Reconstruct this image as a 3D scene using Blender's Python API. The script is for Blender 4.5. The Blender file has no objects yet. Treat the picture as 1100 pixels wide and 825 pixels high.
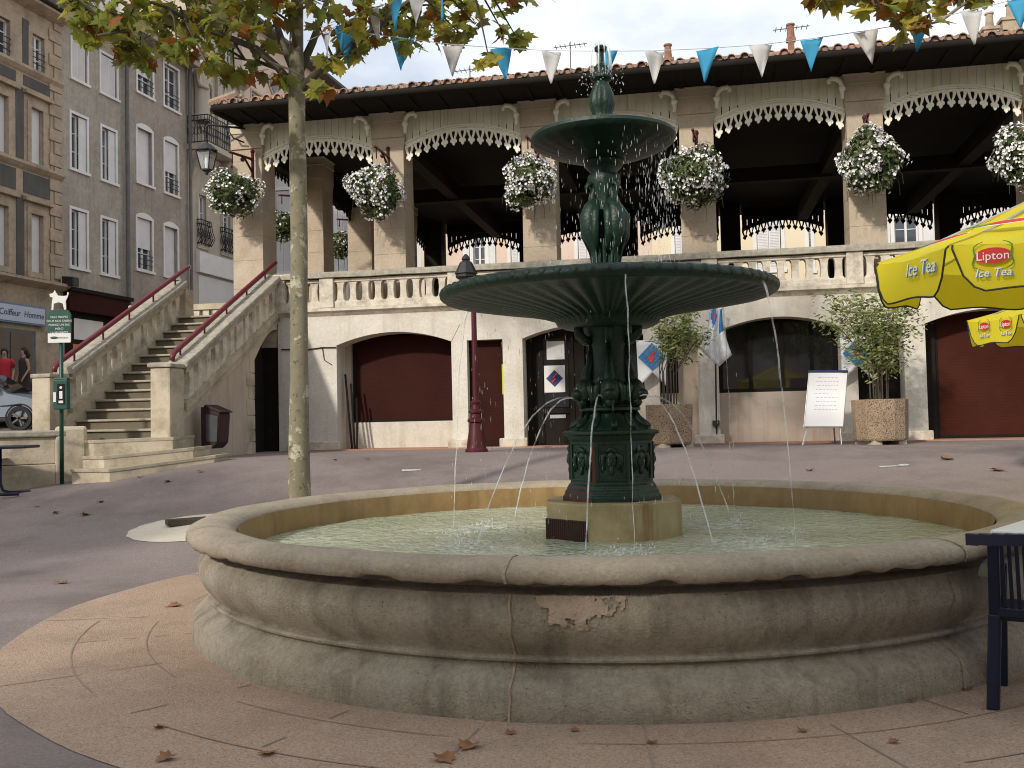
import bpy, bmesh, math, random
from mathutils import Vector, Matrix, noise
random.seed(7)
R = math.radians
scene = bpy.context.scene
COL = scene.collection
W, H = 1100.0, 825.0
FOC, PITCH, ROLL, CAMZ = 1050.0, .036, .022, 1.4

# ------------------------------------------------------------------ survey helpers
def ray(px, py):
    u = (px - W/2)/FOC; v = -(py - H/2)/FOC
    c, s = math.cos(ROLL), math.sin(ROLL)
    u, v = u*c + v*s, -u*s + v*c
    cp, sp = math.cos(PITCH), math.sin(PITCH)
    return Vector((u, cp - v*sp, sp + v*cp))
def at(px, py, Y):
    d = ray(px, py); return Vector((0, 0, CAMZ)) + d*(Y/d.y)
def gz(x, y):
    w = min(1, max(0, (y - 12.5)/3)); w = w*w*(3 - 2*w)
    g2 = 1.4 + 1.15*min(0, x + 4.85)
    t = .1*(y + .25*x*(1 - w) + g2*w - 9)
    if t <= 0: return 0.0
    k = .84
    # smooth limit
    return min(t, k) if abs(t-k) > .06 else k - (k+.06-t)**2/(4*.06)
def on_ground(px, py):
    d = ray(px, py); t = 1.0
    while t < 70:
        q = Vector((0, 0, CAMZ)) + d*t
        if q.z <= gz(q.x, q.y): return q
        t += .01
    return q
class Frame:
    def __init__(s, o, ang):
        s.o = Vector(o); s.ang = ang
        s.e = Vector((math.cos(ang), math.sin(ang), 0)); s.n = Vector((-math.sin(ang), math.cos(ang), 0))
    def px(s, px, py, yl=0):
        d = ray(px, py); p0 = s.o + s.n*yl; c = Vector((0, 0, CAMZ))
        t = (p0 - c).dot(s.n)/d.dot(s.n); q = c + d*t - s.o
        return q.dot(s.e), q.z
    def w(s, x, y, z): return s.o + s.e*x + s.n*y + Vector((0, 0, z))
HALL = Frame((-5.954, 21., 0), -.187)
STREET = Frame((-14.66, 25.13, 0), R(90) - math.atan(250/1050))
BACK = Frame(HALL.w(0, 19, 0), -.187)

# ------------------------------------------------------------------ mesh builder
class MB:
    def __init__(s): s.v = []; s.f = []; s.m = []
    def add(s, vs, fs, m=0):
        b = len(s.v); s.v += [tuple(v) for v in vs]
        for f in fs: s.f.append([i + b for i in f]); s.m.append(m)
        return s
    def box(s, x0, x1, y0, y1, z0, z1, m=0, M=None):
        vs = [Vector((x, y, z)) for x in (x0, x1) for y in (y0, y1) for z in (z0, z1)]
        if M: vs = [M @ v for v in vs]
        return s.add(vs, [(0,1,3,2), (4,6,7,5), (0,4,5,1), (2,3,7,6), (0,2,6,4), (1,5,7,3)], m)
    def prism(s, pts, y0, y1, m=0, M=None, axis='y'):
        n = len(pts)
        def mk(p, y):
            v = {'y': Vector((p[0], y, p[1])), 'z': Vector((p[0], p[1], y)), 'x': Vector((y, p[0], p[1]))}[axis]
            return M @ v if M else v
        vs = [mk(p, y0) for p in pts] + [mk(p, y1) for p in pts]
        fs = [list(range(n)), list(range(2*n - 1, n - 1, -1))]
        fs += [(i, i + n, (i + 1) % n + n, (i + 1) % n) for i in range(n)]
        return s.add(vs, fs, m)
    def tube(s, pts, rad, n=8, m=0, cap=True):
        pts = [Vector(p) for p in pts]
        if not isinstance(rad, (list, tuple)): rad = [rad]*len(pts)
        base = len(s.v); prev = None
        for i, p in enumerate(pts):
            t = (pts[min(i + 1, len(pts) - 1)] - pts[max(i - 1, 0)])
            if t.length < 1e-9: t = Vector((0, 0, 1))
            t.normalize()
            if prev is None:
                a = Vector((0, 0, 1)) if abs(t.z) < .9 else Vector((1, 0, 0))
                x = t.cross(a).normalized()
            else:
                x = prev - t*prev.dot(t)
                x = x.normalized() if x.length > 1e-6 else t.orthogonal().normalized()
            prev = x; y = t.cross(x)
            for k in range(n):
                a = 2*math.pi*k/n
                s.v.append(tuple(p + (x*math.cos(a) + y*math.sin(a))*rad[i]))
        for i in range(len(pts) - 1):
            for k in range(n):
                a = base + i*n + k; b = base + i*n + (k + 1) % n
                s.f.append([a, b, b + n, a + n]); s.m.append(m)
        if cap:
            s.f.append([base + k for k in range(n)][::-1]); s.m.append(m)
            e = base + (len(pts) - 1)*n
            s.f.append([e + k for k in range(n)]); s.m.append(m)
        return s
    def lathe(s, prof, n=32, c=(0, 0, 0), m=0, rf=None, a0=0, a1=2*math.pi):
        base = len(s.v); full = abs(a1 - a0 - 2*math.pi) < 1e-6
        k_n = n if full else n + 1
        for j, (r, z) in enumerate(prof):
            for k in range(k_n):
                a = a0 + (a1 - a0)*k/n
                rr = r if rf is None else rf(r, z, a, j)
                zz = z
                if isinstance(rr, tuple): rr, zz = rr
                s.v.append((c[0] + rr*math.cos(a), c[1] + rr*math.sin(a), c[2] + zz))
        for j in range(len(prof) - 1):
            for k in range(n):
                a = base + j*k_n + k; b = base + j*k_n + (k + 1) % k_n
                s.f.append([a, b, b + k_n, a + k_n]); s.m.append(m)
        return s
    def disc(s, r, z, n=32, c=(0, 0), m=0):
        return s.add([(c[0] + r*math.cos(2*math.pi*k/n), c[1] + r*math.sin(2*math.pi*k/n), z) for k in range(n)], [list(range(n))], m)
    def sphere(s, c, r, nu=12, nv=8, m=0, sc=(1, 1, 1), M=None):
        base = len(s.v); c = Vector(c)
        def p(v):
            v = Vector((v[0]*sc[0], v[1]*sc[1], v[2]*sc[2]))*r
            if M: v = M @ v
            return tuple(c + v)
        s.v.append(p((0, 0, 1)))
        for j in range(1, nv):
            t = math.pi*j/nv
            for k in range(nu):
                a = 2*math.pi*k/nu
                s.v.append(p((math.sin(t)*math.cos(a), math.sin(t)*math.sin(a), math.cos(t))))
        s.v.append(p((0, 0, -1))); last = len(s.v) - 1
        for k in range(nu):
            s.f.append([base, base + 1 + k, base + 1 + (k + 1) % nu]); s.m.append(m)
            e = base + 1 + (nv - 2)*nu
            s.f.append([last, e + (k + 1) % nu, e + k]); s.m.append(m)
        for j in range(nv - 2):
            for k in range(nu):
                a = base + 1 + j*nu + k; b = base + 1 + j*nu + (k + 1) % nu
                s.f.append([a, a + nu, b + nu, b]); s.m.append(m)
        return s
    def build(s, name, mats, parent=None, smooth=False, bevel=0, loc=None, wobble=0, wscale=3):
        me = bpy.data.meshes.new(name)
        v = s.v
        if wobble:
            v = [tuple(Vector(p) + noise.noise_vector(Vector(p)*wscale)*wobble) for p in v]
        me.from_pydata(v, [], s.f)
        if not isinstance(mats, (list, tuple)): mats = [mats]
        for m in mats: me.materials.append(m)
        if len(mats) > 1: me.polygons.foreach_set('material_index', s.m)
        bm = bmesh.new(); bm.from_mesh(me)
        bmesh.ops.recalc_face_normals(bm, faces=bm.faces)
        bm.to_mesh(me); bm.free()
        if smooth:
            me.polygons.foreach_set('use_smooth', [True]*len(me.polygons))
            if smooth != 'all':
                try: me.set_sharp_from_angle(angle=R(40))
                except Exception: pass
        o = bpy.data.objects.new(name, me); COL.objects.link(o)
        if parent: o.parent = parent
        if loc: o.location = loc
        if bevel:
            b = o.modifiers.new('bevel', 'BEVEL'); b.width = bevel; b.segments = 2; b.limit_method = 'ANGLE'; b.angle_limit = R(40)
        return o
def tag(o, label=None, cat=None, group=None, kind=None):
    if label: o['label'] = label
    if cat: o['category'] = cat
    if group: o['group'] = group
    if kind: o['kind'] = kind
    return o
def thing(name, label, cat, loc=(0, 0, 0), rz=0, group=None):
    o = bpy.data.objects.new(name, None); COL.objects.link(o)
    o.location = loc; o.rotation_euler = (0, 0, rz); o.empty_display_size = .2
    return tag(o, label, cat, group)
def copy_tree(o, parent=None):
    c = o.copy(); COL.objects.link(c)
    if parent: c.parent = parent
    for ch in list(o.children): copy_tree(ch, c)
    return c
def text(name, body, size, mt, parent, M, extrude=.002, align='CENTER', shear=0, sx=1):
    cu = bpy.data.curves.new(name, 'FONT'); cu.body = body; cu.size = size; cu.extrude = extrude
    cu.align_x = align; cu.align_y = 'CENTER'; cu.shear = shear; cu.resolution_u = 2
    tmp = bpy.data.objects.new(name, cu); COL.objects.link(tmp)
    dg = bpy.context.evaluated_depsgraph_get()
    me = bpy.data.meshes.new_from_object(tmp.evaluated_get(dg))
    bpy.data.objects.remove(tmp)
    me.materials.clear(); me.materials.append(mt)
    me.transform(M @ Matrix.Diagonal((sx, 1, 1, 1)))
    o = bpy.data.objects.new(name, me); COL.objects.link(o); o.parent = parent
    return o
VERT = Matrix.Rotation(R(90), 4, 'X')      # text standing up, facing -y

# ------------------------------------------------------------------ materials
def mat(name, c1, c2=None, scale=3, rough=.8, bump=0, bscale=40, metal=0, streak=None, sfac=.6, speck=None, spscale=200, spthr=.62,
        detail=6, trans=0, spec=.4, dirt=None, dscale=1.2, dthr=(.5, .68), dfac=.7, grain=None):
    m = bpy.data.materials.new(name); m.use_nodes = True
    nt = m.node_tree; N = nt.nodes; L = nt.links
    b = N['Principled BSDF']; b.inputs['Roughness'].default_value = rough; b.inputs['Metallic'].default_value = metal
    b.inputs['Specular IOR Level'].default_value = spec
    tc = N.new('ShaderNodeTexCoord'); co = tc.outputs['Object']
    def nz(sc, det=detail, vec=None, rgh=.6):
        n = N.new('ShaderNodeTexNoise'); n.inputs['Scale'].default_value = sc; n.inputs['Detail'].default_value = det
        n.inputs['Roughness'].default_value = rgh
        L.new(vec or co, n.inputs['Vector']); return n.outputs['Fac']
    def ramp(fac, lo, hi):
        r = N.new('ShaderNodeMapRange'); r.inputs[1].default_value = lo; r.inputs[2].default_value = hi
        L.new(fac, r.inputs[0]); return r.outputs[0]
    def mix(fac, a, bb):
        x = N.new('ShaderNodeMix'); x.data_type = 'RGBA'
        for i, q in ((6, a), (7, bb)):
            if isinstance(q, (tuple, list)): x.inputs[i].default_value = (*q, 1)
            else: L.new(q, x.inputs[i])
        if isinstance(fac, (int, float)): x.inputs[0].default_value = fac
        else: L.new(fac, x.inputs[0])
        return x.outputs[2]
    def mul(a, k):
        x = N.new('ShaderNodeMath'); x.operation = 'MULTIPLY'; L.new(a, x.inputs[0]); x.inputs[1].default_value = k; return x.outputs[0]
    c = c1
    if c2: c = mix(ramp(nz(scale), .35, .65), c1, c2)
    if dirt: c = mix(mul(ramp(nz(dscale, 8, rgh=.7), *dthr), dfac), c if not isinstance(c, tuple) else c, dirt)
    if streak:
        mp = N.new('ShaderNodeMapping'); mp.inputs['Scale'].default_value = (5, 5, .35); L.new(co, mp.inputs['Vector'])
        c = mix(mul(ramp(nz(1.0, 6, mp.outputs[0], .65), .5, .72), sfac), c, streak)
    if speck:
        c = mix(ramp(nz(spscale, 2), spthr, spthr + .06), c, speck)
    if grain:
        g = N.new('ShaderNodeMapRange'); g.inputs[1].default_value = .3; g.inputs[2].default_value = .7; g.inputs[3].default_value = 1 - grain[1]; g.inputs[4].default_value = 1 + grain[1]
        L.new(nz(grain[0], 5, rgh=.75), g.inputs[0])
        v = N.new('ShaderNodeVectorMath'); v.operation = 'SCALE'
        if isinstance(c, tuple): v.inputs[0].default_value = c
        else: L.new(c, v.inputs[0])
        L.new(g.outputs[0], v.inputs['Scale']); c = v.outputs[0]
    if isinstance(c, tuple): b.inputs['Base Color'].default_value = (*c, 1)
    else: L.new(c, b.inputs['Base Color'])
    if bump:
        bp = N.new('ShaderNodeBump'); bp.inputs['Strength'].default_value = bump; bp.inputs['Distance'].default_value = .02
        L.new(nz(bscale, 8), bp.inputs['Height']); L.new(bp.outputs[0], b.inputs['Normal'])
    if trans:
        t = N.new('ShaderNodeBsdfTranslucent'); ms = N.new('ShaderNodeMixShader'); ms.inputs[0].default_value = trans
        if isinstance(c, tuple): t.inputs['Color'].default_value = (*[min(1, q*1.3) for q in c], 1)
        else: L.new(c, t.inputs['Color'])
        L.new(b.outputs[0], ms.inputs[1]); L.new(t.outputs[0], ms.inputs[2])
        L.new(ms.outputs[0], N['Material Output'].inputs['Surface'])
    return m
M = {}
M['asphalt'] = mat('asphalt', (.215, .170, .158), (.26, .212, .198), scale=.35, rough=.85, bump=.5, bscale=90, speck=(.30, .26, .24), spscale=150, spthr=.66, dirt=(.13, .105, .095), dscale=.45, dthr=(.50, .64), dfac=.6, grain=(45, .28))
M['paving'] = mat('aggregate paving', (.44, .31, .22), (.50, .365, .27), scale=.9, rough=.9, bump=.8, bscale=110, speck=(.19, .13, .10), spscale=120, spthr=.60, dirt=(.27, .195, .145), dscale=1.1, dfac=.6, grain=(70, .30))
M['joint'] = mat('mortar joint', (.24, .18, .135), (.33, .25, .19), scale=6)
M['pool_stone'] = mat('fountain stone', (.36, .31, .235), (.45, .40, .315), scale=3.2, rough=.9, bump=1.0, bscale=85, streak=(.15, .13, .095), sfac=.75, dirt=(.24, .20, .145), dscale=6, dthr=(.50, .66), dfac=.45, speck=(.13, .105, .075), spscale=75, spthr=.66, grain=(38, .22))
M['pool_rim'] = mat('fountain rim stone', (.38, .32, .24), (.32, .27, .20), scale=3.2, rough=.85, bump=.45, bscale=60, dirt=(.22, .175, .12), dscale=4, dfac=.55, speck=(.14, .11, .08), spscale=80, spthr=.66, grain=(40, .22))
M['ochre'] = mat('wet ochre lining', (.26, .165, .065), (.33, .22, .10), scale=5, rough=.5, streak=(.17, .10, .04))
M['patch'] = mat('flaked patch', (.50, .40, .30), (.38, .29, .21), scale=12, rough=.95, bump=.9, bscale=50)
M['iron'] = mat('green cast iron', (.006, .021, .014), (.011, .034, .023), scale=6, rough=.42, bump=.35, bscale=30, streak=(.024, .026, .012), sfac=.6, spec=.35)
M['iron_rust'] = mat('rusty iron', (.075, .014, .010), (.035, .018, .012), scale=8, rough=.6, bump=.3)
M['plinth'] = mat('plinth stone', (.40, .33, .19), (.30, .245, .13), scale=4, rough=.7, streak=(.17, .075, .02), sfac=.95, bump=.2, dirt=(.20, .16, .07), dscale=2.5, dfac=.6)
M['grille'] = mat('grille', (.035, .027, .02), (.06, .04, .025), scale=20, rough=.7)
M['render'] = mat('limewash', (.57, .53, .455), (.65, .61, .535), scale=1.6, rough=.9, bump=.35, bscale=22, streak=(.40, .35, .27), sfac=.55, dirt=(.42, .35, .26), dscale=1.0, dthr=(.54, .72), dfac=.6, grain=(16, .12))
M['balu'] = mat('weathered limestone', (.56, .50, .41), (.66, .60, .50), scale=3, rough=.9, bump=.4, bscale=30, dirt=(.26, .22, .165), dscale=3.2, dthr=(.47, .64), dfac=.75)
M['stair'] = mat('stair stone', (.44, .38, .28), (.53, .46, .35), scale=2.5, rough=.9, bump=.35, bscale=30, dirt=(.22, .185, .135), dscale=2.2, dthr=(.45, .65), dfac=.75)
M['stairwall'] = mat('stained render', (.44, .36, .29), (.50, .43, .35), scale=1.5, rough=.92, bump=.3, bscale=20, streak=(.30, .22, .16), sfac=.6)
M['capstone'] = mat('lichened capping', (.27, .25, .20), (.42, .38, .31), scale=9, rough=.95, bump=.6, bscale=40)
M['sand'] = mat('sandstone', (.43, .35, .26), (.49, .41, .315), scale=1.8, rough=.9, bump=.25, bscale=40, dirt=(.33, .26, .19), dscale=1.7, dfac=.6, grain=(22, .15))
M['capital'] = mat('painted capital', (.56, .51, .40), (.50, .45, .35), scale=3, rough=.8, bump=.2)
M['valance'] = mat('cream boards', (.74, .73, .58), (.78, .77, .64), scale=3, rough=.75, streak=(.52, .50, .38), sfac=.6)
M['fringe'] = mat('cream fretwork', (.84, .82, .69), (.80, .77, .64), scale=6, rough=.7)
M['darkwood_shade'] = mat('dark timber and painted shade', (.010, .008, .006), (.016, .012, .009), scale=3, rough=.85, bump=.2, spec=.2)  # real dark timber, also shade painted on the rear row and passage
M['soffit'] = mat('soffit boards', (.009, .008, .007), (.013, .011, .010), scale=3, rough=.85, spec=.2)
M['tile'] = mat('roof tile', (.36, .25, .185), (.40, .215, .145), scale=1.3, rough=.95, bump=.3, dirt=(.20, .17, .145), dscale=2.2, dthr=(.42, .6), dfac=.8)
M['maroon'] = mat('maroon paint', (.125, .016, .024), (.15, .022, .03), scale=5, rough=.42)
M['maroon_dark'] = mat('dark maroon paint', (.060, .009, .012), (.075, .012, .015), scale=5, rough=.42, spec=.3)
M['shutter'] = mat('maroon shutter', (.028, .006, .004), (.038, .0085, .0055), scale=1.2, rough=.7, spec=.12)
M['shutter2'] = mat('red brown shutter', (.040, .009, .005), (.060, .015, .008), scale=1.0, rough=.7, spec=.12)
M['grey_render'] = mat('grey render', (.30, .265, .22), (.37, .33, .275), scale=.9, rough=.95, bump=.5, bscale=9, streak=(.155, .13, .10), sfac=.6, dirt=(.42, .375, .31), dscale=.8, dthr=(.48, .66), dfac=.7, grain=(6, .2))
M['grey_render2'] = mat('brown grey render', (.275, .238, .198), (.335, .295, .245), scale=.8, rough=.95, bump=.5, bscale=9, streak=(.145, .12, .095), sfac=.6, dirt=(.39, .345, .29), dscale=.8, dthr=(.5, .68), dfac=.6, grain=(6, .2))
M['tan_stone'] = mat('tan stone', (.41, .325, .235), (.33, .265, .19), scale=1.2, rough=.92, bump=.3, bscale=18, dirt=(.2, .16, .12), dscale=1.2, grain=(8, .2))
M['slate'] = mat('dark render panel', (.075, .072, .068), (.10, .095, .085), scale=1.5, rough=.9, streak=(.14, .13, .115))
M['ornate'] = mat('pale carved stone', (.40, .35, .28), (.47, .42, .34), scale=1.5, rough=.9, bump=.4, bscale=12, streak=(.24, .2, .16))
M['win_white'] = mat('white window paint', (.62, .61, .59), (.70, .69, .66), scale=2, rough=.6)
M['shut_white'] = mat('white shutters', (.58, .57, .56), (.65, .64, .63), scale=2, rough=.7)
M['glass'] = mat('window glass', (.035, .045, .06), (.05, .06, .08), scale=1, rough=.06, spec=.8)
M['darkglass'] = mat('dark glazing', (.012, .012, .014), (.02, .02, .022), scale=1, rough=.04, spec=.7)
M['black_iron'] = mat('black iron', (.015, .015, .016), (.022, .021, .02), scale=8, rough=.5)
M['leadgrey'] = mat('zinc pipe', (.10, .10, .10), (.14, .135, .13), scale=4, rough=.6)
M['pink_house'] = mat('pink render', (.60, .46, .36), (.66, .53, .43), scale=1, rough=.9)
M['yellow_house'] = mat('yellow render', (.66, .56, .38), (.70, .61, .44), scale=1, rough=.9)
M['pale_house'] = mat('pale render', (.55, .54, .52), (.63, .62, .60), scale=1, rough=.9)
M['brick'] = mat('chimney brick', (.20, .095, .065), (.27, .15, .105), scale=6, rough=.9)
M['bark'] = mat('plane bark', (.17, .155, .10), (.225, .20, .135), scale=5, rough=.85, bump=.3, bscale=14, dirt=(.43, .41, .30), dscale=5.5, dthr=(.55, .60), dfac=.95, speck=(.10, .095, .065), spscale=14, spthr=.62)
M['pale_disc'] = mat('pale disc', (.58, .51, .41), (.66, .59, .48), scale=3, rough=.92, bump=.3, bscale=60, grain=(60, .15))
M['limb'] = mat('limb bark', (.085, .075, .05), (.13, .115, .08), scale=5, rough=.9, bump=.3)
M['twig'] = mat('twig bark', (.05, .042, .03), (.08, .065, .045), scale=6, rough=.9)
LEAF = [mat('leaf olive', (.29, .30, .05), (.35, .34, .07), scale=3, rough=.6, trans=.6),
        mat('leaf green', (.18, .23, .045), (.25, .29, .065), scale=3, rough=.6, trans=.6),
        mat('leaf yellow', (.55, .45, .06), (.45, .39, .07), scale=4, rough=.6, trans=.6),
        mat('leaf rust', (.30, .105, .022), (.22, .09, .025), scale=4, rough=.7, trans=.4),
        mat('leaf dull', (.22, .19, .06), (.16, .16, .05), scale=4, rough=.6, trans=.4)]
M['dryleaf'] = mat('dry leaf', (.30, .145, .065), (.19, .085, .04), scale=14, rough=.85, bump=.3)
M['fol'] = [mat('basket leaves', (.055, .085, .03), (.09, .12, .04), scale=8, rough=.6, trans=.3), mat('basket leaves light', (.14, .17, .07), (.11, .14, .05), scale=8, rough=.6, trans=.3)]
M['blossom'] = mat('white petals', (.80, .80, .77), rough=.7)
M['blossom2'] = mat('lilac petals', (.42, .38, .50), rough=.7)
M['aggregate'] = mat('pebble dash', (.30, .215, .145), (.38, .28, .195), scale=3, rough=.9, bump=1.0, bscale=60, speck=(.11, .075, .05), spscale=55, spthr=.53)
M['bamboo'] = [mat('bamboo leaf', (.28, .34, .10), (.36, .40, .14), scale=5, rough=.6, trans=.45), mat('bamboo leaf dark', (.07, .10, .03), (.11, .14, .04), scale=5, rough=.6, trans=.4),
               mat('bamboo leaf pale', (.40, .42, .24), (.33, .36, .18), scale=5, rough=.6, trans=.4)]
M['paper'] = mat('white paper', (.80, .80, .80), rough=.7)
M['cloth'] = mat('white cloth', (.82, .83, .85), (.86, .87, .88), scale=3, rough=.85, trans=.2)
M['navy'] = mat('navy ink', (.02, .035, .12), rough=.6)
M['logo_blue'] = mat('logo blue', (.03, .15, .36), (.05, .22, .45), scale=9, rough=.6)
M['logo_red'] = mat('logo red', (.60, .05, .07), rough=.6)
M['alu'] = mat('aluminium', (.55, .55, .55), rough=.35, metal=.8)
M['yellow'] = mat('yellow canvas', (.86, .73, .03), (.90, .79, .05), scale=1.5, rough=.75, trans=.45)
M['trim'] = mat('black trim', (.02, .025, .03), rough=.7)
M['label_red'] = mat('label red', (.52, .03, .02), rough=.6)
M['label_blue'] = mat('label blue', (.10, .25, .42), rough=.6)
M['label_green'] = mat('label green', (.09, .26, .03), rough=.6)
M['pen_blue'] = mat('pennant blue', (.05, .36, .60), (.07, .42, .66), scale=6, rough=.7, trans=.35)
M['pen_white'] = mat('pennant grey white', (.66, .65, .64), (.72, .71, .70), scale=6, rough=.7, trans=.35)
M['plastic_blue'] = mat('blue plastic', (.0025, .006, .028), (.004, .009, .036), scale=3, rough=.38)
M['table_white'] = mat('white table', (.80, .80, .79), rough=.4)
M['sign_green'] = mat('sign green', (.008, .055, .040), (.010, .065, .048), scale=4, rough=.4)
M['silver'] = mat('silver paint', (.17, .20, .24), rough=.28, metal=.3)
M['rubber'] = mat('rubber', (.02, .02, .02), rough=.8)
M['skin'] = mat('skin', (.42, .24, .17), rough=.6)
M['hair'] = mat('dark hair', (.025, .016, .012), rough=.6)
M['red_top'] = mat('red cloth', (.50, .03, .05), rough=.85)
M['brown_dress'] = mat('brown cloth', (.045, .035, .03), rough=.9)
M['denim'] = mat('denim', (.04, .05, .08), rough=.9)
M['lime'] = mat('lime poster', (.45, .50, .03), rough=.6)
M['whitemark'] = mat('worn white paint', (.60, .60, .58), (.40, .38, .37), scale=14, rough=.8)
M['concrete'] = mat('pale concrete', (.46, .40, .31), (.52, .46, .37), scale=3, rough=.92, bump=.3, bscale=60)
M['orange'] = mat('shop orange', (.50, .20, .04), rough=.7)
M['terracotta'] = mat('threshold tiles', (.34, .17, .11), (.40, .22, .15), scale=4, rough=.8)

def water_mat():
    m = bpy.data.materials.new('pool water'); m.use_nodes = True; nt = m.node_tree; N = nt.nodes; L = nt.links
    b = N['Principled BSDF']; b.inputs['Roughness'].default_value = .09; b.inputs['IOR'].default_value = 1.33
    tc = N.new('ShaderNodeTexCoord')
    n1 = N.new('ShaderNodeTexNoise'); n1.inputs['Scale'].default_value = 1.1; n1.inputs['Detail'].default_value = 4
    n2 = N.new('ShaderNodeTexNoise'); n2.inputs['Scale'].default_value = 9; n2.inputs['Detail'].default_value = 5
    n3 = N.new('ShaderNodeTexNoise'); n3.inputs['Scale'].default_value = 26; n3.inputs['Detail'].default_value = 3
    for n in (n1, n2, n3): L.new(tc.outputs['Object'], n.inputs['Vector'])
    r = N.new('ShaderNodeValToRGB'); L.new(n1.outputs['Fac'], r.inputs[0])
    r.color_ramp.elements[0].position = .35; r.color_ramp.elements[0].color = (.34, .38, .25, 1)
    r.color_ramp.elements[1].position = .68; r.color_ramp.elements[1].color = (.47, .50, .37, 1)
    at_ = N.new('ShaderNodeAttribute'); at_.attribute_name = 'foam'
    fm = N.new('ShaderNodeMath'); fm.operation = 'MULTIPLY'; L.new(at_.outputs['Fac'], fm.inputs[0])
    fr = N.new('ShaderNodeMapRange'); fr.inputs[1].default_value = .46; fr.inputs[2].default_value = .62; fr.inputs[4].default_value = .8; L.new(n3.outputs['Fac'], fr.inputs[0]); L.new(fr.outputs[0], fm.inputs[1])
    fx = N.new('ShaderNodeMix'); fx.data_type = 'RGBA'; fx.inputs[7].default_value = (.72, .76, .74, 1); L.new(fm.outputs[0], fx.inputs[0]); L.new(r.outputs[0], fx.inputs[6])
    L.new(fx.outputs[2], b.inputs['Base Color'])
    a = N.new('ShaderNodeMath'); a.operation = 'MULTIPLY_ADD'; L.new(n3.outputs['Fac'], a.inputs[0]); a.inputs[1].default_value = .45; L.new(n2.outputs['Fac'], a.inputs[2])
    bp = N.new('ShaderNodeBump'); bp.inputs['Strength'].default_value = .75; bp.inputs['Distance'].default_value = .06
    L.new(a.outputs[0], bp.inputs['Height']); L.new(bp.outputs[0], b.inputs['Normal'])
    return m
M['water'] = water_mat()
def jet_mat():
    m = bpy.data.materials.new('falling water'); m.use_nodes = True; nt = m.node_tree; N = nt.nodes; L = nt.links
    b = N['Principled BSDF']; b.inputs['Base Color'].default_value = (.85, .88, .9, 1); b.inputs['Roughness'].default_value = .12
    t = N.new('ShaderNodeBsdfTransparent'); ms = N.new('ShaderNodeMixShader')
    tc = N.new('ShaderNodeTexCoord'); nz = N.new('ShaderNodeTexNoise'); nz.inputs['Scale'].default_value = 16
    mp = N.new('ShaderNodeMapping'); mp.inputs['Scale'].default_value = (1, 1, .5); L.new(tc.outputs['Object'], mp.inputs[0]); L.new(mp.outputs[0], nz.inputs['Vector'])
    r = N.new('ShaderNodeMapRange'); r.inputs[1].default_value = .38; r.inputs[2].default_value = .62; r.inputs[3].default_value = .10; r.inputs[4].default_value = .58
    L.new(nz.outputs['Fac'], r.inputs[0]); L.new(r.outputs[0], ms.inputs[0])
    L.new(t.outputs[0], ms.inputs[1]); L.new(b.outputs[0], ms.inputs[2]); L.new(ms.outputs[0], N['Material Output'].inputs['Surface'])
    return m
M['jet'] = jet_mat()

# ------------------------------------------------------------------ camera, world, sun
cam = bpy.data.cameras.new('camera'); co = bpy.data.objects.new('camera', cam); COL.objects.link(co); scene.camera = co
cam.sensor_fit = 'HORIZONTAL'; cam.sensor_width = 36; cam.lens = 36*FOC/W; cam.clip_end = 3000; cam.clip_start = .05
cp, sp = math.cos(PITCH), math.sin(PITCH); cr, sr = math.cos(ROLL), math.sin(ROLL)
V0 = Vector((0, -sp, cp)); X0 = Vector((1, 0, 0)); F0 = Vector((0, cp, sp))
Rv = X0*cr - V0*sr; Uv = X0*sr + V0*cr; Bv = -F0
co.matrix_world = Matrix(((Rv.x, Uv.x, Bv.x, 0), (Rv.y, Uv.y, Bv.y, 0), (Rv.z, Uv.z, Bv.z, CAMZ), (0, 0, 0, 1)))
SUN_EL = R(30); az_to = Vector((-.588, -.809, 0)).normalized()
to_sun = Vector((az_to.x*math.cos(SUN_EL), az_to.y*math.cos(SUN_EL), math.sin(SUN_EL)))
sl = bpy.data.lights.new('sun', 'SUN'); so = bpy.data.objects.new('sun', sl); COL.objects.link(so)
sl.energy = 2.6; sl.angle = R(3); sl.color = (1, .93, .82)
so.rotation_euler = to_sun.to_track_quat('Z', 'Y').to_euler(); so.location = (-20, -30, 30)
wd = bpy.data.worlds.new('World'); scene.world = wd; wd.use_nodes = True
nt = wd.node_tree; N = nt.nodes; L = nt.links
bg = N['Background']; bg.inputs['Strength'].default_value = .1
sky = N.new('ShaderNodeTexSky'); sky.sky_type = 'NISHITA'; sky.sun_disc = False
sky.sun_elevation = SUN_EL; sky.sun_rotation = math.atan2(to_sun.x, to_sun.y); sky.dust_density = 1.5
tc = N.new('ShaderNodeTexCoord'); mp = N.new('ShaderNodeMapping'); mp.inputs['Scale'].default_value = (1, 1, 2.6); mp.inputs['Location'].default_value = (.35, .1, 0)
L.new(tc.outputs['Generated'], mp.inputs[0])
cn = N.new('ShaderNodeTexNoise'); cn.inputs['Scale'].default_value = 2.6; cn.inputs['Detail'].default_value = 9; cn.inputs['Roughness'].default_value = .55
L.new(mp.outputs[0], cn.inputs['Vector'])
rp = N.new('ShaderNodeMapRange'); rp.inputs[1].default_value = .38; rp.inputs[2].default_value = .66; rp.inputs[3].default_value = .42; rp.inputs[4].default_value = 1
L.new(cn.outputs['Fac'], rp.inputs[0])
mx = N.new('ShaderNodeMix'); mx.data_type = 'RGBA'; L.new(rp.outputs[0], mx.inputs[0]); L.new(sky.outputs[0], mx.inputs[6]); mx.inputs[7].default_value = (10.2, 10.5, 11.0, 1)
L.new(mx.outputs[2], bg.inputs['Color'])
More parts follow.
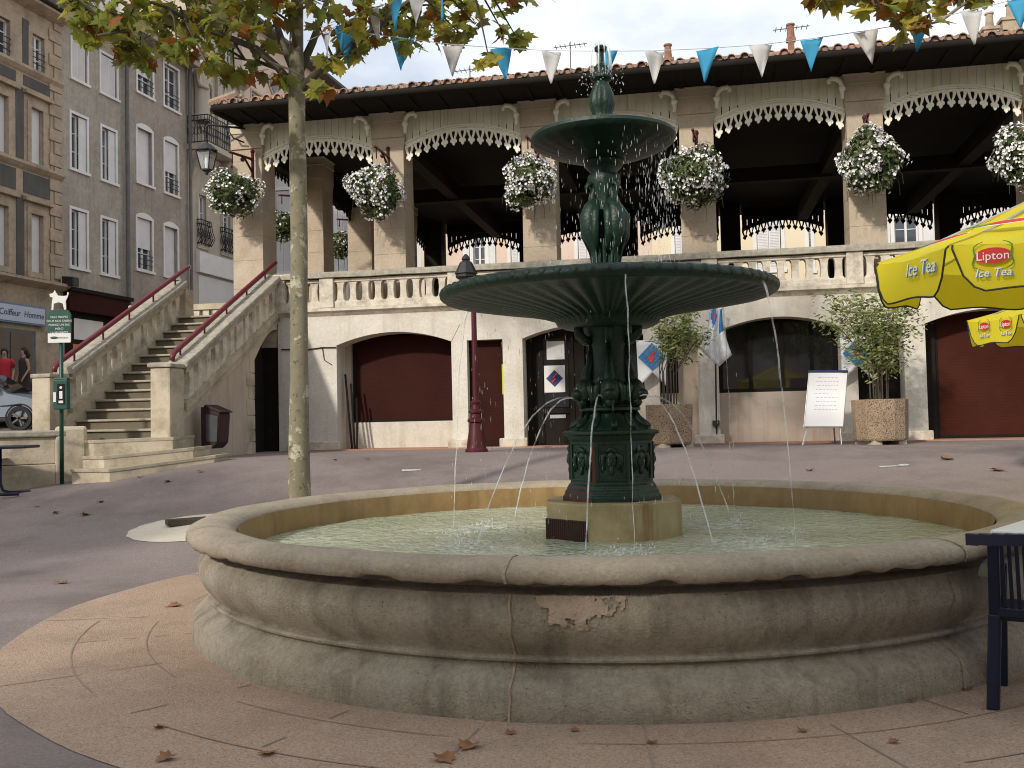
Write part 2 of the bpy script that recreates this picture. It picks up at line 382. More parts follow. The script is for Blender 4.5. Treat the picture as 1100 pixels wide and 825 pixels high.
vs = scene.view_settings; vs.view_transform = 'Standard'; vs.look = 'None'; vs.gamma = 1; vs.exposure = 0.32; vs.use_curve_mapping = False
scene.render.engine = 'CYCLES'
try:
    scene.cycles.max_bounces = 6; scene.cycles.transparent_max_bounces = 12; scene.cycles.caustics_reflective = False; scene.cycles.caustics_refractive = False
    scene.cycles.use_denoising = True; scene.cycles.filter_width = 1.05; scene.cycles.sample_clamp_indirect = 6
except Exception: pass

# ================================================================== ground
def sheet(name, mt, xs, ys, zf, kind='structure'):
    mb = MB(); n = len(ys)
    for x in xs:
        for y in ys: mb.v.append((x, y, zf(x, y)))
    for i in range(len(xs) - 1):
        for j in range(len(ys) - 1):
            mb.f.append([i*n + j, (i + 1)*n + j, (i + 1)*n + j + 1, i*n + j + 1]); mb.m.append(0)
    return tag(mb.build(name, mt, smooth='all'), kind=kind)
def frange(a, b, s):
    r = []
    while a < b - 1e-6: r.append(a); a += s
    return r + [b]
ax = [-900, -300, -100, -50, -30] + frange(-20, 30, .5) + [40, 60, 120, 300, 900]
ay = [-900, -200, -60, -20] + frange(-8, 24, .5) + [30, 50, 100, 300, 1200]
sheet('ground', M['asphalt'], ax, ay, lambda x, y: gz(x, y) if abs(x) < 35 and y < 40 else (.84 if y > 12 else 0))
PC = Vector((.72, 7.54, 0)); FC = Vector((.75, 7.54, 0))
# paving disc round the pool, cut in rings and slabs
mb = MB(); n = 128
rings = [2.9, 3.33, 3.77, 4.2]
def pz(x, y): return gz(x, y) + .004
for r in rings:
    for k in range(n):
        a = 2*math.pi*k/n; rr = r + (noise.noise(Vector((a*6, r, 0)))*.025 if r > 4 else 0)
        x, y = PC.x + rr*math.cos(a), PC.y + rr*math.sin(a); mb.v.append((x, y, pz(x, y)))
for j in range(3):
    for k in range(n):
        mb.f.append([j*n + k, j*n + (k + 1) % n, (j + 1)*n + (k + 1) % n, (j + 1)*n + k]); mb.m.append(0)
tag(mb.build('paving', M['paving'], smooth='all'), kind='structure')
# joints between the slabs
mb = MB()
def strip(p, q, w):
    d = (q - p).normalized(); s_ = Vector((-d.y, d.x, 0))*w/2
    vs_ = [p + s_, p - s_, q - s_, q + s_]
    mb.add([(v.x, v.y, gz(v.x, v.y) + .0075) for v in vs_], [(0, 1, 2, 3)])
for r, w in ((3.33, .006), (3.77, .009)):
    for k in range(180):
        a, b = 2*math.pi*k/180, 2*math.pi*(k + 1)/180
        if noise.noise(Vector((a*3, r, 3))) > .05: continue
        strip(PC + Vector((r*math.cos(a), r*math.sin(a), 0)), PC + Vector((r*math.cos(b), r*math.sin(b), 0)), w)
for i, k in enumerate(range(26)):
    a = 2*math.pi*(k + .3)/26 + random.uniform(-.02, .02)
    r0, r1 = (3.0, 4.18) if i % 2 else (3.0, 3.77)
    for s_ in range(8):
        ra, rb = r0 + (r1 - r0)*s_/8, r0 + (r1 - r0)*(s_ + 1)/8
        if noise.noise(Vector((a*7, s_*.55, 1))) > .0: continue
        strip(PC + Vector((ra*math.cos(a), ra*math.sin(a), 0)), PC + Vector((rb*math.cos(a), rb*math.sin(a), 0)), .010)
tag(mb.build('paving_joints', M['joint']), kind='structure')
# raised street behind the low wall on the left
def szz(x, y): return min(4.5, 1.25 + .145*(max(y, 19.5) - 21.5)) if y < 40 else 3.93
mb = MB()
ys = [14.6, 16, 18, 20, 22, 24, 26, 28, 30, 33, 36, 40, 50, 70]
for y in ys:
    xr = -7.5 + .19*(y - 16) - (.0 if y > 16 else .4); xr = min(xr, -3.2)
    for x in (-60, -30, -16, -12, -10, xr): mb.v.append((x, y + (0 if y > 15 else (-7.5 - x)*-.35), szz(x, y)))
for j in range(len(ys) - 1):
    for i in range(5):
        a = j*6 + i; mb.f.append([a, a + 1, a + 7, a + 6]); mb.m.append(0)
tag(mb.build('street', M['asphalt']), kind='structure')
# pavement along the shops with kerb
mb = MB()
for i in range(12):
    x0, x1 = -12 + i*5, -7 + i*5
    p = [STREET.w(x0, -1.6, 0), STREET.w(x1, -1.6, 0), STREET.w(x1, .05, 0), STREET.w(x0, .05, 0)]
    zz = [szz(0, q.y) for q in p]
    mb.add([(q.x, q.y, z + .13) for q, z in zip(p, zz)] + [(q.x, q.y, z - .3) for q, z in zip(p, zz)],
           [(0, 1, 2, 3), (0, 4, 5, 1), (1, 5, 6, 2), (2, 6, 7, 3), (3, 7, 4, 0)])
tag(mb.build('pavement', M['concrete']), kind='structure')
# pale disc set in the asphalt with a dark slot
c = Vector((-3.82, 11.82, 0)); mb = MB()
pts = [(c.x + .8*math.cos(2*math.pi*k/48)*(1 + .02*math.sin(k*2.1)), c.y + .8*math.sin(2*math.pi*k/48)) for k in range(48)]
mb.add([(x, y, gz(x, y) + .006) for x, y in pts], [list(range(48))])
tag(mb.build('concrete_surround', M['pale_disc']), kind='structure')
d = tag(MB().box(-.22, .26, -.07, .07, .0, .07).build('stump', M['twig'], wobble=.05, wscale=7), 'dark splintered stump in the pale round patch behind the basin', 'stump')
d.location = (-4.02, 12.0, gz(-4.02, 12.0)); d.rotation_euler = (.0, 0, .55)
# worn white marks on the asphalt
for px0, py0, px1, py1, w, lab in ((432, 505.5, 452, 505, .16, 0), (944, 501.5, 975, 500.5, .14, 0), (966, 500, 976, 499.5, .22, 0)):
    a, b = on_ground(px0, py0), on_ground(px1, py1); mb = MB(); d = (b - a); s_ = Vector((0, w/2, 0))
    mb.add([(v.x, v.y, gz(v.x, v.y) + .006 + (.004 if px0 > 960 else 0)) for v in (a - s_, b - s_*.4, b + s_*.4, a + s_*.5)], [(0, 1, 2, 3)])
    tag(mb.build('painted_mark', M['whitemark']), kind='structure')

# ================================================================== stone basin
BC = Vector((.67, 7.45, 0))
basin = thing('stone_basin', 'wide round stone basin of pale green water with weathered moulded wall', 'basin', BC)
basin.scale = (.957, .957, 1)
NS = 160
def rimr(r, z, a, j):
    return (r + noise.noise(Vector((math.cos(a)*5, math.sin(a)*5, j*.3)))*.008, z + noise.noise(Vector((math.cos(a)*4, math.sin(a)*4, 9 + j*.2)))*.006)
def rim_low(r, z, a, j):
    n_ = noise.noise(Vector((math.cos(a)*9, math.sin(a)*9, 2.5))); n2 = noise.noise(Vector((math.cos(a)*26, math.sin(a)*26, 5)))
    n3 = noise.noise(Vector((math.cos(a)*60, math.sin(a)*60, 8)))
    n_ = noise.noise(Vector((math.cos(a)*15, math.sin(a)*15, 2.5)))
    lift = max(0, n_ - .14)*.085 + max(0, n2 - .1)*.035 + max(0, n3)*.010
    if j <= 2: return (r - (.02*lift/.03 if j == 2 else 0), z + lift*(1 if j < 2 else .8))
    return rimr(r, z, a, j)
wall = [(3.08, -.05), (3.105, 0), (3.095, .135), (3.085, .15), (3.03, .19), (2.975, .225), (2.955, .245), (2.96, .252), (2.995, .256), (3.0, .268), (2.992, .278), (2.962, .284), (2.965, .296),
        (2.99, .32), (3.025, .36), (3.055, .41), (3.066, .455), (3.060, .50), (3.042, .545), (3.018, .575), (2.90, .592), (2.88, .66)]
MB().lathe(wall, NS, rf=lambda r, z, a, j: (r + noise.noise(Vector((math.cos(a)*7, math.sin(a)*7, z*6)))*.007, z)).build('basin_wall', M['pool_stone'], basin, smooth=True)
rim = [(2.86, .645), (3.10, .632), (3.130, .637), (3.142, .662), (3.14, .692), (3.118, .72), (3.07, .738), (3.0, .746), (2.92, .742), (2.86, .728), (2.81, .700), (2.795, .67)]
rimo = MB().lathe(rim, NS*3, rf=rim_low).build('rim', M['pool_rim'], basin, smooth='all')
MB().lathe([(2.79, .69), (2.775, .60), (2.78, .45), (2.78, .2)], 96).build('lining', M['ochre'], basin, smooth='all')
def seam(a, zs, w, mt, name):
    mb = MB(); rr = 0
    pts = []
    for r, z in zs:
        aa = a + noise.noise(Vector((z*14, a, 1)))*.004
        pts.append(Vector(((r)*math.cos(aa), (r)*math.sin(aa), z)))
    t = Vector((-math.sin(a), math.cos(a), 0))
    for i in range(len(pts) - 1):
        wa = w*(.6 + .8*abs(noise.noise(Vector((i*.9, a, 4))))); wb = w*(.6 + .8*abs(noise.noise(Vector((i*.9 + .9, a, 4)))))
        mb.add([pts[i] - t*wa, pts[i] + t*wa, pts[i + 1] + t*wb, pts[i + 1] - t*wb], [(0, 1, 2, 3)])
    return mb.build(name, mt, basin, smooth='all')
outer = [(r + .008, z) for r, z in wall[1:20]]
outer_rim = [(r + .006, z + .004) for r, z in rim[2:]]
def fine(zs, k=4):
    o = []
    for (a, b), (c_, d_) in zip(zs[:-1], zs[1:]):
        for i in range(k): o.append((a + (c_ - a)*i/k, b + (d_ - b)*i/k))
    return o + [zs[-1]]
def ang_at(px, py, r):
    q = on_ground(px, py); return math.atan2(q.y - PC.y, q.x - PC.x)
for pxy in ((550, 781), (1020, 733), (205, 690)):
    a = ang_at(*pxy, 3.07)
    seam(a, fine(outer), .007, M['patch'], 'mortar_seam'); seam(a, fine(outer_rim), .010, M['patch'], 'mortar_seam')
a = math.atan2(3.0, 1.2); seam(a, fine(outer_rim), .012, M['patch'], 'mortar_seam')
# flaked patch on the front of the wall
mb = MB(); a0 = ang_at(628, 781, 3.07); nu, nv = 60, 30
def wall_r(z):
    for (r0, z0), (r1, z1) in zip(wall[:-1], wall[1:]):
        if z0 <= z <= z1: return r0 + (r1 - r0)*(z - z0)/(z1 - z0)
    return 3.0
idx = {}
def pv(i, j):
    if (i, j) not in idx:
        u = i/nu*2 - 1; v = j/nv; z = .572 - v*.15
        aa = a0 + u*.088 + noise.noise(Vector((i*.5, j*.5, 0)))*.0012
        rr = wall_r(z) + .013 + noise.noise(Vector((i*.3, j*.3, 4)))*.004
        idx[(i, j)] = len(mb.v); mb.v.append((rr*math.cos(aa), rr*math.sin(aa), z + noise.noise(Vector((i*.5, j*.5, 7)))*.003))
    return idx[(i, j)]
for i in range(nu):
    for j in range(nv):
        u = (i + .5)/nu*2 - 1; v = (j + .5)/nv
        e_ = (u/.95)**2 + (v/ (.62 if abs(u) > .45 else .95))**2*.8 + noise.noise(Vector((u*4, v*3.5, 11)))*.75 + noise.noise(Vector((u*12, v*9, 2)))*.3
        if e_ > .72: continue
        mb.f.append([pv(i, j), pv(i + 1, j), pv(i + 1, j + 1), pv(i, j + 1)]); mb.m.append(0)
mb.build('flaked_patch', M['patch'], basin, smooth='all')
# water
mb = MB(); 
nr, na = 60, 96
imp = [Vector((FC.x + 1.18*math.cos(a), FC.y + 1.18*math.sin(a), 0)) for a in [R(25 + 60*k) for k in range(6)]]
mb.v.append((0, 0, .505))
for j in range(1, nr + 1):
    r = 2.785*j/nr
    for k in range(na):
        a = 2*math.pi*k/na; x, y = r*math.cos(a), r*math.sin(a)
        p = Vector((x + PC.x, y + PC.y, 0)); z = .505
        for q in imp:
            d_ = (p - q).length; z += .012*math.exp(-(d_/.35)**2)*math.cos(d_*34)
        z += noise.noise(Vector((x*5, y*5, 0)))*.009 + noise.noise(Vector((x*13, y*13, 3)))*.006
        mb.v.append((x, y, z))
for k in range(na): mb.f.append([0, 1 + k, 1 + (k + 1) % na]); mb.m.append(0)
for j in range(nr - 1):
    for k in range(na):
        a = 1 + j*na + k; b = 1 + j*na + (k + 1) % na; mb.f.append([a, b, b + na, a + na]); mb.m.append(0)
w_ = tag(mb.build('water', M['water'], smooth='all'), kind='structure'); w_.location = BC; w_.scale = (.957, .957, 1)
me = w_.data; fa = me.attributes.new('foam', 'FLOAT', 'POINT')
for i, v in enumerate(me.vertices):
    p = Vector((v.co.x + PC.x, v.co.y + PC.y, 0)); f_ = sum(math.exp(-((p - q).length/.42)**2) for q in imp)
    fa.data[i].value = f_

# ================================================================== cast iron fountain
fo = thing('cast_iron_fountain', 'tall dark green cast iron fountain with two tiered bowls in the middle of the basin', 'fountain', FC)
# stone plinth: octagon with grille
def octa(r, a0=R(22.5), n=8): return [(r*math.cos(a0 + 2*math.pi*k/n), r*math.sin(a0 + 2*math.pi*k/n)) for k in range(n)]
pl = MB().prism(octa(.545, R(20.3)), .2, .775, axis='z').build('plinth', M['plinth'], fo, bevel=.012)
# grille set on the front left face
pa, pb = Vector((*octa(.545, R(20.3))[4], 0)), Vector((*octa(.545, R(20.3))[5], 0))
dirv = (pb - pa).normalized(); nrm = Vector((dirv.y, -dirv.x, 0))
mb = MB(); mg = Matrix.Translation(pa + nrm*.004) @ Matrix(((dirv.x, nrm.x, 0, 0), (dirv.y, nrm.y, 0, 0), (0, 0, 1, 0), (0, 0, 0, 1)))
ln = (pb - pa).length
mb.box(.0, ln, 0, .003, .46, .655, M=mg)
g = mb.build('grille', M['grille'], pl)
mb = MB()
for i in range(20): mb.box(i*ln/20, i*ln/20 + .005, .004, .009, .46, .655, M=mg)
for i in range(10): mb.box(0, ln, .004, .010, .46 + i*.0205, .464 + i*.0205, M=mg)
mb.build('grille_bars', M['iron_rust'], pl)
# hexagonal pedestal
def hexl(prof, n=8, a0=R(-95.7 + 22.5)):
    mb = MB(); b = 0
    for r, z in prof:
        for k in range(n):
            a = a0 + 2*math.pi*k/n; mb.v.append((r*math.cos(a), r*math.sin(a), z))
    for j in range(len(prof) - 1):
        for k in range(n):
            mb.f.append([j*n + k, j*n + (k + 1) % n, (j + 1)*n + (k + 1) % n, (j + 1)*n + k]); mb.m.append(0)
    mb.f.append(list(range(n))[::-1]); mb.m.append(0)
    e = (len(prof) - 1)*n; mb.f.append([e + k for k in range(n)]); mb.m.append(0)
    return mb
ped = hexl([(.40, .775), (.40, .81), (.382, .825), (.38, .85), (.362, .865), (.36, .885), (.335, .905), (.335, 1.22), (.345, 1.235), (.365, 1.262), (.392, 1.272), (.392, 1.295), (.33, 1.305)]).build('pedestal', M['iron'], fo, bevel=.006)
mb = MB()
for k in range(8):
    a = R(-95.7) + k*math.pi/4; rr = .335*math.cos(math.pi/8) + .002
    Mx = Matrix.Translation((rr*math.cos(a), rr*math.sin(a), 1.08)) @ Matrix.Rotation(a, 4, 'Z')
    # moulded panel frame + relief mask
    for (y0, y1, z0, z1) in ((-.105, .105, .12, .130), (-.105, .105, -.150, -.14), (-.105, -.095, -.14, .12), (.095, .105, -.14, .12)):
        mb.box(0, .010, y0, y1, z0, z1, M=Mx)
    f = MB()
    f.sphere((0, 0, 0), .062, 14, 10, sc=(.42, .85, 1.1)); f.sphere((.026, 0, -.005), .014, 8, 6, sc=(1, .8, 1.9))
    for s_ in (-1, 1):
        f.sphere((.022, s_*.024, .016), .012, 8, 6, sc=(.7, 1.2, .7)); f.sphere((.012, s_*.03, .03), .016, 8, 6, sc=(.9, 1.6, .5))
        f.tube([(.0, s_*.04, .05), (.008, s_*.075, .03), (.006, s_*.082, -.02), (.004, s_*.06, -.07)], [.018, .022, .018, .008], 8)
        f.tube([(.0, s_*.09, .07), (.006, s_*.105, -.0), (.006, s_*.085, -.09)], [.006, .012, .006], 6)
    f.sphere((.02, 0, -.032), .014, 8, 6, sc=(.6, 1.7, .5)); f.sphere((.01, 0, -.075), .03, 8, 6, sc=(.5, .8, 1.2))
    f.tube([(0, -.05, .062), (.014, 0, .085), (0, .05, .062)], .02, 8)
    f.v = [tuple(Mx @ Vector((v[0]*.8, v[1]*.8, v[2]))) for v in f.v]
    f.build('relief_mask', M['iron'], ped, smooth='all')
mb.build('panel_moulding', M['iron'], ped)
mb = MB()
for k in (3,):
    a0_ = R(-95.7 - 67.5); a1_ = R(-95.7 - 22.5)
    p = [Vector((.363*math.cos(a), .363*math.sin(a), 0)) for a in (a0_, a1_)]
    mb.add([(*(p[0]*1.003).xy, .87), (*(p[1]*1.003).xy, .87), (*(p[1]*.99).xy, .885), (*(p[0]*.99).xy, .885)], [(0, 1, 2, 3)])
    mb.add([(*(p[0]*1.104).xy, .778), (*(p[1]*1.104).xy, .778), (*(p[1]*1.104).xy, .808), (*(p[0]*1.104).xy, .808)], [(0, 1, 2, 3)])
    mb.add([(*(p[0]*1.054).xy, .826), (*(p[1]*1.054).xy, .826), (*(p[1]*1.047).xy, .849), (*(p[0]*1.047).xy, .849)], [(0, 1, 2, 3)])
    e_ = Vector((math.cos(R(-95.7 - 22.5)), math.sin(R(-95.7 - 22.5)), 0))*.3375
    t_ = Vector((math.cos(R(-95.7 - 90)), math.sin(R(-95.7 - 90)), 0)); t2_ = Vector((math.cos(R(-140.7 - 90)), math.sin(R(-140.7 - 90)), 0))
    mb.add([(*e_.xy, .91), (*(e_ + t2_*.035).xy, .91), (*(e_ + t2_*.02).xy, 1.215), (*e_.xy, 1.215)], [(0, 1, 2, 3)])
    mb.add([(*e_.xy, .91), (*(e_ - t_*.02).xy, .91), (*(e_ - t_*.008).xy, 1.18), (*e_.xy, 1.215)], [(0, 1, 2, 3)])
mb.build('rust_stain', M['iron_rust'], ped)
# bell with leaves, body and stem
def lobes(n, amp, z0=-9, z1=9, ph=0):
    def f(r, z, a, j):
        k = amp if z0 < z < z1 else 0
        return r*(1 + k*math.cos(n*a + ph))
    return f
stem = [(.30, 1.30), (.295, 1.315), (.27, 1.335), (.235, 1.365), (.20, 1.40), (.185, 1.43), (.215, 1.445), (.235, 1.452), (.235, 1.47), (.20, 1.48), (.19, 1.50), (.205, 1.53), (.215, 1.57), (.20, 1.63), (.175, 1.70), (.160, 1.80), (.155, 1.92), (.165, 2.02), (.19, 2.07), (.21, 2.09), (.21, 2.11), (.17, 2.12), (.16, 2.16)]
st = MB().lathe(stem, 72, rf=lobes(12, .055, 1.31, 1.43)).build('stem', M['iron'], fo, smooth=True)
mb = MB()
for k in range(12):   # leaf tips lying on the bell
    a = 2*math.pi*k/12
    mb.tube([(math.cos(a)*r, math.sin(a)*r, z) for r, z in ((.205, 1.44), (.22, 1.395), (.25, 1.36), (.285, 1.335), (.30, 1.325), (.295, 1.312))], [.010, .022, .028, .028, .02, .008], 7)
mb.build('leaf_collar', M['iron'], st, smooth='all')
for k in range(6):    # spouting masks with shell and scroll
    a = R(25) + k*math.pi/3; f = MB()
    f.sphere((.215, 0, 1.60), .085, 14, 10, sc=(.9, .95, 1.1)); f.sphere((.275, 0, 1.575), .05, 10, 8, sc=(1.1, 1, .8))
    f.tube([(.26, 0, 1.555), (.31, 0, 1.55)], [.026, .02], 8)
    for s_ in (-1, 1):
        f.sphere((.262, s_*.036, 1.63), .02, 8, 6); f.tube([(.2, s_*.06, 1.67), (.225, s_*.095, 1.62), (.2, s_*.1, 1.54), (.2, s_*.07, 1.50)], [.02, .032, .028, .01], 7)
    f.tube([(.19, 0, 1.66), (.195, 0, 1.72), (.165, 0, 1.82), (.15, 0, 1.95)], [.06, .045, .03, .02], 8)
    f.tube([(.22, 0, 1.52), (.25, 0, 1.50), (.24, 0, 1.47)], [.05, .035, .012], 8)
    f.tube([(.15, 0, 1.98), (.21, 0, 2.0), (.265, 0, 2.045), (.27, 0, 2.085), (.235, 0, 2.095), (.225, 0, 2.06)], [.03, .034, .034, .03, .026, .016], 8)
    Mx = Matrix.Rotation(a, 4, 'Z'); f.v = [tuple(Mx @ Vector(v)) for v in f.v]
    f.build('spout_mask', M['iron'], st, smooth='all')
# lower bowl
def gad(r, z, a, j):
    k = 0
    if 3 <= j <= 9: k = abs(math.cos(24*a))**.6
    return (r + .006*noise.noise(Vector((math.cos(a)*4, math.sin(a)*4, j))), z - .030*k*(1 if 4 <= j <= 8 else .5) + (.012 if 3 <= j <= 9 else 0))
lowp = [(.14, 2.10), (.33, 2.105), (.385, 2.13), (.415, 2.18), (.425, 2.215), (.52, 2.245), (.72, 2.285), (.95, 2.32), (1.12, 2.345), (1.20, 2.355), (1.255, 2.352), (1.285, 2.375), (1.29, 2.40), (1.275, 2.43), (1.24, 2.447), (1.19, 2.44), (1.1, 2.41), (.7, 2.37), (.2, 2.36)]
lowp = [(r, z - (.045 if z > 2.2 else .02)) for r, z in lowp]
lb = MB().lathe(lowp, 216, rf=gad).build('lower_bowl', M['iron'], fo, smooth='all')
mb = MB()
for k in range(72):
    a = 2*math.pi*k/72; Mx = Matrix.Rotation(a, 4, 'Z')
    mb.sphere((0, 0, 0), .046, 8, 6, sc=(.75, 1.0, .92), M=None)
    b = mb.v[-(2 + 8*5):]; mb.v[-(2 + 8*5):] = [tuple(Mx @ (Vector(v) + Vector((1.262, 0, 2.357)))) for v in b]
mb.build('beaded_edge', M['iron'], lb, smooth='all')
# upper stem with wading birds
ups = [(.15, 2.36), (.17, 2.40), (.13, 2.44), (.10, 2.47), (.085, 2.55), (.08, 2.75), (.085, 3.0), (.10, 3.15), (.13, 3.22), (.125, 3.27), (.10, 3.30), (.14, 3.34), (.16, 3.38)]
us = MB().lathe(ups, 40, rf=lobes(8, .06, 2.47, 3.2)).build('upper_stem', M['iron'], fo, smooth='all')
for k in range(4):
    a = R(-60) + k*math.pi/2; f = MB()
    f.tube([(.085, 0, 2.46), (.095, 0, 2.56), (.12, 0, 2.66), (.155, 0, 2.74), (.17, 0, 2.82), (.145, 0, 2.92), (.10, 0, 2.99)], [.012, .022, .055, .085, .088, .066, .045], 12)
    f.tube([(.12, 0, 2.95), (.135, 0, 3.02), (.11, 0, 3.09), (.135, 0, 3.15), (.165, 0, 3.145), (.19, 0, 3.11), (.195, 0, 3.05)], [.044, .03, .022, .022, .028, .016, .005], 9)
    for s_ in (-1, 1):
        f.tube([(.13, s_*.07, 2.93), (.17, s_*.088, 2.83), (.165, s_*.08, 2.72), (.12, s_*.05, 2.6)], [.025, .042, .038, .01], 8)
        f.tube([(.13, s_*.03, 2.66), (.12, s_*.03, 2.52), (.14, s_*.035, 2.455)], [.018, .010, .014], 6)
    Mx = Matrix.Rotation(a, 4, 'Z'); f.v = [tuple(Mx @ Vector(v)) for v in f.v]
    f.v = [(v[0]*.86, v[1]*.86, 2.46 + (v[2] - 2.46)*1.33 if v[2] < 2.82 else 2.94 + (v[2] - 2.82)*.79) for v in f.v]
    f.build('bird_figure', M['iron'], us, smooth='all')
mb = MB()
for k in range(16):
    a = 2*math.pi*k/16 + .2
    mb.tube([(math.cos(a)*r, math.sin(a)*r, z) for r, z in ((.08, 2.40), (.092, 2.55), (.11 + .012*(k % 2), 2.70), (.14 + .012*(k % 2), 2.76))], [.012, .016, .016, .005], 6)
mb.build('reeds', M['iron'], us, smooth='all')
upp = [(.12, 3.37), (.16, 3.385), (.28, 3.42), (.42, 3.465), (.52, 3.51), (.55, 3.53), (.565, 3.555), (.56, 3.58), (.54, 3.59), (.5, 3.575), (.3, 3.545), (.06, 3.54)]
ub = MB().lathe(upp, 96, rf=lobes(24, .012, 3.40, 3.52)).build('upper_bowl', M['iron'], fo, smooth=True)
fin = [(.075, 3.54), (.09, 3.70), (.075, 3.73), (.072, 3.76), (.088, 3.80), (.098, 3.85), (.090, 3.91), (.066, 3.97), (.052, 4.01), (.062, 4.02), (.085, 4.035), (.088, 4.06), (.06, 4.075), (.05, 4.10), (.056, 4.13), (.04, 4.15), (.022, 4.16), (.022, 4.25), (.045, 4.26), (.05, 4.285), (.03, 4.30), (.01, 4.30)]
MB().lathe(fin, 48, rf=lobes(10, .06, 3.75, 3.98)).build('finial', M['iron'], fo, smooth=True)

# ------------------------------------------------------------------ water jets and drips
def arc(p0, v0, zend, n=14):
    g_ = 9.81; pts = []; 
    disc = v0.z**2 + 2*g_*(p0.z - zend); T = (v0.z + math.sqrt(disc))/g_
    for i in range(n + 1):
        t = T*i/n; pts.append(p0 + v0*t + Vector((0, 0, -.5*g_*t*t)))
    return pts
jl = ['far left jet arcing from the fountain stem towards the back of the basin', 'jet of water arching out to the left of the green stem', 'jet falling in front of the rusty corner of the pedestal beside the grille',
      'jet falling across the front right corner of the pedestal', 'jet arching out to the right of the green pedestal', 'jet hidden mostly behind the pedestal at the back']
angs = [R(145), R(205), R(265 - 12), R(325 - 14), R(25), R(85)]
labs = {0: 0, 1: 1, 2: 2, 3: 3, 4: 4, 5: 5}
for i, a in enumerate(angs):
    p0 = Vector((FC.x + .31*math.cos(a), FC.y + .31*math.sin(a), 1.55)); sp_ = 1.62 if i in (1, 4) else 1.25
    pts = arc(p0, Vector((math.cos(a)*sp_, math.sin(a)*sp_, .45)), .5)
    pts = [p + noise.noise_vector(p*9)*.008 for p in pts]
    mb = MB().tube(pts, [.0055 + .004*abs(noise.noise(Vector((j*.7, i, 0)))) for j in range(len(pts))], 6)
    tag(mb.build('water_jet', M['jet'], smooth='all'), jl[i], 'water jet', 'water jets from the fountain stem')
dl = ['stream dripping off the left edge of the large green bowl', 'stream dripping off the front of the large green bowl', 'stream falling from the right edge of the large bowl in front of the dark window',
      'thin stream falling from the right underside of the large bowl beside the hanging flag', 'stream at the back left of the large bowl in front of the lamp post', 'stream falling behind the bowl before the red brown door']
for i, (px, py, rr, zz) in enumerate(((503, 318, 0, 0), (672, 308, 0, 0), (818, 312, 0, 0), (776, 325, 0, 0))):
    d = ray(px, py); 
    # point on the bowl edge: circle r=1.27 round the axis, near side for the front drip, else by angle
    ux = (d.x/d.y); best = None
    for k in range(720):
        a = 2*math.pi*k/720; q = Vector((FC.x + 1.27*math.cos(a), FC.y + 1.27*math.sin(a), 2.32))
        near = q.y < FC.y
        if (i == 1) != near and i in (1, 3, 4, 5): continue
        e_ = abs(q.x/q.y - ux)
        if best is None or e_ < best[0]: best = (e_, a, q)
    a, q = best[1], best[2]; sp_ = .32 if i in (0, 2) else .12
    pts = arc(q, Vector((math.cos(a)*sp_, math.sin(a)*sp_, 0)), .5, 20)
    pts = [p + noise.noise_vector(p*7 + Vector((i, 0, 0)))*.012 for p in pts]
    mb = MB()
    mb.tube(pts, [(.009 if i in (0, 2) else .005)*(1 - .036*j) + .004*abs(noise.noise(Vector((j*.8, i, 5)))) for j in range(21)], 6)
    tag(mb.build('falling_stream', M['jet'], smooth='all'), dl[i], 'water stream', 'streams dripping off the large bowl')
# loose drops: nobody could count them
mb = MB(); rnd = random.Random(4)
def drop(p, l, w): mb.tube([p, p + Vector((0, 0, l*.5)), p + Vector((0, 0, l))], [w*.4, w, w*.3], 4)
for i in range(850):
    a = R(rnd.gauss(-20, 50)) if i % 4 else R(rnd.uniform(0, 360)); r = rnd.uniform(.40, .58)
    drop(FC + Vector((r*math.cos(a), r*math.sin(a), rnd.uniform(2.42, 3.5))), rnd.uniform(.012, .055), rnd.uniform(.0011, .0026))
for i in range(300):
    a = R(rnd.gauss(195, 40)) if i % 3 else R(rnd.uniform(0, 360)); r = rnd.uniform(.9, 1.25) if i % 2 else rnd.uniform(.4, .9)
    drop(FC + Vector((r*math.cos(a), r*math.sin(a), rnd.uniform(.55, 2.3))), rnd.uniform(.012, .055), rnd.uniform(.0011, .0026))
for i in range(150):
    a = rnd.uniform(0, 6.3); r = rnd.uniform(.04, .2); drop(FC + Vector((r*math.cos(a), r*math.sin(a), 4.02 + .22*math.exp(-r*14) + rnd.uniform(-.12, .05))), rnd.uniform(.006, .02), rnd.uniform(.002, .005))
for q in imp + [Vector((p_[0], p_[1], 0)) for p_ in ((-.5, 7.5), (2.0, 7.2), (.8, 6.3))]:
    for i in range(60):
        a = rnd.uniform(0, 6.3); r = abs(rnd.gauss(0, .12)); drop(Vector((q.x + r*math.cos(a), q.y + r*math.sin(a), .505 + abs(rnd.gauss(0, .03)))), rnd.uniform(.006, .02), rnd.uniform(.003, .007))
tag(mb.build('water_drops', M['jet'], smooth='all'), 'loose drops and splashes of water falling round the fountain bowls', 'water drops', kind='stuff')
mb = MB()
for k in range(10):
    a = 2*math.pi*k/10
    mb.tube([Vector((math.cos(a)*r, math.sin(a)*r, z)) for r, z in ((.02, 4.31), (.05, 4.32), (.07, 4.27), (.078, 4.18), (.082, 4.09))], [.006, .007, .007, .006, .004], 5)
o = tag(mb.build('bubbling_water', M['jet'], smooth='all'), 'water bubbling up over the topmost nozzle of the green fountain', 'water jet'); o.location = FC

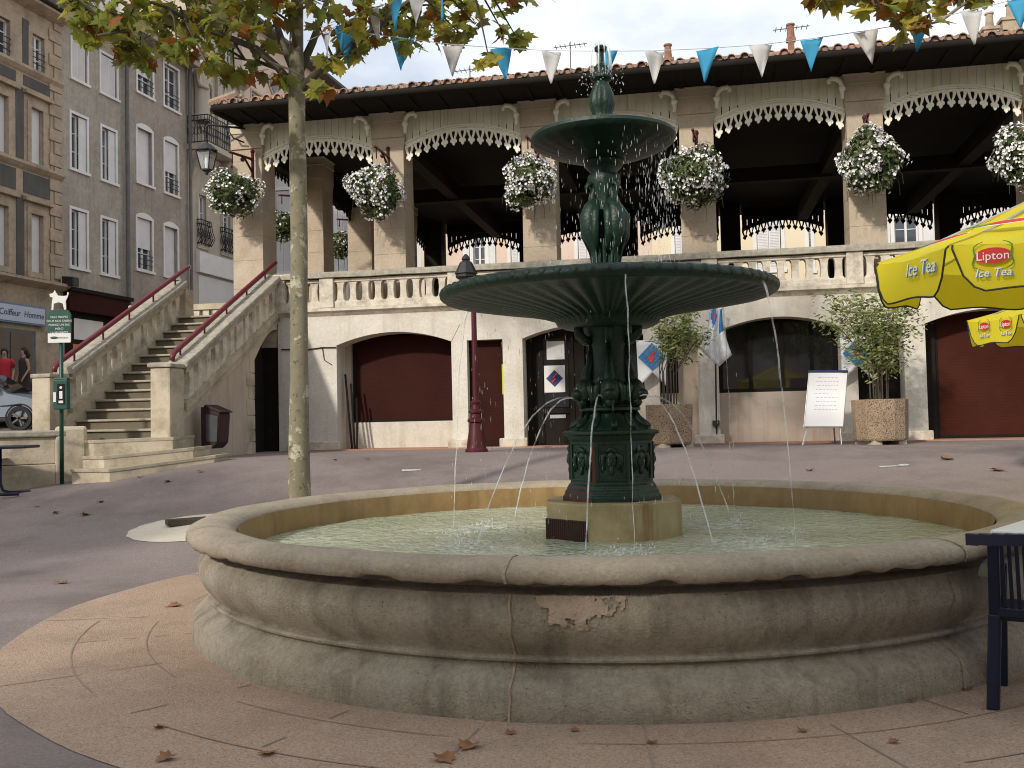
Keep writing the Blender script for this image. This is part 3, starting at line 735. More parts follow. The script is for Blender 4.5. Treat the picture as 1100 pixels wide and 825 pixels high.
# ================================================================== market hall
hall = thing('market_hall', 'long open market hall with cream fretwork valances above a pale arcaded ground floor', 'market hall', HALL.o, HALL.ang)
NB = 8; PITCH_B = 3.18; PW = .68; SK = .093
FL = -.5
def stone_stack(mb, x0, x1, y0, y1, zs, gap=.006, inset=.006):
    for a, b in zip(zs[:-1], zs[1:]):
        mb.box(x0, x1, y0, y1, a + gap/2, b - gap/2); mb.box(x0 + inset, x1 - inset, y0 + inset, y1 - inset, b - gap/2, b + gap/2)
def pier(x, y, cap=True):
    mb = MB(); zz = [3.7, 4.35, 4.9, 5.5, 6.05, 6.6, 7.1]
    zs = zz[:1] + [z + random.uniform(-.06, .06) for z in zz[1:-1]] + [7.1]
    stone_stack(mb, x, x + PW, y, y + PW, zs)
    mb.prism([(x, 7.1), (x + PW, 7.1), (x + PW + .035, 7.36), (x + PW + .035, 7.69), (x - .035, 7.69), (x - .035, 7.36)], y - .0, y + PW)
    mb.box(x - .03, x + PW + .03, y - .035, y, 7.36, 7.69)
    # slight batter
    mb.v = [((v[0] - x - PW/2)*(1 + .03*(5.5 - v[2])/2) + x + PW/2, v[1], v[2]) for v in mb.v]
    p = mb.build('pier', M['sand'], hall, bevel=.012)
    MB().box(x - .035, x + PW + .035, y - .04, y + PW, 7.693, 7.90).box(x - .06, x + PW + .06, y - .06, y + PW + .02, 7.86, 7.895).box(x - .05, x + PW + .05, y - .055, y + PW + .01, 7.69, 7.72).build('capital', M['capital'], p, bevel=.008)
    return p
for k in range(NB + 1): pier(PITCH_B*k, 0)
# side row and back row (hall is slightly askew)
BD = 11.3
for j in (1, 2, 3): pier(SK*BD*j/4 - .0, BD*j/4)
for k in range(NB + 1):
    x = PITCH_B*k + SK*BD
    MB().box(x + .03, x + .62, BD, BD + .6, 3.7, 7.9).box(x, x + .65, BD - .03, BD + .63, 3.7, 4.3).build('rear_post', M['darkwood_shade'], hall)  # backlit silhouette put into the colour of the rear piers
# valances
def arcz(u, zs=7.12, rise=.31): return zs + rise*(1 - (2*u - 1)**2)
def frame_xf(p, q, yoff):
    d = (q - p); ln = d.length; d = d/ln
    return Matrix(((d.x, -d.y, 0, p.x), (d.y, d.x, 0, p.y), (0, 0, 1, 0), (0, 0, 0, 1))), ln
def valance(p, q, detail=True, board=True, n=24, name='valance'):
    Mx, ln = frame_xf(p, q, 0)
    mb = MB(); nb = int(ln/.155); 
    for i in range(nb):
        u0, u1 = i/nb, (i + 1)/nb
        z0, z1 = arcz(u0) + .07, arcz(u1) + .07
        x0, x1 = u0*ln + .009, u1*ln - .009; yy = .0 if i % 1 == 0 else .004
        mb.prism([(x0, z0), (x1, z1), (x1, 7.90), (x0, 7.90)], yy, .03, M=Mx)
    mb.box(0, ln, .012, .026, 7.5, 7.9, M=Mx)
    v = mb.build(name, M['valance'] if name == 'valance' else M['darkwood_shade'], hall)  # side and rear valances coloured dark to carry their backlit shade
    # lath: a doubled curved band
    mb = MB(); N_ = 28
    for (lo, hi, y0) in ((.0, .04, -.05), (.04, .10, -.012), (.10, .13, -.045)):
        for i in range(N_):
            u0, u1 = i/N_, (i + 1)/N_
            mb.prism([(u0*ln, arcz(u0) + lo), (u1*ln, arcz(u1) + lo), (u1*ln, arcz(u1) + hi), (u0*ln, arcz(u0) + hi)], y0, -.001, M=Mx)
    for i in range(26):
        u = (i + .5)/26; mb.box(u*ln - .026, u*ln + .026, -.040, -.012, arcz(u) + .055, arcz(u) + .075, M=Mx)
    FR = M['fringe'] if name == 'valance' else M['darkwood_shade']  # their fretwork likewise holds the shade in its colour
    mb.build('curved_lath', FR, v)
    # fretwork pendants
    mb = MB(); NP = 13; half = [(0, 0), (.06, .16), (.16, .38), (.29, .56), (.17, .62), (.12, .73), (.19, .85), (.34, .85), (.33, .95), (.5, 1.08)]
    inner = [(.5, .60), (.40, .42), (.31, .16), (.34, 0)]
    for i in range(NP):
        for s_ in (0, 1):
            pts = []
            for (a, b) in half + inner:
                aa = a if s_ == 0 else 1 - a
                u = (i + aa)/NP; pts.append((u*ln, arcz(u) - b*.285 + .002))
            mb.prism(pts, -.03, -.005, M=Mx)
    mb.build('fretwork', FR, v)
    return v
for k in range(NB): valance(Vector((PITCH_B*k + PW + .01, .10, 0)), Vector((PITCH_B*(k + 1) - .01, .10, 0)))
for j in range(4):
    y0, y1 = BD*j/4 + PW, BD*(j + 1)/4
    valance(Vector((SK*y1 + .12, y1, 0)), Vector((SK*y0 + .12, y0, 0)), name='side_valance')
for k in range(NB):
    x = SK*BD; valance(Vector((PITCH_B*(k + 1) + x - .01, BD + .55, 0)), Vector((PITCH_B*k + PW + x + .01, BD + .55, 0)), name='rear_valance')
# scroll brackets beside each capital
for k in range(NB + 1):
    for s_ in (-1, 1):
        if k == 0 and s_ < 0: continue
        x = PITCH_B*k + (PW if s_ > 0 else 0); mb = MB()
        mb.tube([(x + s_*.07, -.10, 7.40), (x + s_*.07, -.10, 7.62), (x + s_*.10, -.13, 7.72), (x + s_*.18, -.16, 7.78), (x + s_*.28, -.17, 7.79), (x + s_*.33, -.17, 7.74), (x + s_*.31, -.17, 7.69)], [.035, .04, .045, .05, .05, .045, .03], 8)
        mb.sphere((x + s_*.07, -.10, 7.60), .07, 8, 6)
        mb.build('scroll_bracket', M['fringe'], hall, smooth='all')
# roof
XE0, XE1 = .28, PITCH_B*NB + PW + 1.1; EZ = 7.90; EO = -1.1; YB = BD + PW + 1.1
mb = MB(); RZ = EZ + .02
def skx(x, y): return x + SK*y
soff = [(skx(XE0, EO), EO), (skx(XE1, EO), EO), (skx(XE1, YB), YB), (skx(XE0, YB), YB)]
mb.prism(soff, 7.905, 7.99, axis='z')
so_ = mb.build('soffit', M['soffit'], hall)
mb = MB(); mb.tube([(skx(XE0, EO) - .02, EO - .06, 7.90), (skx(XE1, EO), EO - .06, 7.90)], .075, 10); mb.tube([(skx(XE0, EO) - .05, EO, 7.90), (skx(XE0, YB) - .05, YB, 7.90)], .075, 10)
mb.build('gutter', M['darkwood_shade'], so_, smooth=True)
mb = MB()
for x in [XE0 + .3 + i*.6 for i in range(int((XE1 - XE0)/.6))]: mb.box(x, x + .09, EO + .05, -.05, 7.87, 7.903)
mb.build('rafter_ends', M['soffit'], so_)
slope = .30; yr = (EO + YB)/2; zr = 8.0 + slope*(yr - EO); hipx = (yr - EO)
rv = [(skx(XE0, EO), EO, 8.0), (skx(XE1, EO), EO, 8.0), (skx(XE1, YB), YB, 8.0), (skx(XE0, YB), YB, 8.0), (skx(XE0 + hipx, yr), yr, zr), (skx(XE1 - hipx, yr), yr, zr)]
roof = MB().add(rv, [(0, 1, 5, 4), (1, 2, 5), (2, 3, 4, 5), (3, 0, 4), (0, 3, 2, 1)]).build('roof', M['tile'], hall)
MB().prism([(EO - .05, 7.985), (EO + .3, 7.985), (EO + .3, 8.13), (EO - .05, 8.055)], skx(XE0, EO), skx(XE1, EO), axis='x').build('eave_mortar', M['tile'], roof)
mb = MB(); x = XE0; i = 0; rt = random.Random(3)
while x < XE1 - .1:
    L_ = min(4.5, max(.6, min(x - XE0, XE1 - x)*1.0)); dz = rt.uniform(-.012, .012); dy = rt.uniform(-.04, .04); n_ = 6
    seg = max(1, int(L_/.42)); 
    for s_ in range(seg):
        ya, yb = EO - .09 + dy + s_*.42, EO - .09 + dy + (s_ + 1)*.42 + .06
        ra, rb_ = .092, .078; base = len(mb.v)
        for (yy, rr, up) in ((ya, ra, .018), (yb, rb_, .0)):
            zc = 8.0 + slope*(yy - EO) + up + dz
            for rad in (rr, rr - .018):
                for q in range(n_ + 1):
                    a = math.pi*q/n_; mb.v.append((skx(x, yy) + rad*math.cos(a), yy, zc + rad*math.sin(a)))
        m_ = n_ + 1
        for q in range(n_):
            mb.f.append([base + q, base + q + 1, base + 2*m_ + q + 1, base + 2*m_ + q]); mb.m.append(0)
            if s_ == 0: mb.f.append([base + q, base + q + 1, base + m_ + q + 1, base + m_ + q]); mb.m.append(0)
            mb.f.append([base + m_ + q, base + 3*m_ + q, base + 3*m_ + q + 1, base + m_ + q + 1]); mb.m.append(0)
        # channel tile between
        base = len(mb.v)
        for yy in (ya - .02, yb):
            for q in range(n_ + 1):
                a = math.pi + math.pi*q/n_; mb.v.append((skx(x + .118, yy) + .075*math.cos(a), yy, 8.0 + slope*(yy - EO) + .06 + .06*math.sin(a)))
        for q in range(n_): mb.f.append([base + q, base + q + 1, base + m_ + q + 1, base + m_ + q]); mb.m.append(0)
    x += .236
mb.build('barrel_tiles', M['tile'], roof, smooth=True)
mb = MB(); y = EO
while y < YB - .1:
    mb.tube([(skx(XE0, y) - .09, y, 8.03), (skx(XE0, y) + .5, y, 8.03 + .5*slope)], .09, 8); y += .236
mb.build('barrel_tiles', M['tile'], roof, smooth=True)
# inside: tie beams and terrace floor
mb = MB()
for k in range(NB + 1): mb.box(PITCH_B*k + .2, PITCH_B*k + .5, PW, BD, 7.3, 7.7)
mb.box(.2, PITCH_B*NB, 5.6, 5.9, 7.25, 7.6)
mb.build('tie_beam', M['darkwood_shade'], hall)
mb = MB(); mb.box(1.27, PITCH_B*NB + 1.5, -.42, BD + 1.8, 3.5, 3.70); mb.box(-1.1, 1.27, -.5, BD + 1.8, 3.52, 3.70)
mb.build('terrace_floor', M['stairwall'], hall)
# inner dark central wall (stalls) closing the depth of the hall at the middle
mb = MB()
# ---- arcade wall
ops = [(2.50, 4.93, 'a'), (5.25, 5.98, 'd'), (6.38, 8.76, 'a'), (9.05, 9.78, 'd'), (10.17, 12.42, 'a'), (12.70, 13.52, 'd'), (13.90, 16.25, 'a'), (16.6, 17.4, 'd'), (17.75, 20.1, 'a'), (20.5, 21.3, 'd'), (21.6, 24.0, 'a')]
X0w, X1w = 1.22, PITCH_B*NB + 1.5; ZT = 3.72; cur = X0w; ZS = 2.99
for a, b, t in ops:
    mb.box(cur, a, FL, 0, .3, ZT)
    if t == 'd': mb.box(a, b, FL, 0, 3.0, ZT)
    else:
        N_ = 18; pts = [(a, ZT), (b, ZT)] + [(b - (b - a)*i/N_, ZS + .235*(1 - (1 - 2*i/N_)**2)) for i in range(N_ + 1)]
        mb.prism(pts[::-1], FL, 0)
    cur = b
mb.box(cur, X1w, FL, 0, .3, ZT)
aw = mb.build('arcade_wall', M['render'], hall)
# smooth arch bands, plinths at the pier feet, cornice
for a, b, t in ops:
    if t == 'a':
        N_ = 20; mb = MB()
        for i in range(N_):
            u0, u1 = i/N_, (i + 1)/N_
            f0 = lambda u, o: (a - .0 + (b - a)*u + (u - .5)*o*1.1, ZS + .235*(1 - (1 - 2*u)**2) + o)
            mb.prism([f0(u0, 0), f0(u1, 0), f0(u1, .34), f0(u0, .34)], FL - .012, FL - .002)
        mb.build('arch_band', M['render'], aw)
cur = X0w
for a, b, t in ops + [(X1w, X1w, 'e')]:
    if a > 2: MB().box(cur - (.09 if cur > 1.3 else -.25), a + .07 if t != 'e' else a, FL - .09, FL, .3, 1.03).build('foot_block', M['balu'], aw, bevel=.02, wobble=.012, wscale=4)
    cur = b
mb = MB().prism([(FL - .002, 3.60), (FL - .06, 3.66), (FL - .12, 3.70), (FL - .12, 3.76), (FL + .3, 3.76), (FL + .3, 3.60)], X0w - .02, X1w, axis='x')
mb.build('cornice', M['balu'], aw, wobble=.008, wscale=5)
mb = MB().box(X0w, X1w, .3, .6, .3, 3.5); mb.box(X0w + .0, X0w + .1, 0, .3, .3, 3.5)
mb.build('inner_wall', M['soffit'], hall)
mb = MB().box(1.9, 24.5, FL - .28, FL + .8, .70, .862); mb.build('threshold', M['terracotta'], hall)
# conduit on the wall
mb = MB().tube([(1.3, FL - .02, 2.95), (1.9, FL - .02, 2.93), (2.2, FL - .02, 2.96), (2.5, FL - .02, 2.95)], .012, 5).tube([(2.2, FL - .02, 2.95), (2.24, FL - .02, 2.7), (2.4, FL - .02, 2.6)], .008, 5)
mb.build('cable', M['black_iron'], aw)
# bays: shutters, doors, windows
def slats(mb, x0, x1, y, z0, z1, h=.055):
    z = z0
    while z < z1 - .01:
        zz = min(z1, z + h); mb.prism([(y, z), (y + .03, z), (y + .03, zz), (y + .003, zz), (y, zz - .006)], x0, x1, axis='x'); z += h
def shutter(x0, x1, y, z0, z1, mt, label=None):
    mb = MB(); slats(mb, x0, x1, y, z0, z1); s = mb.build('roller_shutter', mt, hall)
    MB().box(x0 - .05, x0, y - .03, y + .05, z0 - .04, z1).box(x1, x1 + .05, y - .03, y + .05, z0 - .04, z1).box(x0 - .05, x1 + .05, y - .03, y + .04, z0 - .07, z0).build('shutter_rail', M['soffit'], s)
    if label: s['label'] = label
    return s
mb = MB().box(2.62, 4.93, .06, .28, .80, 1.40); mb.build('counter_wall', M['render'], hall)
shutter(2.70, 4.88, .12, 1.44, 3.20, M['shutter'])
MB().box(2.5, 2.62, 0.0, .29, .8, 3.2).build('reveal', M['stairwall'], hall)
shutter(5.30, 5.93, -.28, .90, 2.99, M['shutter'])
# arch 2: dark door and window
dr = MB().box(6.40, 6.50, -.10, 0, .86, 3.2).box(7.44, 7.56, -.10, 0, .86, 3.2).box(6.5, 7.44, -.06, -.02, .86, 3.2).box(6.62, 6.72, -.09, -.06, .9, 3.1).box(7.24, 7.34, -.09, -.06, .9, 3.1).box(6.72, 7.24, -.09, -.06, 1.5, 1.6).build('shop_door', M['darkwood_shade'], hall)
MB().box(6.73, 7.23, -.075, -.065, 1.62, 3.0).build('pane', M['darkglass'], dr)
MB().box(6.80, 7.16, -.085, -.078, 2.58, 2.95).build('notice', M['win_white'], dr)
nt_ = MB().box(6.74, 7.16, -.095, -.088, 1.92, 2.46).build('notice', M['win_white'], dr); 
Mx = Matrix.Translation((6.95, -.10, 2.2)) @ Matrix.Rotation(R(45), 4, 'Y')
MB().box(-.12, .12, -.002, .002, -.12, .12, M=Mx).build('emblem', M['navy'], nt_)
MB().tube([(6.90, -.104, 2.12), (6.97, -.104, 2.18), (6.93, -.104, 2.22), (7.0, -.104, 2.30)], .018, 6).build('emblem', M['logo_red'], nt_)
MB().box(6.84, 7.16, -.095, -.088, 1.40, 1.47).build('letter_plate', M['alu'], dr)
def shop_window(x0, x1, z0, z1, mull):
    mb = MB().box(x0, x1, -.05, .02, z0, z0 + .07).box(x0, x1, -.05, .02, z1 - .06, z1)
    for m_ in [x0] + mull + [x1 - .07]: mb.box(m_, m_ + .07, -.045, .015, z0 + .07, z1 - .06)
    w = mb.build('shop_window', M['soffit'], hall)
    MB().box(x0 + .03, x1 - .03, -.012, .0, z0 + .03, z1 - .03).build('pane', M['darkglass'], w)
    return w
shop_window(7.58, 8.74, 1.84, 3.2, [8.1]); MB().box(7.58, 8.76, -.10, .1, .8, 1.84).build('stall_riser', M['render'], hall)
shop_window(9.07, 9.40, 1.84, 2.98, []); MB().box(9.05, 9.78, -.09, .1, .8, 1.84).box(9.40, 9.78, -.09, .1, 1.84, 3.0).build('stall_riser', M['stairwall'], hall)
shop_window(10.19, 12.40, 1.82, 3.22, [10.75, 11.35, 11.9]); MB().box(10.17, 12.42, -.13, .1, .8, 1.82).build('stall_riser', M['stairwall'], hall)
MB().box(12.70, 13.52, -.06, 0, .86, 3.0).box(12.78, 12.9, -.08, -.06, .9, 2.95).box(13.05, 13.15, -.08, -.06, .9, 2.95).build('shop_door', M['darkwood_shade'], hall)
mb = MB(); mb.box(13.90, 14.15, -.1, 0, .86, 3.22); mb.build('timber_post', M['darkwood_shade'], hall)
shutter(14.2, 16.2, -.02, .92, 3.22, M['shutter2'])
for x0, x1 in ((16.6, 17.4), (20.5, 21.3)): shutter(x0 + .05, x1 - .05, -.2, .92, 2.99, M['shutter'])
for x0, x1 in ((17.75, 20.1), (21.6, 24.0)): shutter(x0 + .05, x1 - .05, -.02, .92, 3.22, M['shutter2'])
MB().box(5.985, 5.99, -.48, -.2, 1.75, 2.55).build('poster', M['lime'], hall)
ps = MB().box(5.935, 5.98, -.40, -.30, 1.9, 2.5); ps.build('poster', M['lime'], hall)
# name plaque over the small door
xq, zq = HALL.px(735, 343, FL); pq = MB().box(9.0, 9.5, FL - .03, FL - .003, 3.03, 3.32).build('plaque', M['balu'], hall, bevel=.01)
# balustrade along the terrace
posts = [1.27, 2.33, 5.05, 7.52, 10.05, 12.70, 15.35, 18.0, 20.65, 23.3, 25.9]
def capital_post(x):
    mb = MB().box(x - .15, x + .15, FL - .10, FL + .24, 3.765, 4.40); return mb.build('balustrade_post', M['balu'], hall, bevel=.015, wobble=.008, wscale=5)
for x in posts: capital_post(x)
mb0 = MB()
def baluster_mb(x, z0, z1):
    w = .068; h = z1 - z0
    return MB().prism([(x - w - .03, z0), (x + w + .03, z0), (x + w, z0 + .05), (x + w*.86, z0 + h*.5), (x + w, z1 - .05), (x + w + .03, z1), (x - w - .03, z1), (x - w, z1 - .05), (x - w*.86, z0 + h*.5), (x - w, z0 + .05)], FL - .03, FL + .14)
for a, b in zip(posts[:-1], posts[1:]):
    a2, b2 = a + .15, b - .15
    mb = MB().box(a2, b2, FL - .05, FL + .17, 3.765, 3.90).box(a2, b2, FL - .05, FL + .17, 4.29, 4.36)
    bal = mb.build('balustrade', M['balu'], hall, bevel=.01, wobble=.006, wscale=5)
    n_ = max(2, round((b2 - a2)/.262)); st_ = (b2 - a2)/n_
    for i in range(n_):
        baluster_mb(a2 + st_*(i + .5), 3.90, 4.29).build('baluster', M['balu'], bal, wobble=.006, wscale=6)
    hr_ = MB()
    N_ = 10
    for i in range(N_):
        x0, x1 = a - .0 + (b - a)*i/N_, a + (b - a)*(i + 1)/N_
        hr_.prism([(FL - .14, 4.38), (FL + .28, 4.38), (FL + .28, 4.44), (FL + .2, 4.50), (FL - .06, 4.51), (FL - .14, 4.45)], x0, x1 - .002, axis='x')
    hr_.build('coping', M['capstone'], bal, wobble=.014, wscale=4)

M['riser'] = mat('dark riser', (.11, .092, .064), (.17, .145, .105), scale=3, rough=.92, bump=.3, bscale=30, dirt=(.09, .075, .05), dscale=3)  # risers coloured darker than the treads
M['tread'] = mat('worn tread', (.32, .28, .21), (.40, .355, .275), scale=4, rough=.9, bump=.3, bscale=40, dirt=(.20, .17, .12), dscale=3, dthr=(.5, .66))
# ================================================================== staircase (in the hall's own axes)
st_ = thing('stone_staircase', 'weathered stone staircase with two balustrades climbing to the market hall terrace', 'staircase', HALL.o, HALL.ang)
YS0, YS1 = -4.5, -.5; XL, XR = -1.0, 1.2
nst = 14; z0s = 1.2; rise = (3.7 - z0s)/nst; run = (YS1 - YS0)/nst
for i in range(nst):
    y = YS0 + run*i; z = z0s + rise*(i + 1)
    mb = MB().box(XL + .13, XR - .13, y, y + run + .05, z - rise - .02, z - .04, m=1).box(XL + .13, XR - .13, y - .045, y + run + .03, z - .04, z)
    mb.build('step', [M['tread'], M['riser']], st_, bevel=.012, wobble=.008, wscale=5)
MB().prism([(YS0 + .1, .3), (YS1, .3), (YS1, 3.5), (YS0 + .1, 1.15)], XL + .14, XR - .4, axis='x').build('masonry_core', M['stairwall'], st_)
# bottom three steps wrap round the newel
for i, (pA, pB, pL, zt, lift, yA, yB) in enumerate((((117, 504), (231, 489), (76, 504), .72, .10, 15.0, 15.85), ((111, 490), (208, 480.6), (88, 490), .96, .06, 15.35, 15.95), ((100, 473), (186, 469.5), (90, 473), 1.19, .02, 15.7, 16.0))):
    A, B, Lp = at(*pA, yA), at(*pB, yB), at(*pL, yA + .35)
    inv = Matrix.Rotation(-HALL.ang, 4, 'Z') @ Matrix.Translation(-HALL.o)
    A, B, Lp = inv @ A, inv @ B, inv @ Lp
    Q = [Lp, A, B, Vector((B.x + .02, B.y + .45 + .1*i, B.z + .02)), Vector((Lp.x, B.y + 1.0, Lp.z))]
    def ring(off, dz): 
        c_ = sum(Q, Vector())/5
        return [Vector((q.x + (q.x - c_.x)*off, q.y + (q.y - c_.y)*off, q.z + dz)) for q in Q]
    mb = MB(); r_ = [ring(-.012, -.5), ring(-.012, -.05), ring(.008, -.05), ring(.008, 0)]
    for q in r_: mb.v += [tuple(v) for v in q]
    for j in range(3):
        for k in range(5): mb.f.append([j*5 + k, j*5 + (k + 1) % 5, (j + 1)*5 + (k + 1) % 5, (j + 1)*5 + k]); mb.m.append(0)
    mb.f.append([15, 16, 17, 18, 19]); mb.m.append(0)
    mb.m = [1 if q < 10 else 0 for q in range(len(mb.f))]; mb.build('step', [M['tread'], M['stair']], st_, bevel=.015)
# right wall under the flight, with the half arch by the hall
zb = lambda y: 2.32 + (4.42 - 2.32)*(y - YS0)/(YS1 - YS0)      # underside of the coping
ws = lambda y: zb(y) - .92                                      # top of the string band
ydo = -1.62
N_ = 10; arcp = []
for i in range(N_ + 1):
    t = i/N_; arcp.append((ydo + (YS1 - ydo)*t, 2.62 + .75*math.sin(t*math.pi/2)))
poly = [(YS0, .3), (ydo, .3)] + arcp + [(YS1, ws(YS1) + .02), (YS0, ws(YS0) + .02)]
MB().prism(poly, XR - .30, XR, axis='x').build('side_wall', M['stairwall'], st_)
MB().box(XR - .9, XR - .34, ydo - .05, YS1 + .06, .3, 2.76).build('passage_dark', M['darkwood_shade'], st_)  # solid dark block stands in for the shade inside the passage
MB().box(XR - .9, XR - .36, -.95, YS1 + .05, 2.765, 3.2).build('passage_dark_top', M['darkwood_shade'], st_)  # dark block carries the passage shade up into the arch
mb = MB().prism([(YS0, ws(YS0)), (YS1, ws(YS1)), (YS1, ws(YS1) + .17), (YS0, ws(YS0) + .17)], XR - .28, XR + .035, axis='x'); mb.build('string_band', M['stair'], st_, wobble=.01, wscale=4)
MB().box(.2, 1.23, YS1 + .06, YS1 + .2, .3, 3.6).build('passage_end', M['darkwood_shade'], st_)  # dark sheet added to stop light showing through the passage
# quoins beside the passage
mb = MB(); z = .8
while z < 2.5:
    h = random.uniform(.22, .34); w_ = random.uniform(.16, .34); mb.box(XR - .02, XR + .014, ydo - w_, ydo + .03, z + .006, z + h - .006); z += h
mb.build('quoin', M['stair'], st_, bevel=.012, wobble=.012, wscale=6)
def flight_rail(x, side):
    zo = 0 if side > 0 else -.04
    # lower band, balusters, coping
    mb = MB()
    br = MB().prism([(YS0 + .2, zb(YS0 + .2) - .76 + zo), (YS1, zb(YS1) - .76 + zo), (YS1, zb(YS1) - .62 + zo), (YS0 + .2, zb(YS0 + .2) - .62 + zo)], x - .13, x + .13, axis='x')
    br.prism([(YS0 + .2, zb(YS0 + .2) - .13 + zo), (YS1, zb(YS1) - .13 + zo), (YS1, zb(YS1) + zo), (YS0 + .2, zb(YS0 + .2) + zo)], x - .115, x + .115, axis='x')
    if side < 0: br.prism([(YS0, .3), (YS1, .3), (YS1, zb(YS1) - .76), (YS0, zb(YS0) - .76)], x - .14, x + .13, axis='x')
    b_ = br.build('stair_balustrade', M['stair'], st_, wobble=.008, wscale=5)
    ys_ = [YS0 + .42 + i*.305 for i in range(13)]
    for i, y in enumerate(ys_):
        wy = .078 if i not in (6,) else .14
        mb = MB(); pr = []
        for (dy, f) in ((-wy - .02, 0), (wy + .02, 0)): pass
        lo = lambda y_: zb(y_) - .625 + zo; hi = lambda y_: zb(y_) - .125 + zo
        pts = [(y - wy - .02, lo(y - wy - .02)), (y + wy + .02, lo(y + wy + .02)), (y + wy, lo(y + wy) + .06), (y + wy*.85, (lo(y) + hi(y))/2), (y + wy, hi(y + wy) - .06), (y + wy + .02, hi(y + wy + .02)), (y - wy - .02, hi(y - wy - .02)), (y - wy, hi(y - wy) - .06), (y - wy*.85, (lo(y) + hi(y))/2), (y - wy, lo(y - wy) + .06)]
        mb.prism(pts, x - .085, x + .085, axis='x'); mb.build('baluster', M['balu'], b_, wobble=.006, wscale=6)
    mb = MB()
    for i in range(8):
        ya, yb = YS0 + .1 + (YS1 - YS0 - .1)*i/8, YS0 + .1 + (YS1 - YS0 - .1)*(i + 1)/8 - .003
        mb.prism([(ya, zb(ya) + .005 + zo), (yb, zb(yb) + .005 + zo), (yb, zb(yb) + .12 + zo), (ya, zb(ya) + .12 + zo)], x - .2, x + .2, axis='x')
    mb.build('coping', M['capstone'], b_, bevel=.03, wobble=.012, wscale=5)
    # maroon handrail on short stays
    hx = x - .08 if side > 0 else x + .05
    zr_ = lambda y: zb(y) + zo + (.26 if side > 0 else .30)
    y0, y1 = (YS0 + .08, YS1 + .25) if side > 0 else (YS0 - .2, YS1 + .3)
    mb = MB().tube([(hx, y0, zr_(y0) - .10), (hx, y0 + .02, zr_(y0) - .03), (hx, y0 + .1, zr_(y0 + .1)), (hx, y1 - .1, zr_(y1 - .1)), (hx, y1, zr_(y1) - .0)], .047, 10)
    h_ = mb.build('handrail', M['maroon'], st_, smooth='all')
    for i in range(5):
        y = YS0 + .35 + i*.85; MB().tube([(hx, y, zr_(y) - .01), (hx, y, zb(y) + zo + .09)], .018, 8).build('stay', M['maroon'], h_)
    MB().sphere((hx, y1 + .02, zr_(y1)), .05, 8, 6).build('end_cap', M['alu'], h_, smooth='all')
flight_rail(XR - .05, 1); flight_rail(XL, -1)
nw = MB().box(XR - .31, XR + .06, YS0 - .32, YS0 + .13, .4, 2.38).build('newel_post', M['stair'], st_, bevel=.03, wobble=.014, wscale=4)
MB().box(XR - .34, XR + .09, YS0 - .35, YS0 + .16, 2.38, 2.45).build('coping', M['capstone'], nw, bevel=.02, wobble=.01, wscale=6)
nw = MB().box(XL - .24, XL + .10, YS0 - .38, YS0 + .1, .6, 2.27).build('newel_post', M['stair'], st_, bevel=.03, wobble=.014, wscale=4)
MB().box(XL - .26, XL + .12, YS0 - .40, YS0 + .12, 2.27, 2.34).build('coping', M['capstone'], nw, bevel=.02, wobble=.01, wscale=6)
MB().box(XL - .13, XL + .17, YS1 - .02, YS1 + .3, 1.5, 4.32).build('newel_post', M['stair'], st_, bevel=.03, wobble=.012, wscale=5)
MB().box(XR - .12, XR + .2, YS1 - .12, YS1 + .2, 3.72, 4.5).build('newel_post', M['balu'], st_, bevel=.03, wobble=.012, wscale=5)
# balustrade across the far side of the landing
lb_ = MB().box(XL - 1.3, .1, 2.3, 2.5, 3.7, 3.82).box(XL - 1.3, .1, 2.28, 2.52, 4.22, 4.36).build('landing_balustrade', M['stair'], st_, wobble=.01, wscale=4)
for i in range(9):
    x = XL - 1.15 + i*.25; MB().prism([(x - .08, 3.82), (x + .08, 3.82), (x + .06, 4.0), (x + .08, 4.22), (x - .08, 4.22), (x - .06, 4.0)], 2.33, 2.47).build('baluster', M['balu'], lb_)
MB().box(XL - 1.9, XL - 1.0, .6, 1.0, 2.0, 4.18).build('parapet', M['stair'], st_, bevel=.03, wobble=.012)
MB().box(XL - 1.0, 1.25, -.46, 2.5, 3.0, 3.69).box(XL - .15, XL + .13, YS1, 2.5, 1.2, 3.7).build('landing', M['stair'], st_)
# low retaining wall left of the steps
A_, B_ = Vector((-8.25, 15.35, 0)), Vector((-6.98, 15.98, 0)); dd = (B_ - A_).normalized(); rz_ = math.atan2(dd.y, dd.x)
rw = thing('retaining_wall', 'low pale stone wall holding up the street left of the staircase', 'wall', A_ - dd*7 + Vector((0, 0, .2)), rz_)
Lw = (B_ - A_).length + 7
MB().box(0, Lw - .45, 0, .35, 0, .64).box(.0, Lw - .45, .012, .35, .648, 1.08).build('wall_courses', M['stair'], rw, bevel=.012, wobble=.01, wscale=3)
MB().box(0, Lw - .3, -.04, .42, 1.085, 1.18).build('coping', M['capstone'], rw, bevel=.02, wobble=.012, wscale=4)
MB().box(Lw - .45, Lw + .02, -.03, .45, 0, 1.24).build('end_pier', M['stair'], rw, bevel=.05, wobble=.015, wscale=4)

# dark poles leaning in the first bay
lp_ = thing('leaning_poles', 'dark poles leaning in the left corner of the first arched bay', 'poles', HALL.w(2.75, FL + .2, .86), HALL.ang)
for i, (x, z, lx_) in enumerate(((.0, 1.55, -.17), (.07, 1.35, -.12), (.13, 1.05, -.06))):
    MB().tube([(x, -.05 - .04*i, 0), (x + lx_*.5, .0, z*.5), (x + lx_, .07, z)], .022, 6).build('pole', M['darkwood_shade'], lp_)

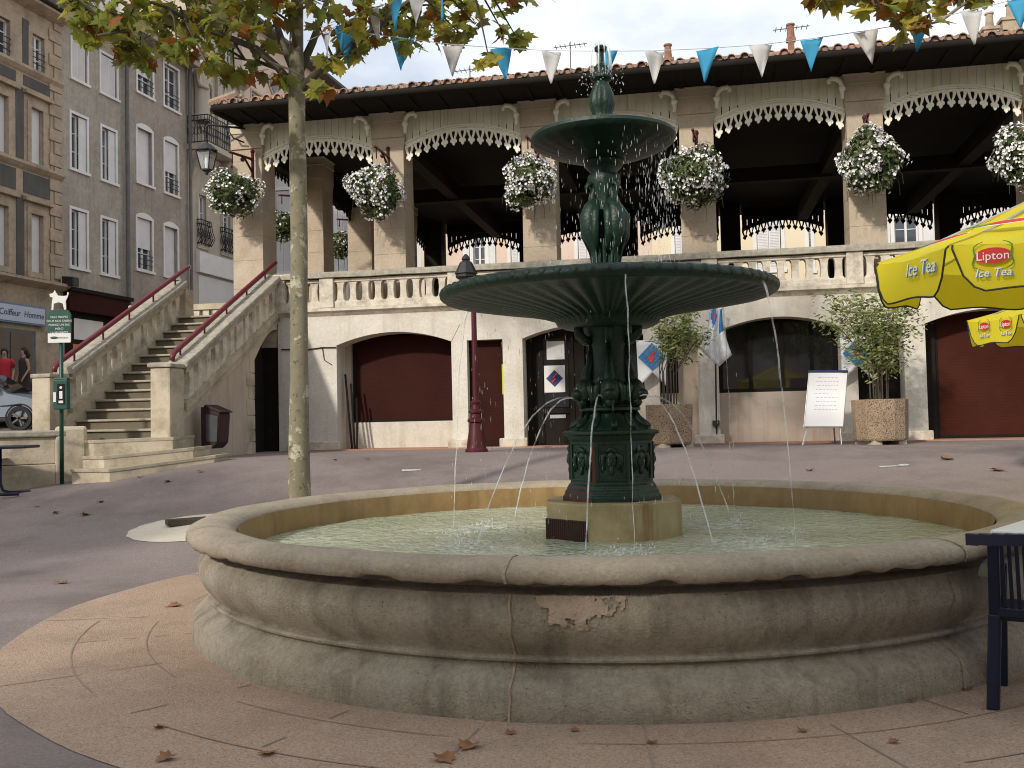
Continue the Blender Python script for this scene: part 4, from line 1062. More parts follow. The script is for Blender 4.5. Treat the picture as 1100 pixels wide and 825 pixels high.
# ================================================================== town houses: generic facade
def facade_wall(mb, x0, x1, z0, z1, holes, th=.3):
    xs = sorted({x0, x1} | {h[0] for h in holes} | {h[1] for h in holes}); zs = sorted({z0, z1} | {h[2] for h in holes} | {h[3] for h in holes})
    for i in range(len(xs) - 1):
        for j in range(len(zs) - 1):
            cx_, cz_ = (xs[i] + xs[i + 1])/2, (zs[j] + zs[j + 1])/2
            if any(h[0] < cx_ < h[1] and h[2] < cz_ < h[3] for h in holes): continue
            mb.box(xs[i], xs[i + 1], 0, th, zs[j], zs[j + 1])
    return mb
def window(root, h, kind='panes', arch=False, surround=.09, smat=None, wmat=None):
    x0, x1, z0, z1 = h; w = x1 - x0; hh = z1 - z0
    smat = smat or M['win_white']; wmat = wmat or M['win_white']
    mb = MB()
    if surround:
        s = surround
        mb.box(x0 - s, x0, -.03, .02, z0, z1).box(x1, x1 + s, -.03, .02, z0, z1).box(x0 - s - .04, x1 + s + .04, -.07, .02, z0 - s, z0)
        if arch:
            n = 8; pts = [(x0 - s, z1)] + [(x0 - s + (w + 2*s)*i/n, z1 + .06 + .14*(1 - (1 - 2*i/n)**2)) for i in range(n + 1)] + [(x1 + s, z1)]
            mb.prism(pts, -.035, .02)
        else: mb.box(x0 - s, x1 + s, -.035, .02, z1, z1 + s)
    else: mb.box(x0 - .03, x1 + .03, -.04, .02, z0 - .05, z0)
    wn = mb.build('window', smat, root)
    if kind == 'shut':
        m2 = MB(); n = 2
        for i in range(n):
            a, b = x0 + .02 + (w - .04)*i/n, x0 + .02 + (w - .04)*(i + 1)/n - .012
            m2.box(a, b, .03, .07, z0 + .02, z1 - .02)
            zz = z0 + .1
            while zz < z1 - .1: m2.box(a + .05, b - .05, .018, .03, zz, zz + .03); zz += .06
        m2.build('shutter', M['shut_white'], wn)
    elif kind == 'blind':
        MB().box(x0 + .01, x1 - .01, .12, .15, z0 + .02, z1).build('blind', M['shut_white'], wn)
    else:
        g = MB().box(x0, x1, .16, .17, z0, z1).build('pane', M['glass'] if kind != 'dark' else M['darkglass'], wn)
        f = MB(); f.box(x0, x0 + .06, .10, .158, z0, z1).box(x1 - .06, x1, .10, .158, z0, z1).box(x0 + .06, x1 - .06, .10, .158, z0, z0 + .07).box(x0 + .06, x1 - .06, .10, .158, z1 - .06, z1).box((x0 + x1)/2 - .04, (x0 + x1)/2 + .04, .10, .158, z0 + .07, z1 - .06)
        nb = max(3, int(hh/.5))
        for i in range(1, nb): f.box(x0 + .06, x1 - .06, .12, .157, z0 + hh*i/nb - .015, z0 + hh*i/nb + .015)
        f.build('sash', wmat, wn)
        if kind == 'half': MB().box(x0 + .01, x1 - .01, .06, .09, z0 + hh*.42, z1).build('blind', M['shut_white'], wn)
        if kind == 'inshut': MB().box((x0 + x1)/2 + .02, x1 - .01, .02, .05, z0 + .02, z1 - .02).build('shutter', M['shut_white'], wn)
    if kind == 'half' or kind == 'rail':
        r = MB()
        for zz in (z0 + .18, z0 + .36, z0 + .52): r.tube([(x0, -.05, zz), (x1, -.05, zz)], .014, 5)
        r.build('guard_rail', M['black_iron'], wn)
    return wn
SX = lambda px, py: STREET.px(px, py, 0)
def hole(px0, pyt, pyb, px1, pymid=None):
    xa, zt = SX(px0, pyt); xa2, zb_ = SX(px0, pyb); xb, _ = SX(px1, (pyt + pyb)/2)
    return (round(xa, 3), round(xb, 3), round(zb_, 3), round(zt, 3))
def snap(rows):
    # level the sills and heads of the windows of one floor
    z0 = sum(h[2] for h in rows)/len(rows); z1 = sum(h[3] for h in rows)/len(rows)
    return [(h[0], h[1], z0, z1) for h in rows]
xq = lambda px, py=250: SX(px, py)[0]
zq = lambda px, py: SX(px, py)[1]
def house(name, label, x0, x1, ztop, wallm, rows, roofm='slate', z0=.5, depth=7):
    root = thing(name, label, 'building', STREET.w(x0, 0, 0), STREET.ang)
    holes = [tuple(v - x0 if i < 2 else v for i, v in enumerate(h)) for (hs, k, ar, su) in rows for h in hs]
    L_ = x1 - x0
    mb = facade_wall(MB(), 0, L_ - .004, z0, ztop, holes); mb.box(0, L_ - .004, .3, depth, z0, ztop - .05)
    mb.build('wall', wallm, root)
    for (hs, k, ar, su) in rows:
        for i, h in enumerate(hs):
            kk = k[i] if isinstance(k, (list, tuple)) else k
            window(root, (h[0] - x0, h[1] - x0, h[2], h[3]), kk, ar, su[0], su[1])
    r = MB().prism([(-.55, ztop), (-.55, ztop + .14), (depth/2, ztop + 1.6), (depth + .4, ztop + .14), (depth + .4, ztop)], 0, L_ - .004, axis='x')
    rf = r.build('roof', M[roofm], root)
    return root, rf
# tan stone house with dark panels
xE = xq(66, 200)
topz = zq(30, 0)
rowT = snap([hole(-14, 12, 52, 10), hole(34, 33, 72, 47)]); rowM = snap([hole(-12, 98, 160, 8.5), hole(33, 112, 174, 46)]); rowL = snap([hole(-12, 217, 284, 8.5), hole(33, 228, 291, 46)])
ext = [tuple(v - 4.6 if i < 2 else v for i, v in enumerate(r[0])) for r in (rowT, rowM, rowL)]
su = (.16, M['tan_stone'])
xS = xE - 13.5
tan, rf = house('tan_house', 'tan stone house with dark rendered panels above the hairdresser shop at the left edge', xS, xE, topz, M['tan_stone'],
    [(rowT, 'rail', False, su), (rowM, 'blind', False, su), (rowL, 'blind', False, su), ([ext[0]], 'rail', False, su), ([ext[1], ext[2]], 'blind', False, su)])
zc1, zc2, zc3 = zq(30, 75), zq(30, 178), zq(30, 302)
L_ = xE - xS
for z, d_ in ((zc1, .14), (zc2, .16), (zc3, .32), (topz - .12, .4)):
    MB().prism([(-.002, z - .16), (-d_*.5, z - .10), (-d_, z - .02), (-d_, z + .06), (-.002, z + .1)], 0, L_ - .004, axis='x').build('cornice', M['tan_stone'], tan)
mb = MB()
wins = [h[0] - xS for h in rowM] + [ext[1][0] - xS]
def panel(z0, z1):
    xs_ = sorted([(h[0] - xS - .30, h[1] - xS + .30) for h in rowM] + [(ext[1][0] - xS - .30, ext[1][1] - xS + .30)])
    cur = 0
    for a, b in xs_ + [(L_ - .5, L_)]:
        if a > cur: mb.box(cur, a, -.018, .0, z0, z1)
        cur = b
panel(zc2 + .14, rowM[0][3] + .45); panel(zc3 + .14, rowL[0][3] + .45)
for h in rowM + [ext[1]]: mb.box(h[0] - xS - .30, h[1] - xS + .30, -.018, 0, rowM[0][3] + .55, zc1 - .2)
for h in rowL + [ext[2]]: mb.box(h[0] - xS - .30, h[1] - xS + .30, -.018, 0, rowL[0][3] + .55, zc2 - .2)
mb.box(xq(24, 40) - xS, xq(31, 40) - xS, -.018, 0, rowT[0][2] - .1, rowT[0][3] + .3)
mb.build('dark_panel', M['slate'], tan)
mb = MB(); z = zc3 + .2; i = 0
while z < topz - .4:
    w_ = .55 if i % 2 else .34; mb.box(L_ - w_, L_ - .006, -.05, 0, z + .008, z + .37); z += .38; i += 1
mb.build('quoin', M['tan_stone'], tan, bevel=.02)
for rws in (rowM, rowL, [ext[1], ext[2]]):
    for h in rws: MB().box(h[0] - xS - .34, h[1] - xS + .34, -.14, 0, h[3] + .32, h[3] + .42).build('hood_mould', M['tan_stone'], tan)
# shop front below
zs0, zs1 = zq(20, 352), zq(20, 324)
gl = zq(20, 428)
sf = MB().box(L_ - 8, L_ - .15, -.03, 0, .6, zs0 - .05).build('shopfront', M['leadgrey'], tan)
mb = MB()
for a, b in ((L_ - 3.2, L_ - 2.35), (L_ - 2.2, L_ - 1.35), (L_ - 5.2, L_ - 3.4), (L_ - 7.4, L_ - 5.4)): mb.box(a, b, -.05, -.032, gl - .9, zs0 - .15)
mb.build('pane', M['darkglass'], sf)
MB().box(L_ - 1.2, L_ - .2, -.05, -.032, .6, zs0 - .05).build('pilaster', M['tan_stone'], sf)
# hanging fascia sign of the hairdresser
sx1 = xq(45.5, 340); sx0 = sx1 - 3.6
sg = thing('shop_sign', 'pale blue shop sign with dark lettering over the hairdresser doorway', 'shop sign', STREET.w(sx0, -.06, 0), STREET.ang)
M['signface'] = mat('sign face', (.46, .52, .62), rough=.4); M['signframe'] = mat('sign frame', (.10, .20, .34), rough=.4)
zA, zB = zq(45, 351), zq(45, 331)
MB().box(0, 3.6, -.06, 0, zA, zB).build('frame', M['signframe'], sg); MB().box(.06, 3.54, -.075, -.06, zA + .05, zB - .05).build('face', M['signface'], sg)
tx0, tx1 = xq(-6, 340) - sx0, xq(43, 340) - sx0
text('lettering', 'Coiffeur  Homme', (tx1 - tx0)/6.9, M['navy'], sg, Matrix.Translation(((tx0 + tx1)/2, -.08, (zA + zB)/2)) @ VERT, shear=.12, sx=.95)
# two grey rendered houses
xA0, xA1 = xE, xq(134, 200); xB1 = xq(202, 200)
r1 = snap([hole(77, 38, 82, 93), hole(108, 57, 99, 125)]); r2 = snap([hole(76, 121, 181, 93), hole(109, 136, 191, 124)]); r3 = snap([hole(76, 224, 286, 93), hole(109, 234, 293, 124.5)])
gz_top = zq(100, 22)
sw = (.085, M['win_white'])
gA, _ = house('grey_house', 'grey rendered house with plain white framed windows above the dark brown shop front', xA0, xA1, gz_top, M['grey_render'], [(r1, 'shut', False, sw), (r2, 'inshut', False, sw), (r3, 'inshut', False, sw)])
LA = xA1 - xA0
zf0, zf1 = zq(100, 338), zq(100, 318)
MB().box(.05, LA, -.22, 0, zf0, zf1).build('fascia', M['shutter'], gA); MB().box(.0, LA + .05, -.28, 0, zf1, zf1 + .12).build('ledge', M['soffit'], gA)
sh = MB().box(.1, LA, -.02, 0, .6, zf0).build('shopfront', M['soffit'], gA)
MB().box(.5, 1.9, -.035, -.022, zf0 - .85, zf0 - .2).build('lit_sign', M['win_white'], sh); MB().box(.45, 2.2, -.035, -.022, zf0 - 2.4, zf0 - 1.0).build('display', M['orange'], sh); MB().box(.7, 1.5, -.045, -.036, zf0 - 1.7, zf0 - 1.1).build('poster', M['paper'], sh)
MB().box(2.6, LA - .2, -.035, -.022, 1.5, zf0 - .3).build('pane', M['darkglass'], sh)
xp = LA - .06; mb = MB().tube([(xp, -.16, 3.2), (xp, -.16, gz_top - .75)], .07, 8).tube([(xp, -.16, gz_top - .75), (xp + .1, -.3, gz_top - .45), (xp + .12, -.4, gz_top - .2)], .07, 8).tube([(0, -.55, gz_top - .03), (LA, -.55, gz_top - .03)], .08, 8)
mb.box(xp - .12, xp + .12, -.3, -.03, gz_top - .9, gz_top - .55); mb.build('downpipe', M['leadgrey'], gA, smooth=True)
# loft box on the roof line
MB().box(.2, 2.4, -.35, 1.6, gz_top + .02, gz_top + 1.9).build('dormer', M['win_white'], gA)
q1 = snap([hole(147, 52, 98, 163.5), hole(176, 66, 112, 191)]); q2 = snap([hole(147, 136, 194, 163), hole(176.5, 150, 206, 190.5)]); q3 = snap([hole(147, 233, 289, 163), hole(176.5, 242, 295, 190.5)])
gB, _ = house('brown_grey_house', 'brown grey rendered house with arched window heads and half lowered white blinds', xA1, xB1, gz_top + .5, M['grey_render2'], [(q1, ['half', 'rail'], False, sw), (q2, ['blind', 'half'], True, sw), (q3, ['half', 'blind'], True, sw)])
LB = xB1 - xA1
MB().box(0, LB, -.55, 0, gz_top + .3, gz_top + .49).build('cornice', M['grey_render2'], gB)
mb = MB().tube([(LB - .05, -.14, 3.2), (LB - .05, -.14, gz_top + .3)], .06, 8); mb.build('downpipe', M['leadgrey'], gB)
MB().box(.2, LB - .2, -.1, 0, 2.4, 5.0).build('shopfront', M['soffit'], gB)
# ornate pale house with statue and balcony
xC1 = xq(262, 200)
c1 = snap([hole(241, 34, 66, 249)]); c2 = snap([hole(216, 95, 138, 227), hole(240, 108, 147, 250)]); c3 = snap([hole(213, 205, 262, 221), hole(238, 222, 272, 247)])
oz = zq(230, -8)
oc, _ = house('ornate_house', 'pale carved stone house with wrought iron balcony and a statue between its windows', xB1, xC1, oz, M['ornate'], [(c1, 'dark', False, (.12, M['ornate'])), (c2, 'dark', True, (.14, M['ornate'])), (c3, 'dark', True, (.12, M['ornate']))])
LC = xC1 - xB1; zcz = zq(230, 72)
for z, d_ in ((zcz, .45), (zq(230, 178), .3), (oz - .2, .6)): MB().prism([(-.002, z - .3), (-d_*.6, z - .14), (-d_, z), (-d_, z + .1), (-.002, z + .14)], 0, LC - .01, axis='x').build('cornice', M['ornate'], oc)
for x in (.15, LC/2 - .1, LC - .45): MB().box(x, x + .32, -.12, -.002, zq(230, 178) + .1, zcz - .3).build('pilaster', M['ornate'], oc)
def iron_balcony(x0, x1, z, d_, h, belly=0):
    b = MB()
    P = [(x0, 0), (x0, -d_), (x1, -d_), (x1, 0)]
    for (pa_, pb_) in zip(P[:-1], P[1:]):
        ln_ = math.dist(pa_, pb_); n = max(2, int(ln_/.13))
        for zz in (z + .05, z + h*.82, z + h): b.tube([(*pa_, zz), (*pb_, zz)], .022, 5)
        for i in range(n + 1):
            t = i/n; x = pa_[0] + (pb_[0] - pa_[0])*t; y = pa_[1] + (pb_[1] - pa_[1])*t
            b.tube([(x, y, z), (x, y - belly, z + h*.3), (x, y - belly*.4, z + h*.6), (x, y, z + h)], .016, 4)
            if i < n: b.tube([(x + (pb_[0] - pa_[0])/n*(.5 + .4*math.cos(q)), y + (pb_[1] - pa_[1])/n*(.5 + .4*math.cos(q)), z + h*.45 + .16*math.sin(q)) for q in [k*math.pi/4 for k in range(9)]], .013, 4)
    return b
zb1 = zq(225, 166)
MB().box(-.05, LC*.9, -.9, 0, zb1 - .22, zb1).build('balcony_slab', M['ornate'], oc)
iron_balcony(0, LC*.88, zb1, .85, 1.05).build('balcony_railing', M['black_iron'], oc)
for i, h in enumerate(c3): iron_balcony(h[0] - xB1 - .12, h[1] - xB1 + .12, h[2] + .02, .16, .95, .16).build('balcony_railing', M['black_iron'], oc)
for x in (.25, LC*.45, LC*.8): MB().prism([(0, zb1 - .22), (-.7, zb1 - .22), (-.5, zb1 - .5), (-.15, zb1 - .8), (0, zb1 - 1.3)], x, x + .22, axis='x').build('console', M['ornate'], oc)
xs_ = .45; zs_ = zq(212, 134)
f = MB().lathe([(.32, 0), (.33, .2), (.26, .3), (.30, .6), (.27, 1.1), (.30, 1.5), (.34, 1.8), (.20, 2.0), (.10, 2.08)], 14, c=(xs_, -.35, zs_), rf=lobes(7, .07)); f.sphere((xs_, -.35, zs_ + 2.24), .17, 10, 8); f.tube([(xs_ - .3, -.38, zs_ + 1.75), (xs_ - .36, -.5, zs_ + 1.3), (xs_ - .05, -.66, zs_ + 1.25)], [.11, .1, .07], 7); f.tube([(xs_ + .3, -.38, zs_ + 1.75), (xs_ + .36, -.5, zs_ + 1.3), (xs_ + .1, -.68, zs_ + 1.45)], [.11, .1, .07], 7)
f.build('statue', M['ornate'], oc, smooth='all')
zw0, zw1 = zq(230, 297), zq(230, 281)
MB().box(.5, LC - .1, -.16, 0, zw0, zw1 + .2).build('white_panel', M['win_white'], oc); MB().box(.6, LC - .2, -.05, 0, 2.5, zw0 - .1).build('shopfront', M['pale_house'], oc)
# last house up the street
xD1 = xq(330, 200) + 12
dA = snap([hole(270, 97, 112, 281)]); 
dh, _ = house('far_house', 'plain house at the far street end with small diamond windows under its eaves', xC1, xD1, zq(285, 38), M['pink_house'], [(dA, 'panes', False, (.1, M['ornate']))])
for px, py in ((293, 91), (312, 103)):
    x, z = SX(px, py); x -= xC1; Mx = Matrix.Translation((x, 0, z)) @ Matrix.Rotation(R(45), 4, 'Y')
    wd_ = MB().box(-.42, .42, -.05, .0, -.42, .42, M=Mx).build('window', M['ornate'], dh); MB().box(-.28, .28, -.07, -.052, -.28, .28, M=Mx).build('pane', M['darkglass'], wd_)

# ================================================================== houses seen through the hall
def back_house(name, label, x0, x1, ztop, wm, wins, chim=(), cm='brick'):
    root = thing(name, label, 'building', BACK.w(x0, 0, 0), BACK.ang)
    holes = [(a - x0, b - x0, c_, d_) for (a, b, c_, d_, k) in wins]
    mb = facade_wall(MB(), 0, x1 - x0 - .005, .8, ztop, holes); mb.box(0, x1 - x0 - .005, .3, 8, .8, ztop - .05); mb.build('wall', wm, root)
    for (a, b, c_, d_, k) in wins:
        w_ = window(root, (a - x0, b - x0, c_, d_), k, False, .14, M['win_white'])
        if k == 'panes':
            wd2 = (b - a)*.5
            MB().box(a - x0 - .16 - wd2, a - x0 - .16, -.06, -.01, c_, d_).build('shutter', M['shut_white'], w_); MB().box(b - x0 + .16, b - x0 + .16 + wd2, -.06, -.01, c_, d_).build('shutter', M['shut_white'], w_)
    rf = MB().prism([(-.5, ztop), (-.5, ztop + .12), (4, ztop + 1.1), (8.4, ztop + .12), (8.4, ztop)], 0, x1 - x0 - .005, axis='x').build('roof', M['tile'], root)
    for (x, h, w_) in chim:
        c_ = MB().box(x - x0 - w_/2, x - x0 + w_/2, 1.0, 1.0 + w_*.7, ztop + .3, ztop + 1.2 + h).box(x - x0 - w_/2 - .06, x - x0 + w_/2 + .06, .94, 1.06 + w_*.7, ztop + 1.2 + h - .12, ztop + 1.2 + h).build('chimney', M[cm], rf)
        MB().lathe([(.16, 0), (.13, .5), (.17, .52), (.17, .58), (.1, .6)], 12, c=(x - x0, 1 + w_*.35, ztop + 1.2 + h)).build('chimney_pot', M[cm], c_)
    return root
def bx(px, py): return BACK.px(px, py, 0)
def bw(px0, pyt, pyb, px1, k):
    x0, zt = bx(px0, pyt); _, zb_ = bx(px0, pyb); x1, _ = bx(px1, pyb); return (x0, x1, zb_, zt, k)
xs = [bx(p, 250)[0] for p in (255, 452, 566, 700, 846, 940, 1060, 1300)]
zt_b = bx(700, 86)[1]
back_house('white_house', 'tall white house glimpsed through the left end of the hall', xs[0], xs[1], zt_b - .6, M['pale_house'], [bw(296, 205, 292, 312, 'shut'), bw(362, 205, 300, 374, 'shut'), bw(402, 215, 300, 416, 'shut')])
back_house('pink_house', 'pale pink house with a white framed doorway seen through the arches left of the fountain', xs[1], xs[3], zt_b - .1, M['pink_house'], [bw(508, 252, 292, 522, 'panes'), bw(548, 248, 292, 564, 'shut'), bw(620, 240, 290, 640, 'shut')], [(bx(717, 60)[0], .1, .36)])
back_house('yellow_house', 'yellow house with tall pale blue shutters seen through the arches right of the fountain', xs[3], xs[5], zt_b + .1, M['yellow_house'], [bw(724, 236, 290, 742, 'shut'), bw(812, 232, 290, 840, 'shut'), bw(868, 236, 290, 872, 'shut')], [(bx(853, 50)[0], .25, .24)])
back_house('shuttered_house', 'white house with a small paned window between white shutters, seen through the right arch', xs[5], xs[7], zt_b + .2, M['pale_house'], [bw(960, 232, 290, 988, 'panes'), bw(1042, 236, 290, 1056, 'panes'), bw(1150, 232, 290, 1180, 'panes')], [(bx(1074, 40)[0], -.1, .5), (bx(1098, 40)[0], .2, .7)], 'tan_stone')
# roof aerials
for (px, py, h, lab) in ((613, 70, 1.0, 'thin television aerial on the roof line just left of the fountain top'), (505, 88, .7, 'small low television aerial on the roof line beside the plane tree twigs'), (851, 60, 1.3, 'thin aerial mast beside the slim brick chimney'), (1084, 30, 1.5, 'tall aerial mast between the chimneys at the right')):
    x, z = BACK.px(px, py, 1.5); a = thing('roof_aerial', lab, 'aerial', BACK.w(x, 1.5, z - .9), BACK.ang, 'aerials on the roofs')
    MB().tube([(0, 0, -.6), (0, 0, .9 + h)], .025, 6).build('mast', M['leadgrey'], a)
    m_ = MB().tube([(-.7, 0, .7 + h), (.7, 0, .75 + h)], .02, 5)
    for i in range(7): m_.tube([(-.6 + i*.2, -.25, .71 + h), (-.6 + i*.2, .25, .71 + h)], .015, 4)
    m_.build('crossbar', M['leadgrey'], a)

# the houses across the square, behind the viewer, that show in the dark panes
OPP = Frame((34, -24, 0), R(180))
for i, (w0, w1, h_, wm) in enumerate(((0, 14, 10.5, 'yellow_house'), (14, 30, 12, 'pale_house'), (30, 46, 11, 'pink_house'), (46, 62, 12.5, 'ornate'))):
    root = thing('town_house', 'town house across the square behind the viewer', 'building', OPP.w(w0, 0, 0), OPP.ang, 'houses across the square')
    hs = [(1.2 + c*2.6, 2.3 + c*2.6, z, z + 1.7) for c in range(int((w1 - w0 - 2)/2.6) + 1) for z in (1.2, 4.4, 7.4) if 2.3 + c*2.6 < w1 - w0 - .3]
    mb = facade_wall(MB(), 0, w1 - w0 - .01, 0, h_, hs); mb.box(0, w1 - w0 - .01, .3, 7, 0, h_ - .05); mb.build('wall', M[wm], root)
    for h in hs: window(root, h, 'shut' if random.random() < .4 else 'dark')
    MB().prism([(-.5, h_), (-.5, h_ + .12), (3.5, h_ + 1.2), (7.4, h_ + .12), (7.4, h_)], 0, w1 - w0 - .01, axis='x').build('roof', M['tile'], root)

# ================================================================== plane trees
LEAF_SHAPE = [(0, 0), (.10, -.05), (.34, -.10), (.30, .06), (.52, .22), (.34, .32), (.36, .52), (.17, .50), (0, .86), (-.17, .50), (-.36, .52), (-.34, .32), (-.52, .22), (-.30, .06), (-.34, -.10), (-.10, -.05)]
def add_leaf(mb, p, size, rnd, m, droop=.6):
    az = rnd.uniform(0, 2*math.pi); tilt = rnd.gauss(-droop, .5); roll = rnd.gauss(0, .5)
    Mx = Matrix.Translation(p) @ Matrix.Rotation(az, 4, 'Z') @ Matrix.Rotation(tilt, 4, 'X') @ Matrix.Rotation(roll, 4, 'Y')
    b = len(mb.v); cu = rnd.uniform(.1, .45)
    ws_ = rnd.uniform(.85, 1.1)
    for (x, y) in LEAF_SHAPE + [(0, .34)]:
        z = -cu*(x*x) - cu*.4*(y - .3)**2 + (.05*rnd.uniform(-1, 1) if abs(x) > .3 else 0)
        mb.v.append(tuple(Mx @ Vector((x*size*ws_, y*size, z*size))))
    n = len(LEAF_SHAPE); c_ = b + n
    for i in range(n): mb.f.append([b + i, b + (i + 1) % n, c_]); mb.m.append(m)
def pick(rnd, w): 
    t = rnd.random()*sum(w)
    for i, q in enumerate(w):
        t -= q
        if t < 0: return i
    return 0
def cluster(mb, tw, c, rad, n, rnd, wts, limb=None, size=(.17, .25), flat=.6):
    if limb is not None:
        mid = limb.lerp(c, .5) + Vector((rnd.uniform(-.1, .1), rnd.uniform(-.1, .1), .08)); tw.tube([limb, mid, c], [.018, .012, .006], 5)
    for i in range(max(2, n//9)):
        e = c + Vector((rnd.gauss(0, .5), rnd.gauss(0, .5), rnd.gauss(0, .4*flat)))*rad
        tw.tube([c, (c + e)/2 + Vector((0, 0, .03)), e], [.006, .004, .002], 4)
    for i in range(n):
        while True:
            q = Vector((rnd.uniform(-1, 1), rnd.uniform(-1, 1), rnd.uniform(-1, 1)))
            if q.length < 1: break
        p = c + Vector((q.x, q.y, q.z*flat))*rad
        add_leaf(mb, p, rnd.uniform(*size), rnd, pick(rnd, wts))
rnd = random.Random(21)
TB = Vector((-2.46, 11.3, gz(-2.46, 11.3)))
tree = thing('plane_tree', 'slim mottled plane tree trunk with yellowing leaves rising behind the left rim of the basin', 'tree', TB)
def tp(px, py, Y=11.3): return at(px, py, Y) - TB
trunk = [Vector((0, 0, -.3)), tp(322, 545), tp(321, 480), tp(321.5, 400), tp(321, 330), tp(321.5, 260), tp(320, 190), tp(319.5, 130), tp(319, 95), tp(318, 60), tp(319, 20), tp(320, -30), tp(322, -110)]
tmb = MB().tube(trunk, [.145, .135, .115, .107, .102, .099, .096, .095, .10, .082, .075, .068, .055], 14)
for py in (480, 300, 210):   # old branch scars
    p = tp(321 + 7, py); tmb.sphere(p, .05, 8, 6, sc=(.6, 1, 1.2))
tmb.v = [tuple(Vector(v) + Vector((noise.noise(Vector(v)*3.1)*.012, noise.noise(Vector(v)*3.1 + Vector((5, 0, 0)))*.012, 0))) for v in tmb.v]
to = tmb.build('trunk', M['bark'], tree, smooth='all')
LIMBS = [[(316, 96, 11.3), (300, 74, 11.2), (275, 52, 11.0), (240, 38, 10.8), (200, 26, 10.6), (150, 30, 10.4), (105, 38, 10.2)],
         [(323, 97, 11.3), (345, 74, 11.2), (372, 54, 11.0), (398, 34, 10.8), (430, 8, 10.5), (470, -20, 10.2), (530, -40, 10.0)],
         [(318, 80, 11.3), (304, 48, 11.4), (292, 10, 11.6), (280, -40, 11.8), (262, -110, 12)],
         [(321, 78, 11.3), (336, 45, 11.5), (350, 5, 11.8), (368, -50, 12), (400, -120, 12.2)],
         [(320, 62, 11.3), (312, 24, 11.1), (300, -30, 10.8), (290, -90, 10.5)],
         [(340, 79, 11.2), (360, 72, 11.6), (385, 60, 11.9), (402, 50, 12.1)],
         [(268, 49, 11.0), (285, 62, 10.8), (300, 74, 10.6)], [(215, 30, 10.7), (180, 8, 10.3), (120, -10, 10.0)], [(300, 74, 11.2), (276, 66, 11.4), (250, 62, 11.5)]]
lmb = MB(); lpts = []
for L_ in LIMBS:
    p = [tp(*q) for q in L_]; n = len(p); r0 = .055 if n > 4 else .03
    lmb.tube(p, [r0*(1 - .75*i/(n - 1)) for i in range(n)], 8)
    for a, b in zip(p[:-1], p[1:]): lpts += [a, (a + b)/2]
lmb.build('limb', M['limb'], tree, smooth='all')
leaf = MB(); tw = MB(); W_ = [5, 3.5, 2.2, 1.5, 2.5]
CL = [(88, 33, 20, 8), (108, 20, 26, 14), (120, 46, 26, 16), (140, 56, 18, 10), (140, 20, 30, 18), (165, 40, 28, 18), (150, 62, 14, 7), (185, 15, 32, 20), (190, 52, 20, 12), (205, 36, 28, 16), (225, 18, 30, 18), (222, 70, 13, 6), (232, 52, 18, 8),
      (250, 30, 26, 16), (262, 12, 24, 13), (252, 84, 16, 9), (272, 80, 14, 7), (285, 55, 14, 4), (276, 34, 16, 5), (290, 20, 18, 5), (303, 86, 9, 4), (305, 4, 20, 7), (325, 4, 18, 4), (342, 30, 12, 3), (348, 6, 20, 6), (365, 30, 20, 9), (372, 58, 12, 4), (357, 70, 13, 5), (345, 98, 11, 5),
      (385, 20, 24, 14), (400, 45, 18, 8), (410, 10, 24, 14), (382, 62, 10, 4), (425, 30, 22, 12), (440, 50, 12, 5), (450, 12, 24, 14), (462, 38, 20, 10), (480, 15, 24, 14), (492, 38, 14, 6), (503, 12, 16, 8), (510, 30, 8, 3), (548, 2, 16, 7), (525, 66, 11, 5), (556, 46, 11, 6), (540, 38, 7, 3)]
for (px, py, r, n) in CL:
    Y = rnd.uniform(10.0, 11.6) if px < 300 else rnd.uniform(9.8, 11.6)
    c = tp(px, py - 4, Y); lim = min(lpts, key=lambda q: (q - c).length)
    cluster(leaf, tw, c, r*Y/FOC*1.05, int(n*1.5), rnd, W_, lim, flat=.8)
for i in range(95):
    a = rnd.uniform(0, 6.28); r = 3.3*math.sqrt(rnd.random()); z = rnd.uniform(6.1, 9.6); 
    sc = math.sqrt(max(.05, 1 - ((z - 7.4)/2.6)**2)); c = Vector((r*sc*math.cos(a) - .2, r*sc*math.sin(a) - .3, z - TB.z))
    wpt = c + TB; 
    vis = (wpt.z - CAMZ)/max(wpt.y, 1)
    if vis < .455: continue
    cluster(leaf, tw, c, .62, 26, rnd, W_, min(lpts, key=lambda q: (q - c).length), flat=.7)
tw.build('twigs', M['twig'], tree)
leaf.build('crown', LEAF, tree)
# a second plane tree standing outside the picture on the right, its low branch hangs in at the top
T2 = Vector((7.4, 9.4, gz(7.4, 9.4)))
t2 = thing('plane_tree', 'yellowing plane branch hanging in at the top right over the pennants', 'tree', T2)
tp2 = lambda px, py, Y: at(px, py, Y) - T2
MB().tube([(0, 0, -.2), (.02, 0, 1.5), (0, .03, 3.2), (-.02, 0, 4.6), (.05, 0, 5.6), (.0, .1, 7.5)], [.16, .14, .13, .12, .09, .05], 12).build('trunk', M['bark'], t2, smooth='all')
l2 = [[Vector((0, 0, 4.5)), tp2(1090, -25, 9.2), tp2(1060, -12, 9.1), tp2(1030, 8, 9.0), tp2(1012, 22, 9.0), tp2(990, 28, 8.9)], [tp2(1060, -12, 9.1), tp2(1000, -15, 8.9), tp2(940, -5, 8.7), tp2(890, 0, 8.6)], [Vector((0, 0, 5.4)), Vector((.8, -.8, 6.6)), Vector((1.6, -1.2, 7.4))], [Vector((0, 0, 5.2)), Vector((.3, 1, 6.4)), Vector((.4, 2, 7.2))]]
m_ = MB(); lp2 = []
for p in l2:
    m_.tube(p, [(.05 if i == 0 else .03)*(1 - .7*i/(len(p) - 1)) for i in range(len(p))], 6); lp2 += p
m_.build('limb', M['bark'], t2, smooth='all')
leaf = MB(); tw = MB()
